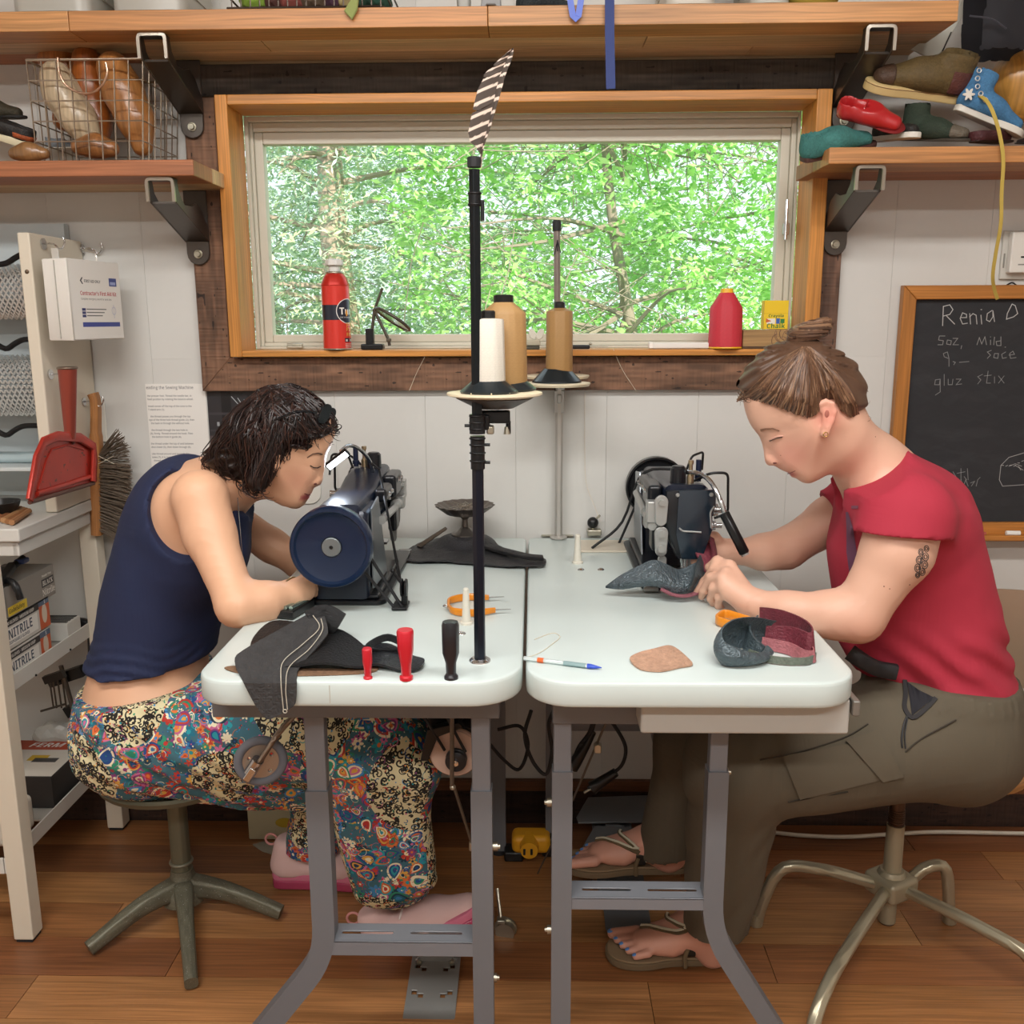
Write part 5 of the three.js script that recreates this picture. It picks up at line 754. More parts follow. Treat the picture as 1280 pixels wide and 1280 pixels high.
for (let i = 0; i < 6; i++) line([[1253 + i * 5, 582 + (i % 2) - (i > 3 ? (i - 3) * 3 : 0)], [1255.5 + i * 5, 582 - (i > 3 ? (i - 3) * 3 : 0)]], 4, .7);
line([[1262, 583], [1270, 580], [1278, 583]], 4, .6); line([[1270, 582], [1280, 588]], 4, .6); line([[1274, 583], [1277, 588]], 4, .6);
});
part(B, 'slate', put(new RoundedBoxGeometry(x1 - x0 - 2 * fwid + .004, y1 - y0 - 2 * fwid + .004, .008, 1, .001), (x0 + x1) / 2, (y0 + y1) / 2, z - .008), mat(0x2a2b2e, .8));
part(B, 'chalk_writing', put(new THREE.PlaneGeometry(x1 - x0 - 2 * fwid, y1 - y0 - 2 * fwid), (x0 + x1) / 2, (y0 + y1) / 2, z - .0036), mat(0xffffff, .85, 0, { map: art }));
part(B, 'chalk_tray', [boxB(x0, x1, y0 - .008, y0 + .004, z, z + .045, { r: .002, grain: 0 }), boxB(x0, x1, y0 - .006, y0 + .008, z + .042, z + .05, { r: .002, grain: 0 })], oak);
const ch = at(1268, 656, z + .03); single('chalk', 'short piece of white chalk lying in the blackboard tray', 'chalk', [tube([[ch.x - .018, y0 + .0105, z + .028], [ch.x + .016, y0 + .0105, z + .03]], .006, 12)], mat(0xeceae2, .9));
single('chalk', 'red chalk stub lying in the blackboard tray', 'chalk', [tube([[ch.x - .1, y0 + .009, z + .028], [ch.x - .07, y0 + .009, z + .03]], .0045, 12)], mat(0xb05a48, .9));
{ const a2 = at(1258, 288, .02), b2 = at(1258, 349, .02), g = thing('thermostat', 'white thermostat box on the wall over the blackboard', 'thermostat'), w = .12; part(g, 'back_plate', boxB(a2.x, a2.x + w, b2.y, a2.y, .0, .01, { r: .003 }), mat(0xc9c7be, .5)); part(g, 'cover', boxB(a2.x + .011, a2.x + w, b2.y + .014, a2.y - .004, .01, .032, { r: .004 }), mat(0xe0ded6, .4)); part(g, 'slot', boxB(a2.x + .035, a2.x + .09, (a2.y + b2.y) / 2 - .008, (a2.y + b2.y) / 2 - .004, .032, .0325, { r: 0 }), ironBlack); part(g, 'mark', [boxB(a2.x + .03, a2.x + .05, (a2.y + b2.y) / 2 - .025, (a2.y + b2.y) / 2 - .022, .032, .0323, { r: 0 }), boxB(a2.x + .004, a2.x + .007, (a2.y + b2.y) / 2 - .03, (a2.y + b2.y) / 2 + .004, .01, .012, { r: 0 })], mat(0x8a8880, .6));
part(g, 'wire', tube(curve([[a2.x + .02, b2.y - .014, .006], [a2.x + .03, b2.y - .008, .01], [a2.x + .045, b2.y - .016, .008]], 10), .002, 5), ironBlack); }
{
const a2 = at(181, 480, .004), b2 = at(256, 480, .004), c2 = at(186, 640, .004), w = b2.x - a2.x, h = a2.y - c2.y;
const artS = print(512, 1024, (c, W, H) => { c.fillStyle = '#e9e6e0'; c.fillRect(0, 0, W, H); c.fillStyle = '#4a4a50'; c.font = '33px sans-serif'; c.fillText('eading the Sewing Machine', 6, 40); c.font = '20px sans-serif'; const L = ['the presser foot. Thread the needle bar, in', 'feed position by rotating the balance wheel.', '', 'tread comes off the top of the cone to the', 'T stand arm (1).', '', '● the thread passes you through the top', 'eye of the three hole thread guide, (2), then', '● the back in through the without hole.', '', '● the thread through the two-hole in', '(3), firmly. Thread around the hook. Then', '● the bottom hole in guide (4).', '', 'the thread under the top of and between', 'discs lower (5), then down through (6).', '', 'Like thread around and beneath the', 'takes (7), it is, between inches being', '● thread goes further near the outer side.', '', 'the thread up through (8) lever hole', 'to (9).', '', 'the thread under the lower guide.', '', 'the thread down to the needle', 'as thread through eye.', 'pull (10) to the side.', '', 'the thread', '(11) turn', 'pull out']; L.forEach((s, i) => c.fillText(s, 10, 100 + i * 27)); });
const P = thing('instruction_sheet', 'white printed sheet of threading instructions on the wall behind the seated woman', 'paper');
part(P, 'page', box(w, h, .0015, a2.x + w / 2, a2.y - h / 2, .0015, { r: 0 }), mat(0xe9e6e0, .8)); part(P, 'print', put(new THREE.PlaneGeometry(w, h), a2.x + w / 2, a2.y - h / 2, .0027), mat(0xffffff, .8, 0, { map: artS }));
const a3 = at(258, 489, .004), b3 = at(345, 489, .004), c3 = at(262, 620, .004), w3 = b3.x - a3.x, h3_ = a3.y - c3.y;
const artP = print(384, 512, (c, W, H) => { c.fillStyle = '#2c2b2e'; c.fillRect(0, 0, W, H); c.fillStyle = '#54494a'; c.fillRect(0, H * .42, W, H * .58); c.strokeStyle = '#6c6a70'; c.lineWidth = 5; for (const x of [.22, .3]) { c.beginPath(); c.moveTo(W * x, 0); c.lineTo(W * x, H * .42); c.stroke(); } c.fillStyle = '#141416'; c.fillRect(W * .2, H * .0, W * .14, H * .8); c.strokeStyle = '#a9b0b5'; c.lineWidth = 4; for (let i = 0; i < 6; i++) { c.beginPath(); c.moveTo(W * (.35 + i * .09), H * .05 + i * 7); c.lineTo(W * (.44 + i * .08), H * .12 + (i % 3) * 14); c.stroke(); } c.fillStyle = '#989da0'; for (let i = 0; i < 7; i++) c.fillRect(W * (.12 + i * .1), H * (.29 + (i % 2) * .02), 14, 20); c.fillStyle = '#3d3a3e'; c.fillRect(0, H * .2, W, 12); c.fillRect(0, H * .36, W, 10); });
const Q = thing('photo_print', 'dark photograph of machinery on the wall between the sheet and the woman', 'photo'); part(Q, 'page', box(w3, h3_, .0015, a3.x + w3 / 2, a3.y - h3_ / 2, .0015, { r: 0 }), mat(0x3a3838, .5)); part(Q, 'print', put(new THREE.PlaneGeometry(w3, h3_), a3.x + w3 / 2, a3.y - h3_ / 2, .0027), mat(0xffffff, .4, 0, { map: artP }));
const e = at(345, 545, .006), f = at(392, 630, .006); single('paper_sheet', 'blank white card with a rounded corner on the wall behind the woman\u2019s face'.replace('\u2019s', ''), 'paper', plate(rrect(f.x - e.x + .04, e.y - f.y, .03), .003, { bevel: .0005 }).translate((e.x + f.x) / 2, (e.y + f.y) / 2, .003), mat(0xe6e3da, .6));
}
single('power_cable', 'white power cable lying along the floor at the foot of the wall', 'cable', tube(curve([atY(940, 1037, .008), atY(1000, 1044, .008), atY(1060, 1046, .008), atY(1110, 1043, .008), atY(1170, 1040, .008), atY(1300, 1042, .008), atY(1400, 1040, .008)], 40), .0055, 8), mat(0xd8d2c4, .5));
}
// ---------- white workbench at the left wall end ----------
{
const BX = -1.12, j = at, ox = (px, py, x = BX) => atX(px, py, x), y = (px, py) => ox(px, py).y;
const top = y(100, 630), apron = y(60, 682), mid = y(60, 832), low = y(60, 1045), zf = .43;
const greyWhite = mat(0xcfcdc6, .45), cream = mat(0xd6cdbb, .45);
const B = thing('workbench', 'white metal workbench standing in the left corner by the wall', 'workbench');
part(B, 'bench_top', boxB(-2.2, BX, top - .03, top, .004, zf, { r: .004 }), greyWhite);
part(B, 'apron', [boxB(-2.2, BX - .012, apron, top - .03, zf - .03, zf - .012), boxB(BX - .026, BX - .01, apron, top - .03, .01, zf - .012)], greyWhite);
const fl = atY(10, 1179, 0).z;
for (const [x, z] of [[BX - .025, fl - .022], [BX - .025, .05], [-2.1, fl - .022], [-2.1, .05]]) { const l = part(B, 'leg', boxB(x - .022, x + .022, .008, top - .03, z - .022, z + .022, { r: .003 }), cream); part(l, 'foot_cap', boxB(x - .019, x + .019, 0, .008, z - .019, z + .019), rubber); }
part(B, 'shelf_plate', boxB(-2.14, BX - .05, mid - .02, mid - .014, .02, zf - .08), mat(0xaaa79f, .5)); part(B, 'shelf_rail', [boxB(BX - .048, BX - .044, mid - .034, mid + .004, .02, fl), boxB(-2.14, BX - .05, mid - .034, mid + .004, fl - .004, fl)], greyWhite);
part(B, 'shelf_plate', boxB(-2.14, BX - .05, low - .02, low - .014, .02, zf - .08), mat(0xaaa79f, .5)); part(B, 'shelf_rail', [boxB(BX - .048, BX - .044, low - .034, low + .004, .02, fl), boxB(-2.14, BX - .05, low - .034, low + .004, fl - .004, fl)], greyWhite);
for (const [px, py] of [[45, 844], [88, 812]]) { const p = ox(px, py, BX - .043); part(B, 'rivet', ball(.003, p.x, p.y, p.z, undefined, undefined, 8), ironBlack); }
const ht = ox(46, 292).y, z1 = ox(47, 400).z;
const H = thing('hutch', 'cream end panel and pale back of the rack standing on the workbench', 'hutch');
part(H, 'side_panel', boxB(BX - .028, BX, top + .001, ht, .006, z1, { r: .004 }), cream);
part(H, 'back_panel', boxB(-2.0, BX - .03, top + .001, ht + .04, .006, .03, { r: 0 }), mat(0xbfc8ca, .35));
part(H, 'shelf', boxB(-2.0, BX - .03, top + .09, top + .1, .03, .2), mat(0xc9cfcf, .4));
part(H, 'screw', [ball(.005, ...ox(48, 341, BX - .013).setZ(z1).toArray(), [1, 1, .5], undefined, 10)], mat(0x6a5a4a, .4, .7));
const bright = mat(0xdde2e2, .3, .6);
const roll = (label, pyT, pyB) => { const zr = .155, a = j(12, pyT, zr), b = j(12, pyB, zr), R = (a.y - b.y) / 2, yc = (a.y + b.y) / 2, x1 = j(50, 400, zr).x, g = thing('mesh_roll', label, 'metal mesh'), w = []; for (let i = 0; i < 19; i++) { const an = -1.45 + i / 18 * 2.9, pts = []; for (let k = 0; k <= 110; k++) { const x = -1.5 + (x1 + 1.5) * k / 110, s = Math.sin(k * 1.5 + i * 3.14) * .0042; pts.push(V(x, yc + Math.sin(an) * (R - .002) + s, zr - .03 + Math.cos(an) * .05 + s * .4)); } w.push(sweep(pts, rect2(.0042, .0016), { up: V(0, Math.cos(an), -Math.sin(an)) })); } const sm = part(g, 'mesh', w, bright); sm.userData.kind = 'stuff'; part(g, 'core', put(new THREE.CylinderGeometry(R * .9, R * .9, x1 + 1.75, 24), (x1 - 1.75) / 2, yc, zr - .05, [0, 0, Math.PI / 2], [1, 1, 1]).scale(1, 1, 1), mat(0x9aa2a4, .5, .4)); };
roll('upper roll of shiny expanded metal mesh in the rack', 330, 398); roll('lower roll of shiny expanded metal mesh in the rack', 445, 520);
[[325, 'top'], [432, 'middle'], [540, 'bottom']].forEach(([py, w], i) => { const z = .2; single('rack_bar', ['topmost of the three wavy black bars in front of the mesh rolls', 'middle one of the three wavy black bars in front of the mesh rolls', 'lowest of the three wavy black bars in front of the mesh rolls'][i], 'bar', tube(curve([[-60, py - 6], [-30, py + 6], [-8, py + (i ? -2 : 6)], [8, py + (i ? 4 : 4)], [18, py - 2], [28, py - 7], [40, py - 8], [52, py - 8]].map(([a, b]) => j(a, b, z)), 24), .0065, 10), ironBlack); });
single('glass_tube', 'pale glass tube lying across the rack under the mesh rolls', 'tube', rod([-1.9, top + .115, .13], [BX - .035, top + .115, .13], .014, 14), phys(0xcfe0e4, .1, 0, { transmission: .4, thickness: 0 }));
{ const p = j(6, 612, .3), g = thing('bowl', 'black bowl standing on the workbench in front of the rack', 'bowl'); part(g, 'bowl', lathe([[0, 0], [.03, 0], [.045, .025], [.048, .035], [.045, .035], [.04, .022], [.026, .005], [0, .005]], p.x - .02, top + .001, .3), blackPlastic); }
for (let i = 0; i < 5; i++) { const a = ox(2 + i * 4, 640 - i * 1.5, BX - .05), b = ox(30 + i * 3, 618 + i * 3, BX - .07); single('wooden_stick', ['brown wooden stick nearest the bench edge beside the dustpan', 'brown wooden stick second from the bench edge beside the dustpan', 'brown wooden stick third from the bench edge beside the dustpan', 'brown wooden stick fourth from the bench edge beside the dustpan', 'brown wooden stick farthest back beside the dustpan'][i], 'stick', tube([[BX - .03 - i * .016, top + .008, .40 - i * .012], [BX - .06 - i * .012, top + .008, .27 - i * .01]], .0065, 10), wood([0xb98a62, 0xa8774c, 0xc49a70, 0x9a6a48, 0xb58258][i], .6)); }
const hook = (label, px, py, x, r) => { const p = ox(px, py, x), g = thing('cup_hook', label, 'hook'); part(g, 'plate', cyl(r, r, .003, p.x + .0025, p.y, p.z, [0, 0, Math.PI / 2], 20), chrome); part(g, 'hook', tube(curve([[p.x, p.y, p.z], [p.x + .025, p.y, p.z], [p.x + .04, p.y - .012, p.z], [p.x + .052, p.y + .004, p.z], [p.x + .048, p.y + .014, p.z]], 12), .002, 6), chrome); };
hook('chrome cup hook at the front top of the cream panel', 53, 305, BX, .013); hook('chrome cup hook at the back top of the cream panel', 102, 311, BX, .011); hook('chrome cup hook holding up the red dustpan', 62, 468, BX, .012); hook('chrome cup hook holding up the hand brush', 104, 502, BX, .010);
{
const K = thing('first_aid_kit', 'white first aid kit box hanging from hooks on the cream panel', 'box'), c0 = j(57, 372, .275), c1 = j(87, 372, .305), c2 = j(151, 372, .10), c3 = V(c0.x - .02, 0, .09);
const yT = j(87, 322, .305).y, yB = j(88, 426, .305).y, h = yT - yB, foot = [[c0.x, -c0.z], [c1.x, -c1.z], [c2.x, -c2.z], [c3.x + .03, -c3.z]];
part(K, 'case', plate(foot, h, { bevel: .003, bseg: 2 }).rotateX(-Math.PI / 2).translate(0, (yT + yB) / 2, 0), mat(0xe6e3dc, .4));
const L = Math.hypot(c2.x - c1.x, c2.z - c1.z), ang = Math.atan2(-(c2.z - c1.z), c2.x - c1.x);
const art = print(700, 600, (c, W, Hh) => { c.fillStyle = '#e8e5de'; c.fillRect(0, 0, W, Hh); c.fillStyle = '#333'; c.font = 'bold 30px sans-serif'; c.fillText('FIRST AID ONLY', 190, 165); c.strokeStyle = '#333'; c.lineWidth = 7; c.beginPath(); c.moveTo(165, 128); c.lineTo(140, 152); c.lineTo(165, 176); c.moveTo(172, 128); c.lineTo(150, 152); c.lineTo(172, 178); c.stroke(); c.fillStyle = '#3a4686'; c.fillRect(540, 120, 110, 64); c.fillStyle = '#9aa4d0'; c.fillRect(556, 150, 78, 24); c.fillStyle = '#b02c35'; c.font = 'bold 43px sans-serif'; c.fillText('Contractor\u0027s First Aid Kit', 125, 262); c.fillStyle = '#555'; c.font = '22px sans-serif'; c.fillText('Complete emergency care kit for work sites', 130, 298); for (let i = 0; i < 3; i++) { c.fillStyle = '#2c3468'; c.fillRect(130, 362 + i * 25, 50, 20); c.fillStyle = '#555'; c.fillRect(190, 366 + i * 25, 280 - i * 30, 7); } c.strokeStyle = '#c9c9d2'; c.lineWidth = 9; c.beginPath(); c.ellipse(580, 380, 28, 30, 0, 0, 7); c.moveTo(580, 330); c.lineTo(580, 440); c.stroke(); c.fillStyle = '#3e4a94'; c.fillRect(125, 470, 530, 36); });
part(K, 'print', put(new THREE.PlaneGeometry(L * .97, h * .97), 0, 0, 0, [0, ang, 0]).translate((c1.x + c2.x) / 2 + Math.sin(ang) * .0012 + .0006, (yT + yB) / 2, (c1.z + c2.z) / 2 + Math.cos(ang) * .0012 + .0006), mat(0xffffff, .45, 0, { map: art }));
part(K, 'lid_seam', boxB(lerp(c0.x, c1.x, .5) - .0006, lerp(c0.x, c1.x, .5) + .0006, yB + .004, yT - .004, .29, .2935, { r: 0 }), mat(0xa9a69e, .6));
part(K, 'hanger', [tube(bend([[BX + .045, ox(53, 305).y - .01, ox(53, 305).z], [c0.x + .03, yT + .02, .27], [c0.x + .03, yT - .004, .27]], .01), .0025, 6), box(.016, .03, .004, c0.x + .03, yT + .008, .272), tube(bend([[BX + .045, ox(102, 311).y - .01, .1], [c0.x + .07, yT + .02, .16], [c0.x + .07, yT - .004, .16]], .01), .0025, 6)], mat(0xd2d0ca, .35, .6));
}
{
const D = thing('dustpan', 'red metal dustpan hanging against the cream panel of the rack', 'dustpan'), X = BX + .045, u = (px, py) => { const p = ox(px, py, X); return [-p.z, p.y]; };
const rustTex = tex(256, 256, .3, .3, (a, b) => { const k = fbm(a * 6, b * 6, 2, 6, 6), s = vn(a * 40, b * 40, 5, 40, 40); return mixc([.74, .22, .15], [.62, .17, .13], k).map((c, i) => s > .92 ? [.35, .2, .15][i] : c); });
const rm = mat(0xffffff, .35, .25, { map: rustTex });
const o = [[37, 627], [46, 572], [55, 552], [72, 545], [100, 547], [117, 558], [118, 575], [117, 603]].map(([a, b]) => u(a, b));
const pan = plate(o, .006, { bevel: .002 }).rotateY(Math.PI / 2).translate(X, 0, 0); part(D, 'pan', metric(pan, 1), rm);
const edge = [[37, 625], [46, 572], [55, 552], [72, 545], [100, 547], [117, 558], [118, 575], [117, 602]].map(([a, b]) => ox(a, b, X + .01)); part(D, 'rim', [sweep(edge, rrect(.022, .008, .003, 0, 0, 3), { up: V(1, 0, 0), fixed: true })], rm);
part(D, 'ridge', [tube([[46, 617], [60, 613], [112, 596]].map(([a, b]) => ox(a, b, X + .004)), .006, 8), tube([[47, 612], [58, 575], [64, 562], [84, 556], [104, 562]].map(([a, b]) => ox(a, b, X + .003)), .003, 6)], rm);
part(D, 'lip', tube([[37, 628], [117, 604]].map(([a, b]) => ox(a, b, X + .006)), .005, 8), mat(0x6a4a40, .5, .5));
const h0 = ox(88, 548, X + .006), h1 = ox(84, 460, X + .02); part(D, 'handle', sweep([h0, h0.clone().lerp(h1, .5), h1], (t) => ring(.012 + .009 * t, 14)), mat(0x9a4a3c, .4, .5)); part(D, 'handle_end', torus(.02, .003, h1.x, h1.y, h1.z, [Math.PI / 2, 0, 0], 6.283, 8, 24), mat(0x8a7a6c, .35, .8));
part(D, 'rivet', ball(.007, ...ox(91, 552, X + .006).toArray(), [.5, 1, 1], undefined, 10), mat(0x55302a, .5, .5));
}
{
const Hb = thing('hand_brush', 'wooden hand brush with worn bristles hanging at the wall corner', 'brush'), z = .07;
const pts = [[116, 492], [119, 500], [120, 540], [121, 575], [121, 620], [122, 668]].map(([a, b]) => j(a, b, z));
part(Hb, 'handle', sweep(curve(pts, 30), (t) => rrect(.022 + (t > .42 ? .004 : -.002 * Math.sin(t * 6)), .034, .009, 0, 0, 4), { up: V(0, 0, 1), fixed: true }), wood(0xc08a56, .5));
const br = []; for (let i = 0; i < 620; i++) { const t = rr(0, 1), py = lerp(566, 664, t), a = j(123, py, z + rr(-.014, .014)), fr = t < .12 ? 1 : 0, L = rr(.075, .085) * (t > .9 ? .9 : 1), d = V(1, -.55 * t + .05 + (fr ? rr(0, 1.2) : 0) + rr(-.12, .12), rr(-.15, .15)).normalize(); br.push(tube([a, a.clone().addScaledVector(d, L * .5), a.clone().addScaledVector(d, L).add(V(0, rr(-.008, .004), rr(-.004, .004)))], .0009, 3)); }
const m = part(Hb, 'bristles', br, mat(0x6f6152, .8)); m.userData.kind = 'stuff';
part(Hb, 'binding', [tube([j(123, 570, z + .018), j(143, 580, z + .02)], .0008, 4), tube([j(123, 580, z + .018), j(142, 570, z + .02)], .0008, 4)], mat(0xd5cdb8, .7));
}
single('corner_strip', 'small white strip fixed to the wall behind the hand brush', 'strip', boxB(j(126, 530, .004).x, j(133, 530, .004).x, j(130, 552, .004).y, j(130, 503, .004).y, .001, .008), mat(0xe2dfd6, .5));
const X2 = BX - .055, gl = (label, pxR, pyT, pyB, top2, len, draw) => {
const a = ox(pxR, pyT, X2), b = ox(pxR, pyB, X2), g = thing('glove_box', label, 'box'), h = a.y - b.y, zR = a.z; const art = print(1024, 300, draw);
part(g, 'carton', boxB(X2 - .12, X2, b.y, a.y - .0008, zR, zR + len, { r: .002 }), top2); const pl = new THREE.PlaneGeometry(len - .004, h - .003); pl.rotateY(Math.PI / 2); part(g, 'print', pl.translate(X2 + .0008, (a.y + b.y) / 2, zR + len / 2), mat(0xffffff, .5, 0, { map: art })); return g;
};
const nit = (c, W, H) => { c.fillStyle = '#c9c4bc'; c.fillRect(0, 0, W, H); c.fillStyle = '#2a2726'; c.fillRect(0, 10, W * .78, 70); c.fillStyle = '#e8e4dc'; c.font = 'bold 44px sans-serif'; c.fillText('100 GLOVES · MEDIUM GRIP', 120, 62); c.fillStyle = '#e8e5de'; c.fillRect(60, 96, W * .68, 170); c.fillStyle = '#3d4757'; c.font = 'bold 130px sans-serif'; c.fillText('NITRILE', 150, 205); c.font = 'bold 42px sans-serif'; c.fillText('DISPOSABLE GLOVES', 155, 254); c.fillStyle = '#c85f34'; c.fillRect(W * .78, 0, W * .22, H); c.fillStyle = '#d9c8b4'; c.beginPath(); c.ellipse(W * .89, 150, 56, 100, 0, 0, 7); c.fill(); c.fillStyle = '#55657c'; c.fillRect(W * .78, 0, W * .22, 60); c.fillStyle = '#eee'; c.font = 'bold 50px sans-serif'; c.fillText('S', W * .9, 50); };
gl('white and orange glove box lettered NITRILE, the lower of the two', 62, 783, 821, mat(0xc9c4bc, .5), .22, nit);
gl('white and orange glove box lettered NITRILE, the upper of the two', 60, 744, 783, mat(0xc9c4bc, .5), .22, nit);
gl('grey glove box lettered BLACK Nitrile on top of the stack', 66, 704, 744, mat(0x8b8780, .5), .22, (c, W, H) => { c.fillStyle = '#8b857d'; c.fillRect(0, 0, W, H); c.fillStyle = '#2c2a29'; c.fillRect(W * .72, 100, W * .26, 80); c.fillStyle = '#e5e0d8'; c.font = 'bold 34px sans-serif'; c.fillText('Powder Free', W * .74, 80); c.font = 'bold 66px serif'; c.fillText('BLACK', W * .74, 165); c.font = 'bold 84px serif'; c.fillText('Nitrile', W * .72, 262); c.fillStyle = '#e0c22c'; c.fillRect(20, 190, 380, 86); c.fillStyle = '#2a2720'; c.font = 'bold 54px sans-serif'; c.fillText('GlobeSafety', 34, 252); });
{ const p = ox(30, 712, X2), g = thing('clamp', 'black spring clamp lying on top of the grey glove box', 'clamp'), z0 = p.z + .08, yb = ox(66, 704, X2).y + .002; part(g, 'jaw', [box(.03, .02, .14, X2 - .05, yb + .012, z0 - .02, { r: .006 }), box(.02, .018, .12, X2 - .02, yb + .016, z0 - .04, { r: .005, rot: [.12, .25, 0] })], blackPlastic); part(g, 'handle', [tube(curve([[X2 - .02, yb + .012, z0 - .02], [X2 + .02, yb + .004, z0 - .0], [X2 + .03, yb - .03, z0 + .0]], 8), .008, 8), tube(curve([[X2 - .03, yb + .02, z0 - .08], [X2 - .02, yb + .035, z0 - .12]], 6), .008, 8)], blackPlastic); part(g, 'blue_pad', box(.024, .012, .03, X2 - .02, yb + .03, z0 - .11, { r: .004 }), mat(0x2c3f73, .5)); }
{ const g = thing('slotted_rack', 'white metal rack with black slots at the back of the middle shelf', 'rack'), a = ox(62, 812, BX - .03), b = ox(94, 806, BX - .03); part(g, 'tray', boxB(BX - .13, BX - .05, mid - .012, mid + .035, .1, .17, { r: .002 }), greyWhite); for (let i = 0; i < 4; i++) part(g, 'slot', boxB(BX - .125, BX - .055, mid + .0352, mid + .037, .106 + i * .016, .114 + i * .016, { r: 0 }), ironBlack); }
{ const z = .06, q = (a, b, zz = z) => j(a, b, zz), g = thing('c_clamp', 'large black clamp hanging at the back of the workbench', 'clamp');
part(g, 'frame', [sweep(curve([q(66, 792), q(85, 783), q(104, 780), q(115, 788), q(118, 812), q(117, 850), q(112, 900)], 24), rrect(.03, .022, .006, 0, 0, 3), { up: V(0, 0, 1), fixed: true }), bar(q(62, 852), q(104, 838), .03, .022, [0, 0, 1]), bar(q(84, 890), q(113, 876), .03, .024, [0, 0, 1])], blackPlastic);
part(g, 'screw', [rod(q(76, 832, z + .02), q(102, 924, z + .02), .006, 10), rod(q(66, 926, z + .02), q(104, 918, z + .02), .005, 8)], mat(0x6a6560, .4, .8)); part(g, 'pad', [box(.04, .016, .02, ...q(66, 850, z + .01).toArray(), { r: .003 }), ball(.007, ...q(104, 920, z + .02).toArray())], blackPlastic);
const g2 = thing('c_clamp', 'small dark clamp with thin rods hanging behind the large black one', 'clamp'); part(g2, 'jaw', [bar(q(56, 850, .16), q(80, 842, .16), .02, .016, [0, 0, 1])], blackPlastic); part(g2, 'screw', [...[62, 66, 72, 78].map((a) => rod(q(a, 850, .16), q(a + 5, 885, .16), .0022, 6)), rod(q(51, 889, .16), q(82, 880, .16), .003, 8)], mat(0x55504a, .4, .8)); }
{ const X3 = BX - .07, p = ox(30, 1060, X3), g = thing('jug', 'white plastic jug with a handle on the bottom shelf of the workbench', 'jug'), z0 = p.z, w = .075, y0 = low - .013, h = ox(26, 972, X3).y - y0, m = mat(0xd9d2c4, .4);
part(g, 'body', [put(new RoundedBoxGeometry(.075, h * .62, .1, 4, .014), X3 - .03, y0 + h * .31, z0), lathe([[.034, 0], [.03, h * .1], [.018, h * .2], [.016, h * .26], [0, h * .26]], X3 - .03, y0 + h * .6, z0 - .012)], m); part(g, 'handle', sweep(curve([[X3 - .03, y0 + h * .8, z0 - .005], [X3 - .03, y0 + h * .84, z0 + .02], [X3 - .03, y0 + h * .72, z0 + .045], [X3 - .03, y0 + h * .55, z0 + .044]], 12), ring(.009, 10)), m); part(g, 'lid', [cyl(.02, .019, h * .13, X3 - .03, y0 + h * .93, z0 - .012)], m);
const art = print(128, 160, (c, W, H) => { c.fillStyle = '#d9d4c6'; c.fillRect(0, 0, W, H); c.fillStyle = '#8a8378'; for (let i = 0; i < 9; i++) c.fillRect(12, 20 + i * 14, 60 + (i * 29 % 40), 4); }); part(g, 'label', put(new THREE.PlaneGeometry(.06, h * .4), X3 + .0082, y0 + h * .3, z0, [0, Math.PI / 2, 0]), mat(0xffffff, .6, 0, { map: art })); }
{ const X3 = BX - .06, a = ox(66, 1030, X3), b = ox(66, 975, X3), y0 = low - .013, h = .085, z0 = .1, g = thing('carton', 'orange and black carton printed FERM on the bottom shelf', 'box'); part(g, 'box', boxB(X3 - .2, X3, y0, y0 + h, z0, z0 + .2, { r: .002 }), mat(0x2d2b2a, .5)); const top3 = new THREE.PlaneGeometry(.2, .2); top3.rotateX(-Math.PI / 2); const art = print(256, 256, (c, W, H) => { c.fillStyle = '#d8d2c6'; c.fillRect(0, 0, W, H); c.fillStyle = '#b2482a'; c.fillRect(0, 0, W, 70); c.fillStyle = '#eee'; c.font = 'italic bold 44px sans-serif'; c.fillText('FERM', 70, 50); c.fillStyle = '#c9a52c'; c.fillRect(120, 110, 60, 40); c.fillStyle = '#444'; c.fillRect(140, 130, 80, 30); }); part(g, 'print', top3.translate(X3 - .1, y0 + h + .0008, z0 + .1), mat(0xffffff, .5, 0, { map: art })); part(g, 'end_label', boxB(X3 - .001, X3 + .001, y0 + .006, y0 + h - .004, z0 + .005, z0 + .06, { r: 0 }), mat(0xb2482a, .5));
single('plastic_bag', 'crumpled clear plastic bag at the back of the bottom shelf', 'bag', (() => { const gg = new THREE.IcosahedronGeometry(.07, 4); const p = gg.attributes.position; for (let i = 0; i < p.count; i++) { const k = 1 + .5 * (fbm(p.getX(i) * 30, p.getY(i) * 30, p.getZ(i) * 30) - .5); p.setXYZ(i, p.getX(i) * k * 1.1, p.getY(i) * k * .9, p.getZ(i) * k * .5); } gg.computeVertexNormals(); return gg.translate(BX - .15, y0 + .066, .075); })(), phys(0xdfe0da, .25, 0, { transmission: .4, thickness: 0 }));
single('plastic_bottle', 'clear upright plastic bottle with a black cap under the workbench', 'bottle', [lathe([[0, 0], [.04, 0], [.042, .01], [.042, .16], [.02, .19], [.014, .2], [.014, .21], [0, .21]], j(12, 900, .2).x - .02, y0, .24)], phys(0xc9c9c0, .2, 0, { transmission: .3, thickness: 0 })); }
}
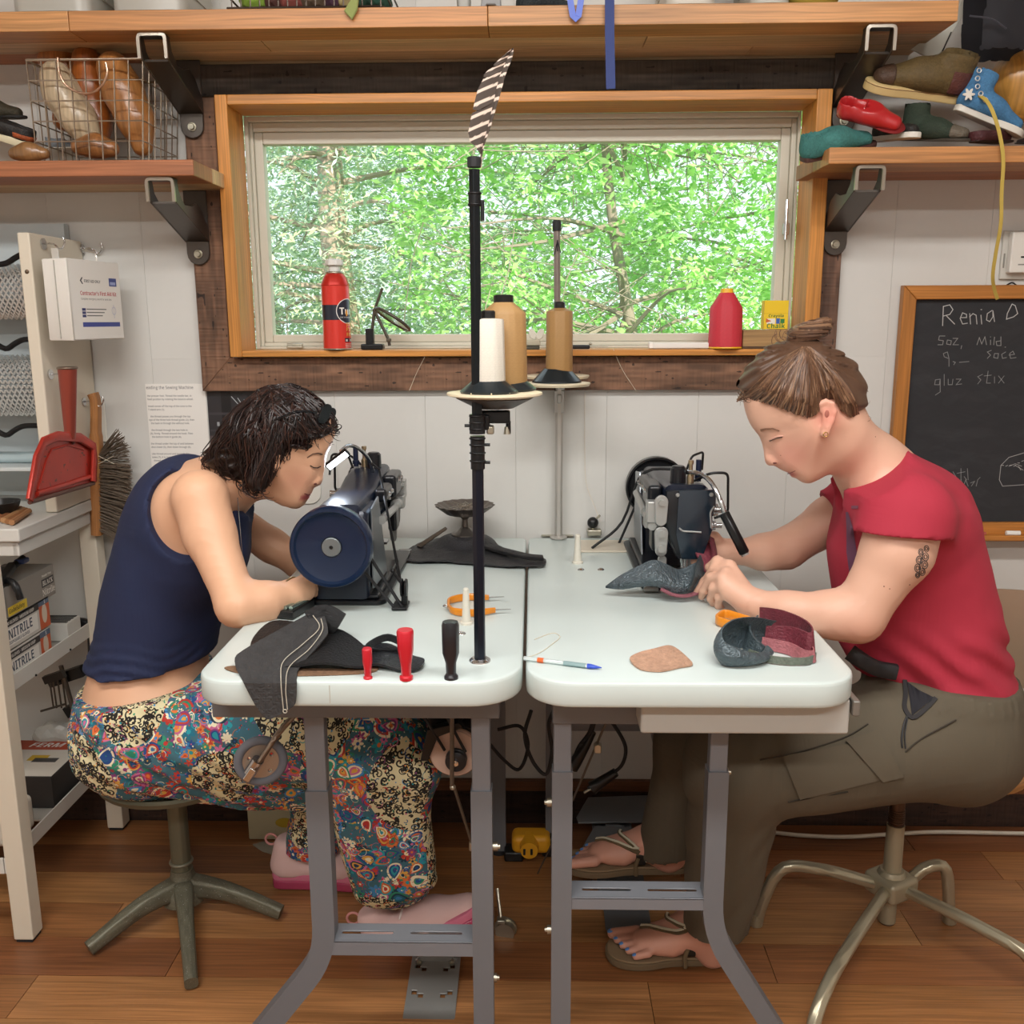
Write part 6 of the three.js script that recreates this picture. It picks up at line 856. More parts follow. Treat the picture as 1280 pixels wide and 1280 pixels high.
// ---------- people: distance fields meshed by surface nets ----------
function nets(F, lo, hi, h, keep) {
const n = [0, 1, 2].map((k) => Math.ceil((hi[k] - lo[k]) / h) + 1), [nx, ny, nz] = n, A = new Float32Array(nx * ny * nz), id = (i, j, k) => (k * ny + j) * nx + i, S = 4;
for (let k = 0; k < nz; k += S) for (let j = 0; j < ny; j += S) for (let i = 0; i < nx; i += S) {
const c = F(lo[0] + (i + S / 2) * h, lo[1] + (j + S / 2) * h, lo[2] + (k + S / 2) * h), far = Math.abs(c) > h * S * 1.6;
for (let c2 = k; c2 < Math.min(k + S, nz); c2++) for (let b = j; b < Math.min(j + S, ny); b++) for (let a = i; a < Math.min(i + S, nx); a++) A[id(a, b, c2)] = far ? c : F(lo[0] + a * h, lo[1] + b * h, lo[2] + c2 * h);
}
const vid = new Int32Array(nx * ny * nz).fill(-1), pos = [], idx = [], E = [[0, 1], [0, 2], [0, 4], [1, 3], [1, 5], [2, 3], [2, 6], [3, 7], [4, 5], [4, 6], [5, 7], [6, 7]], v = new Float32Array(8);
for (let k = 0; k < nz - 1; k++) for (let j = 0; j < ny - 1; j++) for (let i = 0; i < nx - 1; i++) {
let m = 0; for (let q = 0; q < 8; q++) { v[q] = A[id(i + (q & 1), j + (q >> 1 & 1), k + (q >> 2))]; if (v[q] < 0) m++; }
if (m === 0 || m === 8) continue;
let x = 0, y = 0, z = 0, c = 0;
for (const [a, b] of E) if ((v[a] < 0) !== (v[b] < 0)) { const t = v[a] / (v[a] - v[b]); x += (a & 1) + t * ((b & 1) - (a & 1)); y += (a >> 1 & 1) + t * ((b >> 1 & 1) - (a >> 1 & 1)); z += (a >> 2) + t * ((b >> 2) - (a >> 2)); c++; }
vid[id(i, j, k)] = pos.length / 3; pos.push(lo[0] + (i + x / c) * h, lo[1] + (j + y / c) * h, lo[2] + (k + z / c) * h);
}
const quad = (a, b, c, d, f) => { if (a < 0 || b < 0 || c < 0 || d < 0) return; f ? idx.push(a, b, c, a, c, d) : idx.push(a, c, b, a, d, c); };
for (let k = 1; k < nz - 1; k++) for (let j = 1; j < ny - 1; j++) for (let i = 1; i < nx - 1; i++) {
const s = A[id(i, j, k)] < 0;
if (s !== (A[id(i + 1, j, k)] < 0)) quad(vid[id(i, j - 1, k - 1)], vid[id(i, j, k - 1)], vid[id(i, j, k)], vid[id(i, j - 1, k)], s);
if (s !== (A[id(i, j + 1, k)] < 0)) quad(vid[id(i - 1, j, k - 1)], vid[id(i - 1, j, k)], vid[id(i, j, k)], vid[id(i, j, k - 1)], s);
if (s !== (A[id(i, j, k + 1)] < 0)) quad(vid[id(i - 1, j - 1, k)], vid[id(i, j - 1, k)], vid[id(i, j, k)], vid[id(i - 1, j, k)], s);
}
let out = idx; if (keep) { out = []; for (let i = 0; i < idx.length; i += 3) { const c = [0, 1, 2].map((q) => (pos[idx[i] * 3 + q] + pos[idx[i + 1] * 3 + q] + pos[idx[i + 2] * 3 + q]) / 3); if (keep(...c)) out.push(idx[i], idx[i + 1], idx[i + 2]); } }
const g = new THREE.BufferGeometry(); g.setAttribute('position', new THREE.Float32BufferAttribute(pos, 3)); g.setIndex(out); g.computeVertexNormals(); return g;
}
const smin = (a, b, k) => { const h = Math.max(k - Math.abs(a - b), 0) / k; return Math.min(a, b) - h * h * k * 0.25; };
// capsule a-b with radii ra, rb, stretched by s along axis n; k joins it to what came before
const cap = (a, b, ra, rb, k = 0.03, n = null, s = 1) => ({ a: vv(a), d: vv(b).sub(vv(a)), ra, rb, k, n: n ? vv(n).normalize() : null, s: 1 / s - 1, L: Math.max(1e-9, vv(b).distanceToSquared(vv(a))) });
function capD(c, x, y, z, inf = 0) {
let px = x - c.a.x, py = y - c.a.y, pz = z - c.a.z; const t = clamp((px * c.d.x + py * c.d.y + pz * c.d.z) / c.L, 0, 1);
px -= c.d.x * t; py -= c.d.y * t; pz -= c.d.z * t;
if (c.n) { const q = (px * c.n.x + py * c.n.y + pz * c.n.z) * c.s; px += c.n.x * q; py += c.n.y * q; pz += c.n.z * q; }
return Math.sqrt(px * px + py * py + pz * pz) - lerp(c.ra, c.rb, t) - inf;
}
const field = (prims, inf = 0, k0) => (x, y, z) => { let d = 1e3; for (const c of prims) d = smin(d, c.f ? c.f(x, y, z) - inf : capD(c, x, y, z, inf), k0 ?? c.k); return d; };
const chain = (pts, k) => pts.slice(1).map((p, i) => cap(pts[i][0], p[0], pts[i][1], p[1], k));
const planeCut = (p, n) => { p = vv(p); n = vv(n).normalize(); return (x, y, z) => (x - p.x) * n.x + (y - p.y) * n.y + (z - p.z) * n.z; };
function starHead(cpx, zc, contour, noseFlat, w, w0, expo = 2.35, lips) {
const C = at(cpx[0], cpx[1], zc), table = (list) => {
const P = list.map(([a, b]) => { const p = at(a, b, zc); return [Math.atan2(p.y - C.y, p.x - C.x), Math.hypot(p.x - C.x, p.y - C.y)]; }).sort((a, b) => a[0] - b[0]);
const N = 720, R = new Float32Array(N);
for (let i = 0; i < N; i++) { const f = -Math.PI + i / N * 2 * Math.PI; let j = P.findIndex((p) => p[0] > f); if (j < 0) j = 0; const b = P[j], a = P[(j - 1 + P.length) % P.length]; let da = f - a[0], db = b[0] - a[0]; if (da < 0) da += 2 * Math.PI; if (db <= 0) db += 2 * Math.PI; const t = clamp(da / db, 0, 1); R[i] = lerp(a[1], b[1], t); }
for (let q = 0; q < 3; q++) { const S = R.slice(); for (let i = 0; i < N; i++) R[i] = (S[(i + N - 2) % N] + 2 * S[(i + N - 1) % N] + 3 * S[i] + 2 * S[(i + 1) % N] + S[(i + 2) % N]) / 9; }
return R;
};
const lp = lips && at(lips[0], lips[1], zc), la = lips ? Math.atan2(lp.y - C.y, lp.x - C.x) : 9; const Rb = table(noseFlat), Rn = table(contour), look = (T0, f) => { const q = (f + Math.PI) / (2 * Math.PI) * 720, i = Math.floor(q) % 720; return lerp(T0[(i + 720) % 720], T0[(i + 1) % 720], q - Math.floor(q)); };
const wf = (f) => { const d = (f / rad + 360) % 360; for (let i = 0; i < w.length; i++) { const a = w[i], b = w[(i + 1) % w.length]; let s = (b[0] - a[0] + 360) % 360, t = (d - a[0] + 360) % 360; if (t <= s) { t /= s; return lerp(a[1], b[1], t * t * (3 - 2 * t)); } } return w0; };
const f = (x, y, z) => {
const dx = x - C.x, dy = y - C.y, dz = Math.abs(z - zc), ro = Math.hypot(dx, dy), ph = Math.atan2(dy, dx); let R = look(Rb, ph); const Rx = look(Rn, ph); R += (Rx - R) * Math.exp(-((dz / (0.0115 + .011 * Math.exp(-(((ph - la) / .16) ** 4)))) ** 2.4));
const W = lerp(w0, wf(ph), sstep(0.1, 0.8, ro / R)), q = Math.pow(Math.pow(ro / R, expo) + Math.pow(dz / W, expo), 1 / expo);
return (q - 1) * Math.min(R, W) * 0.9;
};
return { f, C, R: (ph) => look(Rn, ph), wf, k: 0.02, zc };
}
function surf(F, px, py, z1, z0, lift = 0) { for (let z = z1; z > z0; z -= 0.001) { const p = at(px, py, z); if (F(p.x, p.y, p.z) < lift) return p; } return at(px, py, z0); }
const clothUV = (g) => metric(toCreasedNormalsKeep(g), 0);
function toCreasedNormalsKeep(g) { return g.index ? g.toNonIndexed() : g; }
const skinTex = tex(128, 128, .06, .06, (u, v) => { const l = .94 + .06 * fbm(u * 12, v * 12, 0, 12, 12); return [l, l * .995, l * .985]; });
function paintVerts(g, fn) { const p = g.attributes.position, c = new Float32Array(p.count * 3), col = new THREE.Color(); for (let i = 0; i < p.count; i++) { const r = fn(p.getX(i), p.getY(i), p.getZ(i)); col.setRGB(r[0], r[1], r[2], THREE.SRGBColorSpace); c.set([col.r, col.g, col.b], i * 3); } g.setAttribute('color', new THREE.BufferAttribute(c, 3)); return g; }
function skinMesh(F, boxes, coarse, h0, color) {
const inb = (b, m) => (x, y, z) => x > b[0][0] + m && x < b[1][0] - m && y > b[0][1] + m && y < b[1][1] - m && z > b[0][2] + m && z < b[1][2] - m;
const tests = boxes.map((b) => inb(b, h0 * 1.2)), gs = [nets(F, coarse[0], coarse[1], h0, (x, y, z) => !tests.some((t) => t(x, y, z)))];
boxes.forEach((b, i) => gs.push(nets(F, b[0], b[1], b[2], (x, y, z) => !tests.some((t, j) => j < i && t(x, y, z)))));
return gs.map((g) => paintVerts(g, color).toNonIndexed());
}
const around = (p, rx, ry, rz, h) => [[p.x - rx, p.y - ry, p.z - rz], [p.x + rx, p.y + ry, p.z + rz], h];
function ear(pts, z, s) { const P = pts.map(([a, b], i) => at(a, b, z + s * (.004 + .008 * Math.sin(i / (pts.length - 1) * Math.PI)))); const out = []; for (let i = 1; i < P.length; i++) out.push(cap(P[i - 1], P[i], .0042, .0042, .006)); const c = P.reduce((a, b) => a.add(b), V(0, 0, 0)).divideScalar(P.length); out.push(cap(c.clone().add(V(0, .012, 0)), c.clone().add(V(0, -.012, 0)), .0105, .008, .006, [0, 0, 1], .45)); return out; }
function hand(wrist, knuckles, fingers, thumb, r = .0086) {
const out = [], mid = knuckles[0].clone().lerp(knuckles[3], .5);
out.push(cap(wrist, wrist.clone().lerp(mid, .3), .024, .022, .02));
knuckles.forEach((k) => out.push(cap(wrist.clone().lerp(k, .25), k, .0155, .0118, .014)));
fingers.forEach((f, i) => { const q = [.96, 1.05, 1, .86][i] * r; for (let j = 1; j < f.length; j++) out.push(cap(f[j - 1], f[j], q * (1.16 - .1 * (j - 1)), q * (1.08 - .12 * j), .0045)); });
for (let j = 1; j < thumb.length; j++) out.push(cap(thumb[j - 1], thumb[j], (j === 1 ? .0155 : .0105), [.0125, .0105, .0085][Math.min(j - 1, 2)], .008));
return out;
}
const tint = (g, c) => { g = fin(g); const n = g.attributes.position.count, a = new Float32Array(n * 3), q = new THREE.Color(c); for (let i = 0; i < n; i++) a.set([q.r, q.g, q.b], i * 3); g.setAttribute('color', new THREE.BufferAttribute(a, 3)); return g; };
function strands(list, r, n = 10, sides = 4, tones) { return list.map((p) => { const g = tube(curve(p, n), (t) => r * (1 - .75 * t * t), sides); return tones ? tint(g, tones[Math.floor(rnd() * tones.length)]) : g; }); }
{
const zs = .46, zh = .53, P = thing('person', 'seated woman in a navy tank top and patterned trousers bent over the left machine', 'person'), j = at;
const W = [0, 0, 1];
const torso = [cap(j(172, 905, zs), j(186, 855, zs), .118, .108, .05, W, 1.4), cap(j(186, 855, zs), j(194, 815, zs), .106, .102, .06, W, 1.28), cap(j(204, 750, zs), j(230, 665, zs), .116, .118, .06, W, 1.22), cap(j(252, 688, zs + .06), j(252, 688, zs - .06), .076, .076, .04), cap(j(236, 632, zs + .09), j(236, 632, zs - .09), .072, .072, .05), cap(j(245, 622, zs), j(285, 606, zs + .02), .07, .058, .05, W, 1.3)];
const neck = [cap(j(270, 608, zs + .02), j(318, 585, zh), .056, .054, .04)];
const armN = [cap(j(250, 622, .63), j(262, 668, .655), .055, .048, .03), cap(j(262, 668, .655), j(297, 757, .73), .047, .0365, .02), cap(j(297, 757, .73), j(330, 752, .70), .039, .037, .02), cap(j(330, 752, .70), j(366, 742, .655), .036, .026, .02)];
const armF = [cap(j(262, 632, .30), j(340, 682, .26), .047, .038, .03), cap(j(340, 682, .26), j(378, 706, .28), .038, .035, .02), cap(j(378, 706, .28), j(420, 716, .30), .034, .025, .02)];
const legF = [cap(j(185, 905, .37), j(425, 930, .33), .088, .062, .04), cap(j(425, 930, .33), j(378, 1105, .31), .056, .036, .03)], legN = [cap(j(185, 905, .55), j(470, 920, .56), .09, .064, .04), cap(j(470, 920, .56), j(505, 1128, .53), .056, .036, .03)];
const contour = [[419, 540], [415, 553], [409, 566], [407, 572], [406, 582], [404, 593], [403.5, 600], [401, 606], [395, 608.5], [392, 610], [390, 614.5], [389.5, 617.5], [385.2, 619.3], [387, 623], [382.5, 626], [381, 631], [376, 635], [368, 636], [355, 632], [338, 622], [325, 618], [305, 600], [293, 575], [292, 545], [303, 517], [325, 498], [352, 491], [385, 497], [407, 515]];
const flat = contour.filter((_, i) => i < 4 || i > 14).concat([[402, 585], [398, 598], [393, 607], [388, 615], [385, 621], [382, 626.5]]);
const H = starHead([353, 563], zh, contour, flat, [[0, .05], [320, .05], [300, .046], [250, .05], [180, .072], [90, .074], [40, .066]], .073, 2.35, [387, 620]);
const hN = hand(j(368, 741, .652), [j(384, 727, .625), j(385, 731, .63), j(385, 736, .635), j(384, 741, .638)], [[j(384, 727, .625), j(400, 722, .59), j(412, 728, .565), j(418, 735, .555)], [j(385, 731, .63), j(402, 728, .59), j(414, 734, .57), j(419, 741, .56)], [j(385, 736, .635), j(401, 735, .6), j(412, 741, .58), j(416, 747, .575)], [j(384, 741, .638), j(397, 742, .61), j(406, 748, .6), j(409, 752, .6)]], [j(374, 733, .64), j(384, 722, .61), j(396, 718, .585), j(404, 722, .57)]);
const hF = hand(j(420, 716, .30), [j(440, 712, .31), j(441, 717, .31), j(441, 722, .31), j(440, 727, .31)], [[j(440, 712, .31), j(458, 712, .31), j(468, 720, .31), j(473, 726, .31)], [j(441, 717, .31), j(460, 718, .31), j(470, 726, .31), j(474, 732, .31)], [j(441, 722, .31), j(458, 725, .31), j(467, 731, .31), j(470, 736, .31)], [j(440, 727, .31), j(453, 731, .31), j(460, 736, .31), j(463, 740, .31)]], [j(428, 708, .305), j(440, 700, .32), j(450, 702, .33), j(456, 708, .33)]);
const EZ = zh + .071, earPts = [[338, 585], [334, 575], [337, 566], [344, 564], [348, 571], [346, 582], [341, 590]];
const prims = [...torso, ...neck, ...legF, ...legN, ...armN, ...armF, { f: H.f, k: .025 }, cap(j(394, 603, zh + .011), j(397, 600, zh + .008), .0058, .006, .006), cap(j(394, 603, zh - .011), j(397, 600, zh - .008), .0058, .006, .006), ...ear(earPts, EZ, 1), ...hN, ...hF];
const e0 = surf(H.f, 396, 581, zh + .09, zh), F0 = field(prims), F = (x, y, z) => { let d = F0(x, y, z); const s = .013 - Math.hypot(x - e0.x - .004, y - e0.y - .002, (z - e0.z - .004) * 1); if (s > -.02) d = -smin(-d, -(.0 + s * -1) < 0 ? 1 : 1, .001); return d; };
const lip = surf(H.f, 384, 621, zh + .06, zh - .01), chk = surf(H.f, 372, 600, zh + .09, zh);
const base = [.87, .68, .55], skin = (x, y, z) => { let c = base.slice(); const q = Math.exp(-(((x - chk.x) ** 2 + (y - chk.y) ** 2) / .0009)) * .28; c = mixc(c, [.80, .50, .43], y > T + .12 && z > zh - .1 ? q : 0); const l = Math.exp(-(((x - lip.x) / .011) ** 2 + ((y - lip.y) / .0058) ** 2)); if (Math.abs(z - zh) < .028) c = mixc(c, [.66, .33, .32], clamp(l * 1.3, 0, 1)); return c; };
const skinM = mat(0xffffff, .5, 0, { vertexColors: true });
const headBox = around(H.C, .115, .115, .1, .0034), hb = around(j(395, 734, .60), .07, .05, .075, .0034);
const g = skinMesh(F0, [headBox, hb], [[-1.0, .35, .15], [-.2, 1.32, .82]], .0095, skin);
part(P, 'body', g, skinM, 'bare arms, back and face turned down to the needle');
const q = (px, py, l = .0006) => surf(F0, px, py, zh + .1, zh - .02, l);
part(P, 'eyebrow', sweep([q(403, 568, .0015), q(398, 566.5, .0015), q(391, 567.5, .0015), q(384, 572, .001)], (t) => [[-.0008, -.0013], [.0008, -.0013], [.0008, .0013], [-.0008, .0013]].map(([a, b]) => [a, b * (1 - .6 * t)])), mat(0x4a342a, .8));
part(P, 'eyelashes', tube([q(401, 583, .0015), q(397, 585, .0022), q(392, 584.5, .0015), q(388, 582, .001)], .0011, 5), mat(0x1d1413, .7));
part(P, 'mouth_line', tube([q(388, 618.8, .0004), q(385, 618.4, .0006), q(380.5, 617, .0002)], .0008, 5), mat(0x6a3430, .7));
part(P, 'nostril', ball(.0026, ...q(394, 605, 0).toArray(), [1.4, .8, .8], undefined, 10), mat(0x5a2f28, .8));
const hairC = [[350, 481], [375, 485], [400, 496], [415, 512], [426, 527], [430, 540], [422, 556], [417, 546], [404, 546], [393, 551], [384, 562], [366, 575], [352, 583], [342, 596], [334, 608], [318, 616], [300, 607], [284, 594], [270, 583], [257, 577], [260, 566], [276, 548], [280, 527], [290, 509], [305, 495], [327, 485]];
const Hh = starHead([345, 545], zh, hairC, hairC, [[0, .078], [90, .094], [180, .104], [270, .092], [320, .084]], .098, 2.6);
const poly = new THREE.Shape([[435, 470], [435, 566], [422, 558], [412, 548], [396, 552], [384, 566], [368, 584], [356, 602], [342, 616], [300, 630], [240, 590], [240, 470]].map(([a, b]) => { const p = at(a, b, zh + .05); return new THREE.Vector2(p.x, p.y); })).getPoints();
const pd = (x, y) => { let d = 1e9, c = false; for (let i = 0, k = poly.length - 1; i < poly.length; k = i++) { const a = poly[i], b = poly[k], ex = b.x - a.x, ey = b.y - a.y, t = clamp(((x - a.x) * ex + (y - a.y) * ey) / (ex * ex + ey * ey), 0, 1); d = Math.min(d, Math.hypot(x - a.x - ex * t, y - a.y - ey * t)); if ((a.y > y) !== (b.y > y) && x < (b.x - a.x) * (y - a.y) / (b.y - a.y) + a.x) c = !c; } return c ? -d : d; };
const lobe = cap(j(343, 556, zh + .062), j(322, 600, zh + .066), .032, .024);
const HF = (x, y, z) => { const w = fbm(x * 26, y * 26, z * 18); const a = Math.atan2(y - H.C.y, x - H.C.x), s = Math.sin(a * 34 + 9 * fbm(x * 14, y * 14, z * 14) + z * 90); return Math.min(Math.max(Hh.f(x, y, z) + .010 - .024 * (w - .38) + .0022 * s, pd(x, y)), fbm(x * 30, y * 30, z * 30) * .012 - .006 + capD(lobe, x, y, z)); };
const hairM = phys(0xffffff, .42, 0, { vertexColors: true, sheen: .2, sheenRoughness: .4, sheenColor: new THREE.Color(0x6a3a2a) });
const hg = nets(HF, [H.C.x - .17, H.C.y - .13, zh - .13], [H.C.x + .14, H.C.y + .15, zh + .13], .0042);
const locks = []; const crown = at(352, 492, zh);
for (let i = 0; i < 420; i++) {
const side = rr(-.6, 1), e = [[rr(260, 300), rr(560, 605)], [rr(290, 338), rr(590, 622)], [rr(335, 385), rr(560, 600)], [rr(395, 429), rr(530, 558)]][i % 4];
const pts = [], z1 = zh + side * .085, E = at(e[0], e[1], z1), S = crown.clone().add(V(rr(-.05, .05), rr(-.03, .0), side * .05));
let ok = true; const ph = rr(0, 6), am = rr(.004, .011), fq = rr(5, 9);
for (let k = 0; k <= 9; k++) { const t = k / 9, p = S.clone().lerp(E, t); p.z = zh + side * lerp(.05, .1, Math.sin(t * 2)); let d = V(p.x - H.C.x, p.y - H.C.y, (p.z - zh) * 1.2); let L = .03; const dir = d.clone().normalize(); for (; L < .2; L += .003) { const y = V(H.C.x + dir.x * L, H.C.y + dir.y * L, zh + dir.z * L); if (HF(y.x, y.y, y.z) > .001) break; } p.set(H.C.x + dir.x * L, H.C.y + dir.y * L, zh + dir.z * L); if (t > .55) { p.x += am * Math.sin(t * fq + ph) * (t - .4) * 2; p.y += am * Math.cos(t * fq + ph) * (t - .4) * 1.6; } pts.push(p); }
locks.push(pts);
}
const curls = []; // loose curls at the nape and by the cheek
for (let i = 0; i < 40; i++) { const c = i < 24 ? at(rr(300, 340), rr(598, 612), zh + rr(.0, .09)) : i < 32 ? at(rr(408, 428), rr(528, 548), zh + rr(-.02, .06)) : at(rr(262, 290), rr(570, 590), zh + rr(0, .07)); const r = rr(.006, .014), ph = rr(0, 6), pts = []; for (let k = 0; k <= 8; k++) { const a = ph + k * .7; pts.push(V(c.x + r * Math.cos(a) + (k - 4) * .0016, c.y + r * Math.sin(a) * .8 - k * .0026, c.z + k * .0008)); } curls.push(pts); }
const dkT = [0x1a0e0c, 0x2a1814, 0x140b0a, 0x3a221a, 0x221310]; part(P, 'hair', [tint(metric(hg, 0), 0x1c100d), ...strands(locks, .0019, 14, 5, dkT), ...strands(curls, .0012, 16, 4, dkT)], hairM, 'wavy dark brown bob');
{ const s = thing('sunglasses', 'black sunglasses pushed up on the seated woman\u0027s dark hair'.replace('\u0027s', ''), 'sunglasses'); const c0 = at(398, 520, zh + .06), c1 = at(404, 524, zh - .02), m1 = phys(0x0a0d13, .25, .1);
for (const [c, k] of [[c0, 0], [c1, 1]]) part(s, 'lens', put(plate(rrect(.03, .042, .014), .004, { bevel: .0015 }), 0, 0, 0, [.0, 1.0, 0]).applyMatrix4(new THREE.Matrix4().makeRotationZ(-.45)).translate(c.x + .012, c.y + .004, c.z), m1);
part(s, 'frame', [rod([c0.x + .006, c0.y + .012, c0.z - .02], [c1.x + .006, c1.y + .012, c1.z + .02], .003), tube(curve([[c0.x, c0.y + .008, c0.z + .012], [c0.x - .03, c0.y + .012, c0.z + .035], [c0.x - .075, c0.y - .004, c0.z + .03]], 8), .0028, 6)], m1); }
const navy = mat(0x1a2547, .8, 0, { bumpMap: sawnBump, bumpScale: .0004 });
const tp = [...torso], hemP = j(190, 818, zs), hem = planeCut(hemP, V(.06, -1, 0)), neckCut = planeCut(j(262, 592, zs), V(.62, .78, 0));
const tF = field(tp, .008, .07), strap = field([cap(j(213, 598, zs + .075), j(266, 588, zs + .085), .03, .02, .02), cap(j(213, 598, zs - .075), j(266, 588, zs - .085), .03, .02, .02)]);
const hole = field([cap(j(240, 630, .60), j(262, 640, .78), .083, .09, .02), cap(j(232, 672, .66), j(228, 668, .80), .07, .075, .05), cap(j(240, 640, .3), j(262, 640, .12), .083, .09, .02)]);
const frontDip = field([cap(j(300, 590, zs), j(330, 600, zs), .07, .09, .02)]);
const top = (x, y, z) => { let d = tF(x, y, z); const low = sstep(hemP.y + .11, hemP.y, y); d -= low * .003 + .0035 * low * Math.sin(y * 260 + 30 * fbm(x * 6, y * 4, z * 6)) * vn(x * 9, y * 9, z * 9) + .004 * (fbm(x * 12 + y * 9, y * 12, z * 12) - .5); d = Math.max(d, hem(x, y, z), neckCut(x, y, z)); d = Math.max(d, -hole(x, y, z)); return Math.max(d, -frontDip(x, y, z)); };
part(P, 'tank_top', clothUV(nets(top, [-1.0, .58, .16], [-.38, 1.32, .78], .006)), navy, 'navy blue sleeveless top');
const paisley = print(2048, 2048, (c, Wd, Hd) => {
c.fillStyle = '#3f6a78'; c.fillRect(0, 0, Wd, Hd); const cols = ['#1f6f86', '#2a9aa8', '#234b8a', '#b7372e', '#d9743a', '#d8a54a', '#8a3f7a', '#c96a96', '#ece4c4', '#2f8a6a', '#1c3a4e', '#e8dfc0', '#3f86c0', '#c0402f'];
const pick = () => cols[Math.floor(rnd() * cols.length)];
for (let i = 0; i < 1500; i++) { const x = rnd() * Wd, y = rnd() * Hd, r = rr(10, 44), n = 5 + Math.floor(rnd() * 4), a0 = rr(0, 6); c.fillStyle = pick(); for (let k = 0; k < n; k++) { c.beginPath(); c.ellipse(x + Math.cos(a0 + k / n * 6.283) * r * .6, y + Math.sin(a0 + k / n * 6.283) * r * .6, r * .42, r * .24, a0 + k / n * 6.283, 0, 7); c.fill(); } c.fillStyle = pick(); c.beginPath(); c.arc(x, y, r * .28, 0, 7); c.fill(); }
for (let i = 0; i < 420; i++) { const x = rnd() * Wd, y = rnd() * Hd, r = rr(22, 62), a = rr(0, 6); c.save(); c.translate(x, y); c.rotate(a); const ring2 = [pick(), pick(), pick(), pick()]; for (let k = 0; k < 4; k++) { const s = r * (1 - k * .24); c.fillStyle = ring2[k]; c.beginPath(); c.moveTo(0, -s * 1.5); c.bezierCurveTo(s * 1.3, -s * .6, s * 1.1, s * .9, 0, s * .9); c.bezierCurveTo(-s * 1.1, s * .9, -s * .9, -s * .2, 0, -s * 1.5); c.fill(); } c.strokeStyle = pick(); c.lineWidth = 3; c.beginPath(); c.arc(r * .7, -r * .9, r * .5, 0, 4); c.stroke(); c.restore(); }
for (const [bx, by, bw, bh, al] of [[420, 60, 620, 520, 0], [1100, 480, 560, 600, 0], [60, 560, 360, 420, 0], [1650, 120, 330, 420, 0], [300, 1120, 420, 520, 0], [1500, 1350, 480, 420, 0], [900, 1500, 380, 420, 0]]) {
c.save(); c.beginPath(); c.ellipse(bx + bw / 2, by + bh / 2, bw / 2, bh / 2, .3, 0, 7); c.clip(); c.fillStyle = '#d8cfa6'; c.fillRect(bx - 50, by - 50, bw + 100, bh + 100); c.lineCap = 'round';
for (let i = 0; i < bw * bh / 900; i++) { const x = bx + rnd() * bw, y = by + rnd() * bh, r = rr(9, 30), a = rr(0, 6); c.strokeStyle = '#1b1814'; c.lineWidth = rr(5, 11); c.beginPath(); for (let k = 0; k < 18; k++) { const q2 = k / 17, an = a + q2 * 5.5, rq = r * (1 - q2 * .85); k ? c.lineTo(x + Math.cos(an) * rq, y + Math.sin(an) * rq) : c.moveTo(x + Math.cos(an) * rq, y + Math.sin(an) * rq); } c.stroke(); } c.restore();
}
for (let i = 0; i < 1600; i++) { c.strokeStyle = pick(); c.lineWidth = rr(2, 5); c.beginPath(); const x = rnd() * Wd, y = rnd() * Hd, r = rr(8, 26), a = rr(0, 6); c.arc(x, y, r, a, a + rr(1, 4)); c.stroke(); }
for (let i = 0; i < 2600; i++) { c.fillStyle = pick(); c.beginPath(); c.arc(rnd() * Wd, rnd() * Hd, rr(2, 6), 0, 7); c.fill(); }
});
paisley.wrapS = paisley.wrapT = THREE.RepeatWrapping; paisley.repeat.set(1 / .72, 1 / .72);
const pantM = mat(0xffffff, .85, 0, { map: paisley });
const waistC = planeCut(j(178, 846, zs), V(-.13, 1, 0));
const pF0 = field([...torso.slice(0, 2).map((c) => ({ ...c, ra: c.ra + .012, rb: c.rb + .008 })), ...[...legF, ...legN].map((c, i) => ({ ...c, ra: c.ra + (i % 2 ? .034 : .022), rb: c.rb + (i % 2 ? .022 : .034) })), cap(j(180, 925, zs), j(385, 958, .44), .1, .085, .06, W, 1.5), cap(j(420, 930, .5), j(520, 960, .62), .07, .05, .05), cap(j(500, 950, .6), j(522, 1095, .6), .05, .04, .04), cap(j(440, 930, .6), j(470, 1105, .6), .062, .052, .04)], 0, .06);
const cuffF = planeCut(j(378, 1092, .31), V(-.1, -1, 0)), cuffN = planeCut(j(500, 1122, .55), V(.05, -1, 0));
const pants = (x, y, z) => { let d = pF0(x, y, z); const f = fbm(x * 7 + y * 3, y * 5 - x * 4, z * 7); d -= .026 * (f - .45) + .0035 * Math.sin((y * .8 + x * .5) * 150 + 14 * f) * sstep(.4, .7, vn(x * 6, y * 6, z * 6)); const far = z < .43; return Math.max(d, waistC(x, y, z), x > -.55 ? (far ? cuffF(x, y, z) : cuffN(x, y, z)) : -1); };
part(P, 'trousers', clothUV(nets(pants, [-1.02, .1, .12], [-.12, .93, .78], .0085)), pantM, 'loose multicoloured paisley trousers');
const pink = mat(0xe07f9b, .5), pinkPale = mat(0xe6c3bf, .8), bubble = phys(0xc2476f, .15, 0, { clearcoat: .8, transmission: .15, thickness: .02 });
const trainer = (heel, toe, w) => {
const s = new THREE.Group(); s.name = 'trainer'; P.add(s); const L = heel.distanceTo(toe), X = toe.clone().sub(heel).normalize(), Z = V(0, 0, 1).addScaledVector(X, -X.z).normalize(), Y = Z.clone().cross(X), M = new THREE.Matrix4().makeBasis(X, Y, Z).setPosition(heel);
const out = [[-.01, 0], [0, .033], [.06, .037], [.14, .04], [.2, .047], [.25, .04], [.275, .012], [.275, -.012], [.25, -.035], [.2, -.042], [.14, -.036], [.06, -.034], [0, -.033]].map(([a, b]) => [a * L / .27, b]);
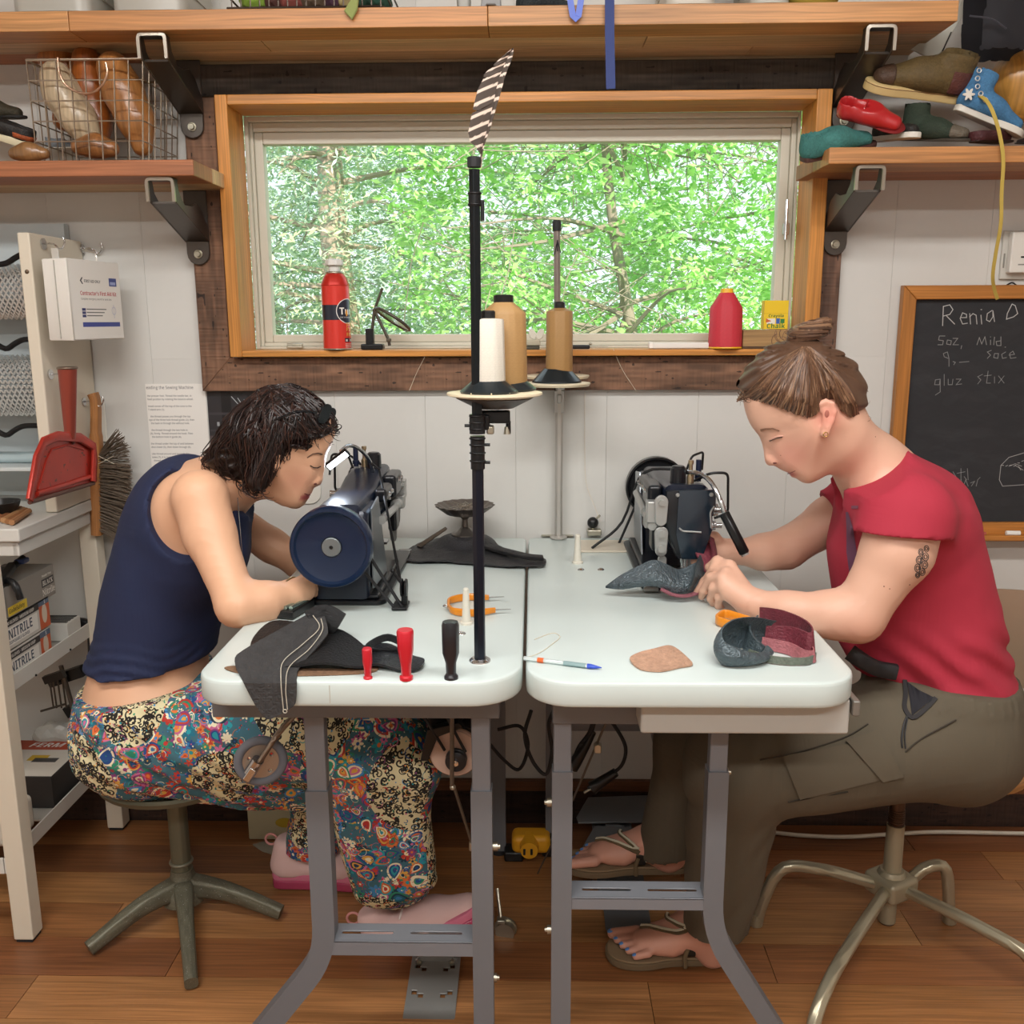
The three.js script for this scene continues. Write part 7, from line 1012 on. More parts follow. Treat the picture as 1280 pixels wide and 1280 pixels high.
part(s, 'sole', plate(out, .026, { smooth: true, bevel: .008, bseg: 3 }).rotateX(Math.PI / 2).translate(0, .014, 0).applyMatrix4(M), bubble); part(s, 'midsole', plate(out.map(([a, b]) => [a * .99, b * .96]), .02, { smooth: true, bevel: .006, bseg: 2 }).rotateX(Math.PI / 2).translate(0, .034, 0).applyMatrix4(M), pink);
const up = field([cap([.02, .055, 0], [.03, .1, 0], .036, .036, .03), cap([.04, .05, 0], [.15, .052, 0], .036, .036, .03), cap([.15, .048, 0], [.235, .036, 0], .035, .026, .03, [0, 0, 1], 1.25)]), low = (x, y, z) => Math.max(up(x, y, z), .036 - y, y - .125, -(Math.hypot((x - .035) / 1.2, z) - .026) < -.5 ? 1 : -1);
part(s, 'upper', metric(nets(low, [-.03, .02, -.06], [.29, .14, .06], .006), 0).applyMatrix4(M), pinkPale);
part(s, 'heel_loop', torus(.014, .003, -.012, .118, 0, undefined, 6.283, 6, 20).applyMatrix4(M), mat(0xcf8f8a, .7));
const lc = []; for (let i = 0; i < 4; i++) lc.push(tube(curve([[.09 + i * .022, .083 - i * .006, -.022], [.1 + i * .022, .094 - i * .006, 0], [.09 + i * .022, .083 - i * .006, .022]], 6), .0025, 5)); part(s, 'laces', lc.map((q2) => q2.applyMatrix4(M)), mat(0xf0e4e0, .8));
};
const hl = j(352, 1166, .31); trainer(V(hl.x, .003, .31), V(hl.x + .26, .003, .31));
const h2 = j(478, 1198, .53), t2 = j(600, 1146, .53); trainer(h2, h2.clone().add(t2.sub(h2).normalize().multiplyScalar(.26)));
part(P, 'necklace', [tube([j(297, 622, zs + .12), j(300, 660, zs + .11), j(303, 695, zs + .1), j(304, 712, zs + .1)], .0009, 5), lathe([[0, -.012], [.003, -.006], [.002, .002], [0, .006]], j(304, 700, zs + .105).x, j(304, 700, zs + .1).y, zs + .105, undefined, 10)], mat(0xc9ccd2, .25, 1));
part(P, 'bracelet', torus(.03, .0022, j(366, 741, .655).x - .002, j(366, 741, .655).y, .655, [0, 1.2, .3], 6.283, 8, 30), mat(0xd0b48a, .3, .9));
}
{
const zs = .56, zh = .645, P = thing('person', 'seated person in a red t-shirt and olive cargo trousers with brown hair in a bun', 'person'), j = at, W = [0, 0, 1];
const torso = [cap(j(1183, 912, zs), j(1172, 858, zs), .128, .118, .05, W, 1.32), cap(j(1172, 858, zs), j(1163, 810, zs), .116, .114, .06, W, 1.24), cap(j(1160, 760, zs), j(1138, 672, zs), .114, .116, .06, W, 1.28), cap(j(1128, 645, zs + .1), j(1128, 645, zs - .1), .082, .082, .05), cap(j(1122, 634, zs), j(1088, 590, zs + .03), .082, .06, .05, W, 1.4)];
const neck = [cap(j(1100, 590, zs + .03), j(1050, 545, zh), .062, .056, .04)];
const armN = [cap(j(1132, 648, .735), j(1122, 688, .75), .066, .062, .03), cap(j(1122, 688, .75), j(1072, 770, .755), .058, .046, .02), cap(j(1072, 770, .755), j(1040, 768, .745), .046, .043, .02), cap(j(1040, 768, .745), j(985, 763, .72), .041, .034, .02), cap(j(985, 763, .72), j(938, 753, .685), .033, .0245, .02)];
const armF = [cap(j(1075, 632, .39), j(1040, 650, .39), .058, .052, .03), cap(j(1040, 650, .39), j(982, 686, .415), .05, .041, .02), cap(j(982, 686, .415), j(955, 690, .43), .042, .038, .02), cap(j(955, 690, .43), j(908, 690, .46), .036, .024, .02)];
const legN = [cap(j(1185, 905, .655), j(925, 955, .68), .096, .066, .04), cap(j(925, 955, .68), j(890, 1188, .59), .058, .036, .03)], legF = [cap(j(1185, 905, .46), j(872, 930, .45), .096, .066, .04), cap(j(872, 930, .45), j(835, 1068, .40), .056, .04, .03)];
const contour = [[930, 498], [931, 507], [934, 519], [940, 533], [946, 541], [950, 546], [953, 554], [955, 564], [955.5, 572], [957, 579], [960, 582.5], [967, 581.5], [971, 584], [977, 587.5], [983.5, 590], [987.5, 592.6], [989.5, 596.8], [995.5, 597.6], [998, 600], [1004, 603.5], [1011, 604], [1020, 600], [1032, 593], [1048, 580], [1066, 560], [1076, 535], [1076, 505], [1070, 475], [1052, 450], [1025, 436], [995, 434], [966, 443], [945, 462], [934, 480]];
const flat = contour.filter((_, i) => i < 6 || i > 18).concat([[958, 560], [966, 574], [975, 584.5], [985, 591.5], [994, 597.2]]);
const H = starHead([1008, 523], zh, contour, flat, [[0, .073], [90, .073], [160, .066], [200, .056], [240, .05], [275, .05], [320, .058]], .074, 2.35, [987, 593]);
const hN = hand(j(938, 753, .685), [j(908, 716, .645), j(904, 723, .66), j(905, 733, .668), j(910, 743, .67)], [[j(908, 716, .645), j(892, 712, .61), j(880, 727, .59), j(870, 741, .585)], [j(904, 723, .66), j(889, 722, .632), j(880, 738, .612), j(877, 746, .60)], [j(905, 733, .668), j(892, 735, .648), j(889, 748, .628), j(892, 756, .62)], [j(910, 743, .67), j(899, 747, .655), j(898, 757, .64), j(903, 761, .63)]], [j(928, 733, .66), j(912, 708, .625), j(897, 702, .60), j(886, 709, .585)], .0092);
const hF = hand(j(908, 690, .46), [j(890, 680, .47), j(888, 687, .475), j(889, 694, .478), j(891, 700, .478)], [[j(890, 680, .47), j(878, 680, .48), j(870, 690, .49), j(866, 697, .495)], [j(888, 687, .475), j(877, 689, .487), j(870, 697, .497), j(867, 703, .5)], [j(889, 694, .478), j(880, 697, .49), j(874, 705, .497), j(871, 710, .5)], [j(891, 700, .478), j(884, 705, .488), j(879, 711, .493), j(877, 714, .495)]], [j(900, 682, .465), j(893, 672, .48), j(884, 670, .49), j(877, 675, .5)]);
const EZ = zh + .072, earPts = [[1027, 512], [1026, 505], [1032, 502], [1040, 505], [1043, 515], [1040, 526], [1036, 534], [1034, 541], [1030, 543], [1029, 535]];
const px = (a, b, z) => j(a, b, z);
const foot = (heel, ankle, ball_, z, s, toes) => [cap(heel, heel.clone().add(V(-.05, .006, .004)), .03, .03, .03), cap(ankle, heel.clone().add(V(-.015, .01, 0)), .034, .03, .04), cap(ankle.clone().add(V(-.01, -.01, 0)), ball_.clone().add(V(.035, .008, 0)), .032, .022, .04, [0, 0, 1], 1.3), cap(ball_.clone().add(V(.06, 0, 0)), ball_, .024, .0165, .03, [0, 0, 1], 1.7), ...toes.map(([a, b, r]) => cap(a, b, r * 1.15, r, .007))];
const fz = .575, fl = .026, hN0 = V(j(888, 1240, fz).x, fl + .03, fz), bN = V(j(800, 1240, fz).x, fl + .018, fz), toeN = [];
for (let i = 0; i < 5; i++) { const zz = fz - .034 + i * .0185, x0 = bN.x - .005 + i * .004, L = [.055, .05, .044, .037, .028][i], r = [.0115, .0085, .008, .0075, .0075][i]; toeN.push([V(x0, fl + .014, zz), V(x0 - L, fl + .008 + (i ? 0 : .002), zz + .002), r]); }
const ftN = foot(hN0, V(j(888, 1196, fz).x, .115, fz + .005), bN, fz, 1, toeN);
const f2 = .39, fl2 = .125, hF0 = V(j(838, 1085, f2).x, fl2 + .03, f2), bF = V(j(745, 1085, f2).x, fl2 + .018, f2), toeF = [];
for (let i = 0; i < 5; i++) { const zz = f2 + .034 - i * .0185, x0 = bF.x - .005 + i * .004, L = [.055, .05, .044, .037, .028][i], r = [.0115, .0085, .008, .0075, .0075][i]; toeF.push([V(x0, fl2 + .014, zz), V(x0 - L, fl2 + .008, zz + .002), r]); }
const ftF = foot(hF0, V(j(838, 1066, f2).x, fl2 + .075, f2), bF, f2, 1, toeF);
const prims = [...torso, ...neck, ...legF, ...legN, ...armN, ...armF, ...ftN, ...ftF, { f: H.f, k: .022 }, cap(j(967, 577, zh + .011), j(962, 573, zh + .008), .006, .0062, .006), cap(j(967, 577, zh - .011), j(962, 573, zh - .008), .006, .0062, .006), ...ear(earPts, EZ, 1), ...ear(earPts, zh - .072, -1), ...hN, ...hF];
const F0 = field(prims), q = (a, b, l = .0006) => surf(F0, a, b, zh + .12, zh - .02, l);
const lip = j(985, 592, zh), cheek = surf(H.f, 990, 570, zh + .09, zh), earC = j(1034, 520, EZ), elbow = j(1062, 790, .76), base = [.86, .68, .585];
const skin = (x, y, z) => {
let c = base.slice(); if (y > 1.02 && x < 1) { const g = Math.exp(-(((x - cheek.x) ** 2 + (y - cheek.y) ** 2) / .0014)); c = mixc(c, [.84, .56, .50], .55 * g); const e = Math.exp(-(((x - earC.x) ** 2 + (y - earC.y) ** 2) / .0007)); c = mixc(c, [.85, .50, .44], .6 * e); if (Math.abs(z - zh) < .026) c = mixc(c, [.72, .42, .40], clamp(1.3 * Math.exp(-(((x - lip.x) / .009) ** 2 + ((y - lip.y) / .005) ** 2)), 0, 1)); }
else if (y < .3) c = mixc(c, [.78, .52, .45], .5); else if (y < .95) { c = mixc(c, [.84, .58, .50], .35 * Math.exp(-((x - elbow.x) ** 2 + (y - elbow.y) ** 2) / .002)); }
return c;
};
const hBox = around(H.C, .12, .13, .1, .0034), hb = around(j(905, 732, .64), .062, .055, .07, .003), hb2 = around(j(887, 690, .48), .05, .045, .05, .0035), fb = [[bN.x - .1, 0.0, fz - .08], [hN0.x + .05, .16, fz + .08], .0042], fb2 = [[bF.x - .1, fl2 - .02, f2 - .08], [hF0.x + .05, fl2 + .1, f2 + .08], .005];
part(P, 'body', skinMesh(F0, [hBox, hb, hb2, fb, fb2], [[-.05, .005, .2], [1.22, 1.36, .9]], .0095, skin), mat(0xffffff, .5, 0, { vertexColors: true }), 'face in profile looking down, bare forearms, hands at the needle');
part(P, 'eyebrow', sweep([q(951, 538, .0012), q(957, 536.5, .0016), q(966, 536, .0012), q(974, 538.5, .001)], (t) => rect2(.0022, .0042 * (1 - .6 * t))), mat(0x6b4a36, .8));
part(P, 'eyelid', tube([q(961, 550.5, .0004), q(967, 547.5, .0012), q(973, 545.5, .001), q(979, 545, .0002)], (t) => .0016 * Math.sin(t * 3.1) + .0008, 6), mat(0xc99a88, .6));
part(P, 'eyelashes', tube([q(962, 551.5, .0016), q(967, 549.2, .0026), q(972, 547.5, .0022), q(978, 546.5, .0008)], .0009, 5), mat(0x3a2a22, .7));
part(P, 'mouth_line', tube([q(984.5, 592.4, .0004), q(988, 591.2, .0006), q(994, 588.6, .0002)], .0008, 5), mat(0x7a443e, .7));
part(P, 'nostril', ball(.0025, ...q(968.5, 578.8, 0).toArray(), [1.5, .8, .8], undefined, 10), mat(0x6a3b32, .8));
part(P, 'ear_hollow', ball(.006, ...surf(F0, 1034, 517, EZ + .03, zh, 0).toArray(), [.8, 1.3, .35], undefined, 12), mat(0xa86456, .7));
part(P, 'earring', torus(.0042, .0008, ...surf(F0, 1032, 543, EZ + .03, zh, .001).toArray(), undefined, 6.283, 5, 14), mat(0xd9b872, .25, 1));
{
const on = (a, b) => surf(F0, a, b, .9, .6, .0003), ink = [], lp = (pts) => ink.push(tube(pts.map(([a, b]) => on(a, b)), .0008, 4));
const circ2 = (cx, cy, rx, ry) => lp(Array.from({ length: 13 }, (_, i) => [cx + rx * Math.cos(i / 12 * 6.283), cy + ry * Math.sin(i / 12 * 6.283)]));
for (const [a, b, r] of [[1158, 686, 4], [1151, 690, 4], [1157, 696, 5], [1149, 700, 5], [1156, 706, 5], [1147, 710, 5], [1153, 715, 4.5], [1147, 719, 3.5]]) { circ2(a, b, r * .75, r); circ2(a, b, r * .4, r * .5); }  lp([[1152, 696], [1150, 706], [1149, 715]]);
part(P, 'tattoo', ink, mat(0x4a4240, .7));
const moles = [[1121, 668], [1142, 662], [1105, 733], [1112, 736], [1137, 731], [1094, 546], [976, 569]]; part(P, 'mole', moles.map(([a, b]) => { const p = b < 600 ? surf(F0, a, b, .8, .45, 0) : on(a, b); return ball(.0012, p.x, p.y, p.z, undefined, undefined, 6); }), mat(0x6a3f30, .8)).userData.kind = 'stuff';
}
const hairM = phys(0xffffff, .45, 0, { vertexColors: true, sheen: .2, sheenRoughness: .4, sheenColor: new THREE.Color(0xa07a5a) });
const hc = [[926, 506], [926, 494], [929, 478], [937, 463], [949, 449], [965, 437], [985, 429], [1005, 427], [1029, 430], [1050, 439], [1067, 455], [1078, 478], [1083, 502], [1082, 524], [1060, 560], [1020, 600], [960, 560], [934, 525]];
const Hh = starHead([1008, 520], zh, hc, hc, [[0, .083], [90, .086], [180, .084], [270, .07]], .085, 2.35);
const poly = [[915, 500], [929, 506], [940, 500], [955, 503], [975, 510], [995, 518], [1008, 522], [1018, 516], [1022, 505], [1030, 499], [1041, 501], [1047, 510], [1055, 517], [1064, 521], [1078, 519], [1100, 514], [1100, 410], [915, 410]].map(([a, b]) => at(a, b, zh + .06));
const pd = (x, y) => { let d = 1e9, c = false; for (let i = 0, k = poly.length - 1; i < poly.length; k = i++) { const a = poly[i], b = poly[k], ex = b.x - a.x, ey = b.y - a.y, t = clamp(((x - a.x) * ex + (y - a.y) * ey) / (ex * ex + ey * ey), 0, 1); d = Math.min(d, Math.hypot(x - a.x - ex * t, y - a.y - ey * t)); if ((a.y > y) !== (b.y > y) && x < (b.x - a.x) * (y - a.y) / (b.y - a.y) + a.x) c = !c; } return c ? -d : d; };
const bunC = at(1012, 414, zh), B0 = at(998, 432, zh);
const HF = (x, y, z) => { const a = Math.atan2(y - B0.y, x - B0.x), r = Math.hypot(x - B0.x, y - B0.y), g = Math.sin((a * 16 + z * 40) * 2.2 + 5 * fbm(x * 10, y * 10, z * 10)); const pe = pd(x, y); return Math.max(Hh.f(x, y, z) - .001 + .009 * sstep(-.02, 0, pe) - .012 * (fbm(x * 16, y * 16, z * 16) - .45) + .0016 * g * sstep(.01, .05, r), pe + .007 * (fbm(x * 60, y * 60, z * 60) - .4)); };
const hg = nets(HF, [H.C.x - .13, H.C.y - .08, zh - .1], [H.C.x + .13, H.C.y + .15, zh + .1], .0036);
const lk = []; const edge = [[930, 503], [941, 499], [957, 503], [977, 510], [996, 518], [1010, 521], [1020, 510], [1031, 500], [1044, 504], [1054, 516], [1064, 521], [1076, 518]];
for (let i = 0; i < 480; i++) { const s = rr(0, edge.length - 1.001), k = Math.floor(s), f = s - k, sd = rnd() < .7 ? 1 : rr(-1, 1), E = at(lerp(edge[k][0], edge[k + 1][0], f), lerp(edge[k][1], edge[k + 1][1], f) + rr(-1, 3), zh + .06), pts = [], wob = rr(-.006, .006), S = B0.clone(); for (let m = 0; m <= 8; m++) { const t = m / 8, p = E.clone().lerp(S, t); p.y += .014 * Math.sin(t * 3.14); p.x += wob * Math.sin(t * 5); let zt = zh - .002; for (let z = zh + .1; z > zh - .001; z -= .0015) if (HF(p.x, p.y, z) < .0015) { zt = z; break; } p.z = sd > 0 && sd === 1 ? zt : zh + (zt - zh) * sd; pts.push(p); } lk.push(pts); }
const bun = []; for (let i = 0; i < 130; i++) { const ph = rr(0, 6.28), tl = rr(-.7, .7), pts = [], R = rr(.012, .015), q0 = rr(0, 6.28); for (let m = 0; m <= 12; m++) { const a = ph + m * .36, b = q0 + m * .22 + tl, k = .02 + R * Math.cos(b); pts.push(V(bunC.x + k * Math.cos(a) * 1.15, bunC.y + R * 1.05 * Math.sin(b) + .35 * k * Math.cos(a), zh + k * Math.sin(a))); } bun.push(pts); }
const fly = []; for (let i = 0; i < 26; i++) { const c = i < 12 ? at(rr(1068, 1084), rr(470, 520), zh + rr(-.03, .05)) : i < 20 ? at(rr(960, 990), rr(412, 432), zh + rr(-.02, .05)) : at(rr(926, 936), rr(475, 500), zh + rr(-.02, .04)), pts = []; const r = rr(.004, .011), ph = rr(0, 6); for (let m = 0; m <= 8; m++) pts.push(V(c.x + r * Math.cos(ph + m * .8) + .0006 * m, c.y + r * Math.sin(ph + m * .8) - .0022 * m, c.z)); fly.push(pts); }
const brT = [0x6b4c38, 0x5a3f2e, 0x7d5c44, 0x4c3526, 0x8c6c52, 0x634733]; part(P, 'hair', [tint(metric(hg, 0), 0x553c2c), ...strands(lk, .0015, 12, 4, brT), tint(fin(ball(.02, bunC.x, bunC.y - .004, zh, [1.2, .7, .9])), 0x4a3426), ...strands(bun, .0034, 14, 5, brT), ...strands(fly, .0006, 16, 4, brT)], hairM, 'brown hair pulled up into a loose bun');
part(P, 'hair_tie', [sweep(Array.from({ length: 25 }, (_, i) => V(B0.x + .004 + .027 * Math.cos(i / 24 * 6.283), B0.y - .001 + .006 * Math.cos(i / 24 * 6.283), zh + .024 * Math.sin(i / 24 * 6.283))), ring(.0065, 10))], mat(0x111114, .8));
// red t-shirt
const red = mat(0xab2b3f, .85, 0, { bumpMap: sawnBump, bumpScale: .0003 });
const slN = { ...armN[0], ra: .079, rb: .079 }, slN2 = cap(j(1122, 688, .75), j(1112, 702, .75), .079, .08, .02);
const sF = { ...armF[0], ra: .067, rb: .066 };
const bod = field([...torso.slice(0, 4), { ...torso[4], ra: .083, rb: .062 }, cap(j(1100, 700, zs), j(1110, 790, zs), .085, .085, .06, W, 1.25)], .010, .06), sN = field([slN, slN2, cap(j(1124, 640, zs + .1), j(1132, 648, .735), .08, .075, .03)]), sFf = field([sF, cap(j(1110, 636, zs - .08), j(1075, 632, .39), .07, .066, .03)]);
const hN1 = j(1084, 672, .76), hN2 = j(1177, 684, .76), hemN = planeCut(j(1118, 668, .75), V(-.08, -1, .12)), hemF = planeCut(j(1036, 632, .39), V(-.88, -.5, 0));
const neckCut = planeCut(j(1090, 572, zs), V(-.55, .83, 0)), hem = planeCut(j(1170, 842, zs), V(-.10, -1, 0)), collar = field([cap(j(1060, 560, zs + .02), j(1048, 612, zs + .03), .07, .045, .02)]);
const crease = (x, y, z, f) => .009 * (fbm(x * 9 + 3, y * 9, z * 9) - .45) + f * .007 * Math.sin((x * .9 + y * 1.4) * 70 + 9 * fbm(x * 5, y * 5, z * 5)) * vn(x * 8, y * 8, z * 8);
const yw = j(1170, 790, zs).y, yu = j(1130, 600, zs).y;
const shirtF = (x, y, z) => { const f = sstep(yw + .09, yw - .02, y) + sstep(yu - .06, yu, y) * .7; let b = Math.max(bod(x, y, z) - crease(x, y, z, f), hem(x, y, z)); const s1 = Math.max(sN(x, y, z) - .004 * (fbm(x * 14, y * 14, z * 14) - .4), hemN(x, y, z)); const s2 = Math.max(sFf(x, y, z) - .0035 * Math.sin(x * 170 + y * 90) * vn(x * 9, y * 9), hemF(x, y, z)); b = smin(b, s1, .03); b = smin(b, s2, .02); b = Math.max(b, neckCut(x, y, z), hemN(x, y, z) > 0 && z > zs + .175 && y > .8 && x < .68 ? hemN(x, y, z) : -1); return Math.max(b, -collar(x, y, z)); };
part(P, 't_shirt', clothUV(nets(shirtF, [.5, .6, .28], [1.2, 1.36, .88], .006)), red, 'red short sleeved t-shirt');
{ // faded grey print on the chest, lying on the cloth
const on = (a, b) => surf(shirtF, a, b, .9, .5, .0012), pr = (c, m, n) => { const K = c.length; const pos = [], idx = []; for (let i = 0; i <= n; i++) for (let k = 0; k <= 6; k++) { const t = i / n, f = t * (K - 1), a = Math.min(K - 2, Math.floor(f)), u = f - a, L = lerp(c[a][0], c[a + 1][0], u), R = lerp(c[a][1], c[a + 1][1], u), y = lerp(c[a][2], c[a + 1][2], u), p = on(lerp(L, R, k / 6), y); pos.push(p.x, p.y, p.z); } for (let i = 0; i < n; i++) for (let k = 0; k < 6; k++) { const a = i * 7 + k; idx.push(a, a + 7, a + 1, a + 1, a + 7, a + 8); } const g = new THREE.BufferGeometry(); g.setAttribute('position', new THREE.Float32BufferAttribute(pos, 3)); g.setIndex(idx); g.computeVertexNormals(); return g; };
part(P, 'shirt_print', pr([[1057, 1060, 640], [1058, 1066, 660], [1058, 1071, 690], [1061, 1070, 712], [1064, 1069, 730]], null, 26), mat(0x6f4660, .9, 0, { side: THREE.DoubleSide }), 'faded purple grey print');
part(P, 'shirt_print', [pr([[1064, 1073, 632], [1064, 1072, 636]], null, 3)], mat(0x7d4458, .9, 0, { side: THREE.DoubleSide }));
}
const olive = mat(0x5c5445, .85, 0, { bumpMap: sawnBump, bumpScale: .0005 });
const wst = planeCut(j(1165, 828, zs), V(.1, 1, 0)), loose = (c, a, b) => ({ ...c, ra: c.ra + a, rb: c.rb + b });
const pF = field([loose(torso[0], .014, .012), loose(torso[1], .01, .006), loose(legN[0], .016, .03), loose(legN[1], .04, .024), loose(legF[0], .012, .02), loose(legF[1], .03, .03), cap(j(1200, 930, .66), j(1010, 955, .7), .09, .085, .06)], 0, .05);
const cN = planeCut(j(893, 1183, .6), V(-.12, -1, 0)), cF = planeCut(j(835, 1058, .4), V(.35, -1, 0));
const pants = (x, y, z) => { const f = fbm(x * 6, y * 6, z * 6); let d = pF(x, y, z) - .012 * (f - .45) - .003 * Math.sin((y * .5 - x) * 90 + 12 * f) * sstep(.45, .75, vn(x * 5 + 3, y * 5, z * 5)); const wy = wst(x, y, z); if (wy > -.035) d += .002 * Math.sin(x * 420) - .002; d = Math.max(d, wy); if (y < .62) d = Math.max(d, z > .5 ? cN(x, y, z) : cF(x, y, z)); return d; };
part(P, 'trousers', clothUV(nets(pants, [.12, .1, .3], [1.24, .9, .86], .0085)), olive, 'olive green cargo trousers');
{ // cargo pocket, seams, hip zip, laid on the cloth
const on = (a, b, l = .002) => surf(pants, a, b, .95, .4, l), seam = (pts, r = .0016) => tube(curve(pts.map(([a, b]) => on(a, b)), 16), r, 5);
const grid = (c, n, K, th) => { const pos = [], idx = []; for (const s of [0, 1]) for (let i = 0; i <= n; i++) for (let k = 0; k <= K; k++) { const u = i / n, v = k / K, a = lerp(lerp(c[0][0], c[1][0], u), lerp(c[3][0], c[2][0], u), v), b = lerp(lerp(c[0][1], c[1][1], u), lerp(c[3][1], c[2][1], u), v), p = on(a, b, s ? th : -.004); pos.push(p.x, p.y, p.z); } const W1 = (n + 1) * (K + 1); for (const s of [0, 1]) for (let i = 0; i < n; i++) for (let k = 0; k < K; k++) { const a = s * W1 + i * (K + 1) + k, b = a + 1, d = a + K + 1, e = d + 1; s ? idx.push(a, d, b, b, d, e) : idx.push(a, b, d, b, e, d); } const rim = []; for (let i = 0; i <= n; i++) rim.push(i * (K + 1)); for (let k = 1; k <= K; k++) rim.push(n * (K + 1) + k); for (let i = n - 1; i >= 0; i--) rim.push(i * (K + 1) + K); for (let k = K - 1; k > 0; k--) rim.push(k); rim.forEach((a, i) => { const b = rim[(i + 1) % rim.length]; idx.push(a, b, a + W1, b, b + W1, a + W1, a, a + W1, b, b, a + W1, b + W1); }); const g = new THREE.BufferGeometry(); g.setAttribute('position', new THREE.Float32BufferAttribute(pos, 3)); g.setIndex(idx); const uv = new Float32Array(pos.length / 3 * 2); g.setAttribute('uv', new THREE.BufferAttribute(uv, 2)); g.computeVertexNormals(); return g; };
const pk = part(P, 'cargo_pocket', grid([[978, 945], [1088, 925], [1108, 974], [1000, 1000]], 14, 8, .007), olive);
part(pk, 'pocket_flap', grid([[1058, 926], [1098, 912], [1130, 972], [1104, 978]], 8, 8, .011), olive);
for (const sm of [[[1085, 905], [1060, 920], [1000, 940], [950, 950]], [[1195, 900], [1150, 925], [1132, 940]], [[985, 1003], [1000, 1000], [1060, 990]]]) part(P, 'seam', seam(sm), mat(0x3a342b, .9));
part(P, 'hip_pocket', [sweep(curve([[1131, 850], [1132, 868], [1131, 885], [1140, 897], [1158, 885], [1170, 872]].map(([a, b]) => on(a, b, .003)), 20), rect2(.008, .003))], mat(0x1c1a1c, .7), 'black zipped hip pocket edge');
part(P, 'pocket_lining', grid([[1134, 852], [1148, 862], [1168, 872], [1140, 894]], 6, 6, .003), mat(0x1a1a22, .8));
part(P, 'zip_cord', [seam([[1136, 890], [1130, 905], [1127, 925], [1128, 935]], .002), seam([[1136, 890], [1131, 918], [1132, 936]], .0016)], mat(0x18181a, .6));
}
{ const a = j(1082, 832, .72); part(P, 'belt_bag', sweep(curve([j(1062, 815, .70), j(1078, 826, .71), j(1098, 836, .70), j(1120, 840, .70)], 10), rrect(.02, .03, .006, 0, 0, 3), { up: V(0, 1, 0), fixed: true }), mat(0x1b1b1e, .6)); }
const soleM = mat(0x6f5d45, .7), strapM = mat(0x6a5940, .8), strapL = mat(0xd8d0b8, .8);
const sandal = (heel, bal, z, y0, nails, tz) => {
const s = new THREE.Group(); s.name = 'sandal'; P.add(s); const x0 = heel.x + .038, x1 = bal.x - .078, L = x0 - x1;
const out = [[0, 0], [-.01, .028], [-.06, .034], [-.13, .038], [-.18, .05], [-.22, .05], [-.255, .034], [-.268, .0], [-.258, -.034], [-.22, -.048], [-.17, -.044], [-.1, -.032], [-.04, -.032], [-.008, -.024]].map(([a, b]) => [x0 + a * L / .268, b]);
part(s, 'sole', plate(out, .016, { smooth: true, bevel: .004, bseg: 2 }).rotateX(Math.PI / 2).translate(0, y0 + .008, z), soleM); part(s, 'footbed', plate(out.map(([a, b]) => [a * .0 + (x0 - (x0 - a) * .97 - .004), b * .94]), .004, { smooth: true, bevel: .001 }).rotateX(Math.PI / 2).translate(0, y0 + .018, z), mat(0x8a7458, .8));
const on = (x, zz, l) => { for (let y = y0 + .16; y > y0; y -= .001) if (F0(x, y, zz) < l) return V(x, y, zz); return V(x, y0 + .02, zz); };
const strap = (pts, w) => { pts = curve(pts.map(([a, b]) => [a, 0, b]), 14).map((p) => [p.x, p.z]); const P3 = pts.map(([a, b]) => on(a, b, .004)); part(s, 'strap', sweep(curve(P3, 18), rect2(w, .003), { up: V(0, 1, .4), fixed: true }), strapM); part(s, 'strap_line', sweep(curve(pts.map(([a, b]) => on(a, b, .0062)), 18), rect2(w * .45, .002), { up: V(0, 1, .4), fixed: true }), strapL); };
strap([[bal.x + .0, z - .018 * tz], [bal.x + .035, z + .014 * tz], [bal.x + .07, z + .038], [bal.x + .095, z + .047]], .011);
strap([[bal.x + .06, z - .03 * tz], [bal.x + .055, z - .005], [bal.x + .07, z + .024], [bal.x + .09, z + .045]], .010);
part(s, 'buckle', box(.022, .026, .008, bal.x + .1, y0 + .045, z + .04, { r: .002 }), mat(0x15130f, .5)); part(s, 'side_loop', tube(bend([[bal.x + .09, y0 + .005, z + .042], [bal.x + .088, y0 + .03, z + .043], [bal.x + .094, y0 + .05, z + .042]], .006), .005, 8), strapM);
part(s, 'heel_strap', sweep(curve([[bal.x + .1, y0 + .045, z + .042], [x0 - .02, y0 + .055, z + .036], [x0 + .004, y0 + .058, z], [x0 - .02, y0 + .055, z - .036]].map(vv), 18), rect2(.003, .012), { up: V(0, 1, 0), fixed: true }), strapL);
nails.forEach(([a, b, r], i) => { const d = b.clone().sub(a).normalize(); part(P, 'toenail', ball(r * .72, b.x + d.x * r * .35, b.y + r * .62, b.z, [1.05, .35, .9], [0, 0, .35], 12), mat(0x5f8fd0, .3)); });
};
sandal(hN0, bN, fz, .004, toeN, 1); sandal(hF0, bF, f2, fl2 - .022, toeF, 1);
}
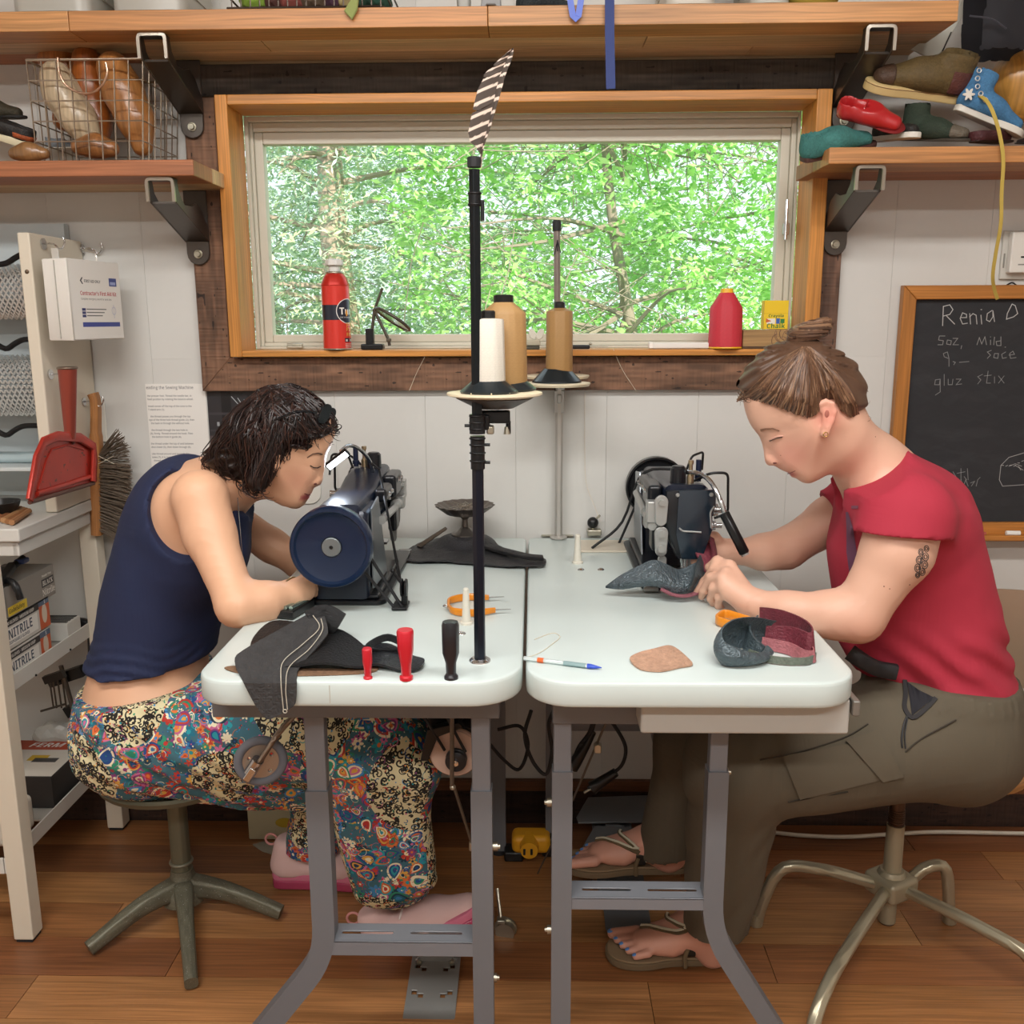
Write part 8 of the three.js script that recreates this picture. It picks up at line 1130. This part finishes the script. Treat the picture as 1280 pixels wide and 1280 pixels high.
// ---------- things on the wall shelves ----------
{
const j = at, lastW = (c) => phys(c, .3, 0, { map: grainTex, clearcoat: .4, clearcoatRoughness: .3 });
const frame = (heel, toe, up, L) => { const X = toe.clone().sub(heel).normalize(), Y = vv(up).addScaledVector(X, -vv(up).dot(X)).normalize(), Z = X.clone().cross(Y), s = heel.distanceTo(toe) / L; return new THREE.Matrix4().makeBasis(X.multiplyScalar(s), Y.multiplyScalar(s), Z.multiplyScalar(s)).setPosition(heel); };
const outl = [[0, 0], [.012, .028], [.07, .032], [.15, .038], [.2, .045], [.245, .036], [.268, 0], [.245, -.036], [.2, -.043], [.15, -.034], [.07, -.03], [.012, -.026]];
function shoe(label, heel, toe, up, o) {
const g = thing('shoe', label, 'shoe', 'odd shoes piled on the wall shelves'), M = frame(heel, toe, up, .268), sh = o.sole ?? .022, top = o.h ?? .075;
const F = field([cap([.035, sh + .02, 0], [.03, top, 0], .035, .031, .03), cap([.04, sh + .02, 0], [.13, sh + .03, 0], .034, .036, .03), ...(o.h > .09 ? [cap([.05, sh + .03, 0], [.06, top - .01, 0], .036, .034, .03)] : []), cap([.11, sh + .03, 0], [.225, sh + .012, 0], .038, .024, .035, [0, 0, 1], 1.35)]);
const hole = field([cap([.03, top + .02, 0], [.035, sh + .03, 0], .027, .02, .01), cap([.03, top + .02, 0], [o.open ?? .08, top + .01, 0], .027, .016, .02)]);
part(g, 'upper', metric(nets((x, y, z) => Math.max(F(x, y, z), sh - .004 - y, y - top - .006, -hole(x, y, z)), [-.02, 0, -.07], [.28, top + .04, .07], .0055), 0).applyMatrix4(M), o.mat);
part(g, 'sole', plate(outl, sh, { smooth: true, bevel: .004, bseg: 2 }).rotateX(-Math.PI / 2).translate(0, sh / 2, 0).applyMatrix4(M), o.soleM);
if (o.strap) { part(g, 'strap', sweep(curve([[.1, sh + .02, -.038], [.1, sh + .052, -.02], [.1, sh + .058, 0], [.1, sh + .05, .022], [.1, sh + .02, .038]], 16), rect2(.022, .003), { up: V(1, 0, 0), fixed: true }).applyMatrix4(M), o.mat); part(g, 'button', ball(.007, .1, sh + .024, .039, [1, 1, .5]).applyMatrix4(M), o.mat); }
if (o.laces) part(g, 'laces', [0, 1, 2, 3].map((i) => tube(curve([[.085 + i * .02, top * .86 - i * .008, -.022], [.095 + i * .02, top * .93 - i * .008, 0], [.088 + i * .02, top * .86 - i * .008, .022]], 6), .0024, 5).applyMatrix4(M)), o.laces);
if (o.cap) part(g, 'toe_cap', metric(nets((x, y, z) => Math.max(F(x, y, z) - .0022, sh - y, o.capX - x), [.12, 0, -.07], [.28, .1, .07], .006), 0).applyMatrix4(M), o.cap);
if (o.heelM) part(g, 'heel_counter', metric(nets((x, y, z) => Math.max(F(x, y, z) - .0022, sh - y, x - .062, y - top * .72, -hole(x, y, z)), [-.03, 0, -.06], [.08, .12, .06], .006), 0).applyMatrix4(M), o.heelM);
if (o.stripe) part(g, 'sole_line', plate(outl.map(([a, b]) => [a * 1.003 - .0004, b * 1.01]), .003, { smooth: true, bevel: .001 }).rotateX(-Math.PI / 2).translate(0, sh * .8, 0).applyMatrix4(M), o.stripe);
return g;
}
const white = mat(0xd9d6cc, .5), dk = leather(0x201e1c, .6), U = [0, 1, 0];
shoe('teal suede shoe with a dark sole at the end of the shoe shelf', j(1002, 203, .2), j(1094, 181, .16), [.1, 1, .35], { mat: leather(0x3f7d78, .8), soleM: mat(0x4a2f2a, .6), sole: .016, laces: mat(0x7fb0a6, .7), h: .08 });
shoe('red strap shoe tipped toe down on top of the shoe pile', j(1046, 142, .17), j(1131, 163, .22), [-.3, .75, .65], { mat: phys(0xb02226, .35, 0, { clearcoat: .3 }), soleM: mat(0x7a1a1c, .5), sole: .008, strap: 1, h: .062, open: .1 });
shoe('black shoe with a thick white sole lying under the red strap shoe', j(1092, 178, .12), j(1149, 172, .23), [0, 1, 0], { mat: dk, soleM: white, sole: .026, h: .06 });
shoe('dark green worn boot with a grey toe cap in the shoe pile', j(1126, 176, .13), j(1216, 177, .23), [0, 1, .2], { mat: leather(0x2c3a2c, .8), soleM: mat(0x3c352c, .7), sole: .012, h: .13, cap: leather(0x6b6254, .6), capX: .19 });
shoe('brown and olive high top shoe with a cream sole lying over the others', j(1200, 128, .16), j(1078, 110, .16), [-.1, .85, .5], { mat: leather(0x62502c, .7), soleM: mat(0xcbb27c, .55), sole: .026, h: .118, laces: mat(0x4a3222, .7), cap: leather(0x4a3424, .6), capX: .2, heelM: leather(0x5a2f28, .6), stripe: mat(0x6a4a30, .6) });
{ const g = shoe('blue canvas high top shoe with a white sole standing at a slant', j(1192, 138, .2), j(1276, 174, .2), [.2, 1, .1], { mat: leather(0x4a82b0, .8), soleM: white, sole: .024, h: .15, open: .06 }); const ey = []; for (const [a, b] of [[1224, 88], [1222, 98], [1222, 108], [1226, 117], [1232, 125]]) { const p = j(a, b, .236); ey.push(torus(.0045, .0014, p.x, p.y, p.z, undefined, 6.283, 5, 12)); } part(g, 'eyelets', ey, mat(0xdadde0, .3, .8)).userData.kind = 'stuff'; const f = j(1211, 118, .238); part(g, 'flower_patch', plate(Array.from({ length: 40 }, (_, i) => { const a = i / 40 * 6.283, r = .01 + .0035 * Math.cos(a * 6); return [f.x + r * Math.cos(a), f.y + r * Math.sin(a)]; }), .003).translate(0, 0, f.z), white); }
shoe('maroon low shoe with a yellow lining at the back of the shoe pile', j(1216, 178, .24), j(1262, 179, .17), U, { mat: leather(0x4a1c22, .6), soleM: mat(0x2a1a18, .6), sole: .008, h: .04 });
shoe('dark brown shoe at the edge of the picture under the wooden last', j(1300, 180, .24), j(1268, 180, .2), U, { mat: leather(0x2c1c18, .6), soleM: dk, sole: .01, h: .07 });
const last = (name, label, pts, z0, m, group) => { const P = pts.map(([a, b, r, z]) => [j(a, b, z ?? z0), r]), F = field(chain(P, .03)), bx = new THREE.Box3(); P.forEach(([p, r]) => { bx.expandByPoint(p.clone().addScalar(r + .02)); bx.expandByPoint(p.clone().addScalar(-r - .02)); }); const g = thing(name, label, 'shoe last', group); part(g, 'form', metric(nets(F, bx.min.toArray(), bx.max.toArray(), .006), 1), m); return g; };
last('shoe_last', 'large pale wooden shoe last on the shoe shelf beside the blue high top', [[1272, 128, .05], [1272, 100, .052], [1300, 96, .06], [1330, 130, .05]], .12, lastW(0xd9a658));
{ const g = thing('fabric_boot', 'black fabric boot shaft slumped over the wooden last', 'boot'), F = field([cap(j(1240, -40, .2), j(1236, 52, .2), .07, .06, .04), cap(j(1280, -20, .2), j(1290, 55, .2), .07, .055, .04)]); part(g, 'shaft', metric(nets((x, y, z) => F(x, y, z) - .008 * (fbm(x * 14, y * 14, z * 14) - .4), [...j(1180, 90, .08).toArray().slice(0, 2), .08], [j(1330, 0, .3).x, j(1240, -90, .2).y, .32], .007), 0), mat(0x1c1c22, .8)); part(g, 'strap', [tube(curve([j(1212, 20, .28), j(1240, 24, .283), j(1258, 36, .28)], 8), .002, 5)], mat(0x3a3a42, .8)); }
{ const g = thing('pattern_cone', 'pale rolled paper pattern leaning behind the brown high top', 'paper'); part(g, 'sheet', plate([[1138, 62], [1188, 25], [1208, -10], [1224, -10], [1192, 38], [1178, 66], [1160, 72]].map(([a, b]) => { const p = j(a, b, .1); return [p.x, p.y]; }), .004).translate(0, 0, .1), mat(0xc9c6ba, .7)); part(g, 'string', rod(j(1189, 40, .11), j(1178, 64, .11), .0015, 5), ironBlack); }
{ const zl = .275; single('shoelace', 'long yellow shoelace hanging from the shoe shelf over the blackboard', 'shoelace', sweep(curve([j(1216, 115, .21), j(1232, 125, .25), j(1241, 140, zl), j(1250, 170, zl), j(1254, 200, zl), j(1252, 240, zl - .01), j(1251, 280, zl - .02), j(1245, 315, zl - .04), j(1241, 345, zl - .06), j(1243, 362, zl - .08), j(1247, 374, zl - .09)], 50), rect2(.0075, .0016), { up: V(0, 0, 1) }), mat(0xb9a14c, .8)); }
{
const K = thing('wire_basket', 'wire basket full of wooden shoe lasts on the shelf left of the window', 'basket'), wire = mat(0xa39686, .35, .9), y0 = LY + .003, yT = j(110, 75, .22).y, zf = .225, zb = .02, W2 = [], x0t = j(33, 76, zf).x, x1t = j(179, 80, zf).x, x0b = j(46, 195, zf).x, x1b = j(178, 195, zf).x;
const X = (u, v) => lerp(lerp(x0b, x1b, u), lerp(x0t, x1t, u), v), Y2 = (v) => lerp(y0, yT, v), r = .0016, w = (l) => W2.push(tube(l, r, 5));
for (let i = 0; i <= 8; i++) for (const z of [zf, zb]) { const u = i / 8; w([[X(u, 0), y0, z], [X(u, 1), yT, z]]); if (z === zf) w([[X(u, 0), y0, zf], [X(u, 0), y0, zb]]); }
for (let k = 0; k <= 5; k++) { const v = k / 5; w([[X(0, v), Y2(v), zf], [X(1, v), Y2(v), zf], [X(1, v), Y2(v), zb], [X(0, v), Y2(v), zb], [X(0, v), Y2(v), zf]]); }
for (let m = 1; m < 6; m++) for (const u of [0, 1]) { const z = lerp(zf, zb, m / 6); w([[X(u, 0), y0, z], [X(u, 1), yT, z]]); }
part(K, 'wires', W2); K.children[0].material = wire; K.children[0].userData.kind = 'stuff';
part(K, 'rim', tube(bend([[X(0, 1), yT, zf], [X(1, 1), yT, zf], [X(1, 1), yT, zb], [X(0, 1), yT, zb], [X(0, 1), yT, zf]], .01), .0028, 8), wire);
part(K, 'handle', tube(curve([[72, 72], [74, 90], [82, 106], [100, 116], [115, 116], [128, 106], [134, 90], [132, 78]].map(([a, b]) => j(a, b, zf + .006)), 24), .0026, 8), mat(0xc9a890, .3, .9));
const gp = 'wooden shoe lasts in the wire basket';
last('shoe_last', 'pale whitish wooden last leaning at the front of the wire basket', [[70, 96, .034], [78, 118, .036], [98, 148, .034], [112, 172, .026]], .165, lastW(0xd9cdb6), gp);
last('shoe_last', 'dark orange wooden last in the middle of the wire basket', [[108, 76, .032], [112, 110, .033], [120, 150, .03], [124, 176, .022]], .12, lastW(0xa8622c), gp);
last('shoe_last', 'tall light brown wooden last at the window end of the wire basket', [[142, 86, .037], [154, 115, .04], [170, 150, .036], [178, 182, .024]], .15, lastW(0xb98450), gp);
last('shoe_last', 'orange wooden last with a hollow heel sticking out over the basket back', [[62, 74, .026], [76, 72, .028], [84, 90, .026], [80, 150, .026]], .08, lastW(0xc07a3e), gp);
last('shoe_last', 'short wooden last lying crosswise at the bottom of the wire basket', [[98, 184, .017], [120, 182, .021], [140, 186, .017]], .185, lastW(0xa8764a), gp);
shoe('dark olive shoe with a tan tongue at the left end of the shelf', j(-40, 150, .14), j(34, 148, .14), [0, 1, .1], { mat: leather(0x3a3424, .7), soleM: dk, sole: .012, h: .075, laces: mat(0xa89468, .7) });
shoe('sneaker with a thick cream sole and orange heel at the left end of the shelf', j(40, 188, .17), j(-44, 160, .17), [.1, 1, .15], { mat: leather(0x24211f, .6), soleM: mat(0xd8cfae, .6), sole: .03, h: .07, heelM: leather(0xb0562a, .7) });
last('shoe_last', 'small worn wooden last lying on the shelf in front of the basket corner', [[18, 192, .013], [36, 190, .015], [56, 192, .012]], .235, lastW(0x9a7650));
shoe('grey and pale blue shoe standing behind the wire basket', j(58, 186, .05), j(100, 186, .03), U, { mat: leather(0x9aa4ac, .7), soleM: white, sole: .012, h: .09 });
}
const uy = UPY + .001, pl2 = phys(0xd6d4cc, .35, 0, { transmission: .45, thickness: 0 });
const bin = (label, a, b, m, inside) => { const g = thing('storage_bin', label, 'bin'), x0 = j(a, 12, .24).x, x1 = j(b, 12, .24).x, w = x1 - x0, pr = rrect(w, .2, .03), P = pr.map(([x, z]) => [x, z]); part(g, 'bin', [plate(P, .004).rotateX(Math.PI / 2).translate((x0 + x1) / 2, uy + .003, .13), ...[[0, .003, .008, .98], [.008, .05, .05, 1.02], [.05, .12, .1, 1.06]].slice(1).map(([ya, yb, , s]) => { const q = pr.map(([x, z]) => [x * s, z * s]), i = pr.map(([x, z]) => [x * s * .965, z * s * .965]).reverse(); return plate(q, yb - ya, { holes: [i], bevel: 0 }).rotateX(Math.PI / 2).translate((x0 + x1) / 2, uy + (ya + yb) / 2, .13); })], m); if (inside) part(g, 'contents', box(w * .7, .05, .12, (x0 + x1) / 2, uy + .032, .14, { r: .01 }), inside); };
bin('clear plastic bin with yellow things inside, first on the upper shelf', 10, 108, pl2, mat(0xb09a3a, .6)); bin('clear plastic bin with yellow things inside, second on the upper shelf', 136, 228, pl2, mat(0xc0a84c, .6)); bin('white plastic bin on the upper shelf over the red thread cone', 834, 896, mat(0xc9c4b8, .5)); bin('pale grey bin on the upper shelf right of the navy strap', 940, 990, mat(0xb9b8ae, .5));
{ const g = thing('wire_tray', 'wire tray full of green and patterned cloth on the upper shelf', 'tray'), x0 = j(284, 10, .25).x, x1 = j(482, 10, .25).x, w = []; for (const y of [.004, .03, .06]) w.push(tube(bend([[x0, uy + y, .25], [x1, uy + y, .25], [x1, uy + y, .03], [x0, uy + y, .03], [x0, uy + y, .25]], .02), .0022, 5)); for (let i = 0; i <= 16; i++) { const x = lerp(x0 + .01, x1 - .01, i / 16); w.push(tube([[x, uy + .003, .03], [x, uy + .003, .25], [x, uy + .062, .25]], .0015, 4)); } const m = part(g, 'wires', w, mat(0x4a4038, .4, .7)); m.userData.kind = 'stuff';
const cl = [0x7fa03c, 0x5a3a34, 0x8a4a42, 0x6a5a48, 0x4a3040, 0xb0a070, 0x2f5a4a]; cl.forEach((c, i) => { const gg = new THREE.IcosahedronGeometry(.042, 3), p = gg.attributes.position; for (let k = 0; k < p.count; k++) { const s = 1 + .6 * (fbm(p.getX(k) * 40 + i, p.getY(k) * 40, p.getZ(k) * 40) - .5); p.setXYZ(k, p.getX(k) * s, p.getY(k) * s * .9, p.getZ(k) * s * 1.6); } gg.computeVertexNormals(); single('cloth', ['bright green cloth', 'dark red cloth', 'brick red cloth', 'taupe cloth', 'plum cloth', 'straw coloured cloth', 'sea green cloth'][i] + ' bundled in the wire tray on the upper shelf', 'cloth', gg.translate(lerp(x0 + .045, x1 - .045, i / 6), uy + .048, .15), mat(c, .9)); });
single('cloth_corner', 'green and cream knitted corner hanging over the upper shelf edge', 'cloth', plate([[430, 14], [436, 4], [445, -8], [449, -8], [447, 12], [440, 25]].map(([a, b]) => { const p = j(a, b, .272); return [p.x, p.y]; }), .008).translate(0, 0, .272), mat(0x8f9a5c, .9)); }
single('grey_cup', 'pale grey tapered cup standing on the upper shelf left of the feather', 'cup', lathe([[0, 0], [.014, 0], [.02, .09], [0, .09]], j(580, 12, .22).x, uy, .22), mat(0xa9aaa4, .5));
{ const x = j(614, 12, .22).x; single('grey_fitting', 'grey plastic fitting with an arched foot on the upper shelf', 'fitting', plate([[-.022, 0], [-.014, .0], [-.008, .008], [.008, .008], [.014, 0], [.022, 0], [.018, .1], [-.01, .1]], .04).translate(x, uy + .0005, .22), mat(0x8e8f90, .5)); }
{ const a = j(646, 10, .2), b = j(722, 8, .2); shoe('black sneaker with grey stitching on the upper shelf behind the blue ribbon', V(a.x, uy + .001, .2), V(b.x, uy + .001, .2), U, { mat: leather(0x20282a, .7), soleM: mat(0x15181a, .7), sole: .012, h: .08, laces: mat(0x5a6668, .7) }); }
single('ribbon', 'pale blue ribbon loop hanging over the upper shelf edge', 'ribbon', sweep([j(711, -12, .275), j(716, 20, .275), j(720, 24, .276), j(723, 20, .277), j(728, -12, .277)], rect2(.013, .0012), { up: V(0, .3, 1), fixed: true }), mat(0x6c82d8, .6));
single('strap', 'navy blue strap hanging from the upper shelf in front of the dark beam', 'strap', sweep([j(762, -14, .275), j(762, 40, .275), j(763.5, 111, .272)], rect2(.0195, .002), { up: V(0, 0, 1), fixed: true }), mat(0x2f3f78, .7));
{ const x = j(1020, 3, .2).x; single('yellow_bag', 'small yellow cloth bag on the upper shelf above the right bracket', 'bag', ball(.045, x, uy + .043, .18, [1.3, .95, .9]), mat(0xa8953c, .8)); }
}
// ---------- outside: ground and trees ----------
{
const dirt = tex(128, 128, 2, 2, (u, v) => { const k = fbm(u * 8, v * 8, 0, 8, 8); return mixc([.25, .35, .14], [.5, .6, .28], k); });
const g = single('lawn', 'green lawn outside the window under the trees', 'lawn', boxB(-14, 14, -0.5, -0.3, -24, -0.5, { r: 0 }), mat(0xffffff, 0.9, 0, { map: dirt })); g.userData = { kind: 'stuff', label: 'green lawn outside the window under the trees', category: 'lawn' };
const bark = mat(0x8f867a, 0.9), barkDark = mat(0x77685c, 0.9);
const leafM = (c, k = 0.4) => phys(c, 0.7, 0, { transmission: k, thickness: 0, side: THREE.DoubleSide });
const cluster = (n, L, W, droop, sr) => { // a spray of n pointed leaves
const pos = [];
for (let i = 0; i < n; i++) {
const a = i / n * 6.283 + rr(-.3, .3), d = V(Math.cos(a), rr(-droop, droop * .3), Math.sin(a)).normalize(), s = V(-d.z, rr(-.3, .3), d.x).normalize(), o = d.clone().multiplyScalar(L * rr(.1, .8) * sr).add(V(rr(-1, 1), rr(-1, 1), rr(-1, 1)).multiplyScalar(L * sr * .6));
const len = L * rr(.7, 1.15), p = [o, o.clone().addScaledVector(d, len * .45).addScaledVector(s, W * len), o.clone().addScaledVector(d, len), o.clone().addScaledVector(d, len * .45).addScaledVector(s, -W * len)];
for (const k of [0, 1, 2, 0, 2, 3]) pos.push(p[k].x, p[k].y, p[k].z);
}
const g = new THREE.BufferGeometry(); g.setAttribute('position', new THREE.Float32BufferAttribute(pos, 3)); g.computeVertexNormals(); return g;
};
const foliage = (parent, geo, m, pts, tints, s0, s1) => {
const im = new THREE.InstancedMesh(geo, m, pts.length); im.name = 'foliage'; im.userData.kind = 'stuff'; const M4 = new THREE.Matrix4(), c = new THREE.Color();
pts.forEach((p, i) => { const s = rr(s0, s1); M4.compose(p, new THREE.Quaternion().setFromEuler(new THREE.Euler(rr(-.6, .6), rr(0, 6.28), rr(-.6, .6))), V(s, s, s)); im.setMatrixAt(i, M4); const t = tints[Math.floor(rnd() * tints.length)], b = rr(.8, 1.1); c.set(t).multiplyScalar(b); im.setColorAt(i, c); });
parent.add(im); return im;
};
{
const t = thing('conifer_tree', 'grey green conifer outside the left half of the window with bare lower branches', 'tree');
const z = -5.2, b = at(425, 430, z), tr = [];
tr.push(tube(curve([[b.x, -0.29, z], [b.x + .05, 1, z], [b.x - .02, 2.2, z], [b.x, 4.4, z]], 12), (q) => 0.17 - 0.1 * q, 10));
const tips = [];
for (let i = 0; i < 46; i++) { const y = rr(0.5, 3.9), a = rr(0, 6.28), L = rr(.5, 1.5), p = V(b.x, y, z), e = V(b.x + Math.cos(a) * L, y + rr(-.25, .15), z + Math.sin(a) * L); const mid = p.clone().lerp(e, .5).add(V(0, rr(.02, .15), 0)); tr.push(tube(curve([p, mid, e], 6), (q) => .022 * (1 - q) + .004, 5)); tips.push([p, mid, e]); for (let k = 0; k < 3; k++) { const s = mid.clone().lerp(e, rr(0, 1)); tr.push(tube([s, s.clone().add(V(rr(-.3, .3), rr(-.3, .1), rr(-.3, .3)))], .004, 4)); } }
part(t, 'trunk', tr, mat(0xa99a8c, 0.9));
const pts = []; const noBare = (p) => fbm(p.x * 2.2 + 5, p.y * 2.2, p.z) > .43;
for (let i = 0; i < 8200; i++) { const y = rr(0.2, 4), R = 1.75, a = rr(0, 6.28), r = R * Math.sqrt(rr(.06, 1)); const p = V(b.x - .1 + Math.cos(a) * r, y, z - .2 + Math.sin(a) * r); if (noBare(p)) pts.push(p); }
foliage(t, cluster(9, .075, .13, .5, 1.3), leafM(0xffffff, .35), pts, [0xb4cdb0, 0xc4dcbc, 0xa4c2ac, 0xcfdcae, 0xb8d4c2], .7, 1.2);
}
const maple = (label, px, z, R, n, tints, seedY, h0, h1, L) => {
const t = thing('maple_tree', label, 'tree'), b = at(px, 400, z), tr = [tube(curve([[b.x + .3, -0.29, z], [b.x + .2, 1.1, z], [b.x, 2.2, z], [b.x - .1, h1, z]], 10), (q) => 0.055 - 0.03 * q, 8)];
for (let i = 0; i < 38; i++) { const p = V(b.x + .1, rr(.6, h1), z), e = V(b.x + rr(-R, R), p.y + rr(-.5, .6), z + rr(-.6, R * .8)); const m = p.clone().lerp(e, .5).add(V(rr(-.1, .1), rr(-.1, .2), 0)); tr.push(tube(curve([p, m, e], 7), (q) => .017 * (1 - q) + .003, 5)); for (let k = 0; k < 5; k++) { const s = p.clone().lerp(e, rr(.3, 1)); tr.push(tube(curve([s, s.clone().add(V(rr(-.25, .25), rr(-.2, .15), rr(-.2, .3))), s.clone().add(V(rr(-.5, .5), rr(-.5, 0), rr(-.3, .3)))], 4), .0035, 4)); } }
part(t, 'trunk', tr, bark);
const pts = []; for (let i = 0; i < n; i++) { const p = V(b.x + rr(-R, R), rr(h0, h1), z + rr(-R * .7, R * .7)); const e = ((p.x - b.x) / R) ** 2 + ((p.z - z) / R) ** 2; if (e < 1 && fbm(p.x * 1.7 + seedY, p.y * 2.6, p.z * 1.5) > .42) pts.push(p); }
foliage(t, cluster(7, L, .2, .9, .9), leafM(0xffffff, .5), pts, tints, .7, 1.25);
};
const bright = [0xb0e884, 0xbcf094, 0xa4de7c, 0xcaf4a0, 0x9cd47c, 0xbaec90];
maple('bright green leafy maple filling the right half of the window', 760, -4.6, 1.55, 7200, bright, 2, -.1, 3.6, .085);
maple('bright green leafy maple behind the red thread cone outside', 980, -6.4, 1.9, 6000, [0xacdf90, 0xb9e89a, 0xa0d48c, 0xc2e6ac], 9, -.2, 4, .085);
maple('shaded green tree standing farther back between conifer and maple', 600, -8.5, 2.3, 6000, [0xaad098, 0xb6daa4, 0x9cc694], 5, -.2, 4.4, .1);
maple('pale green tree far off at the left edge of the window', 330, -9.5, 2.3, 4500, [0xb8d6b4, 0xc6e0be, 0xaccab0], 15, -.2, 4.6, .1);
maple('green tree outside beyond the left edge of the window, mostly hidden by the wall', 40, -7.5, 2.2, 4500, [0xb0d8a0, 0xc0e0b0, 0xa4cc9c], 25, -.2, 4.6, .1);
}
// ---------- finish: things get their origin at their base, everything casts and takes shadow ----------
scene.updateMatrixWorld(true);
for (const o of [...scene.children]) {
if (!o.isGroup || o.userData_placed || o.position.lengthSq() > 0 || o.userData.kind === 'structure') continue;
const bx = new THREE.Box3().setFromObject(o); if (bx.isEmpty()) continue;
const c = bx.getCenter(V(0, 0, 0)); c.y = bx.min.y; if (o.userData.base) { c.set(...o.userData.base); delete o.userData.base; }
o.position.copy(c); for (const k of o.children) k.position.sub(c);
}
scene.traverse((o) => { if (o.isMesh) { o.castShadow = true; o.receiveShadow = true; } });
renderer.render(scene, camera);
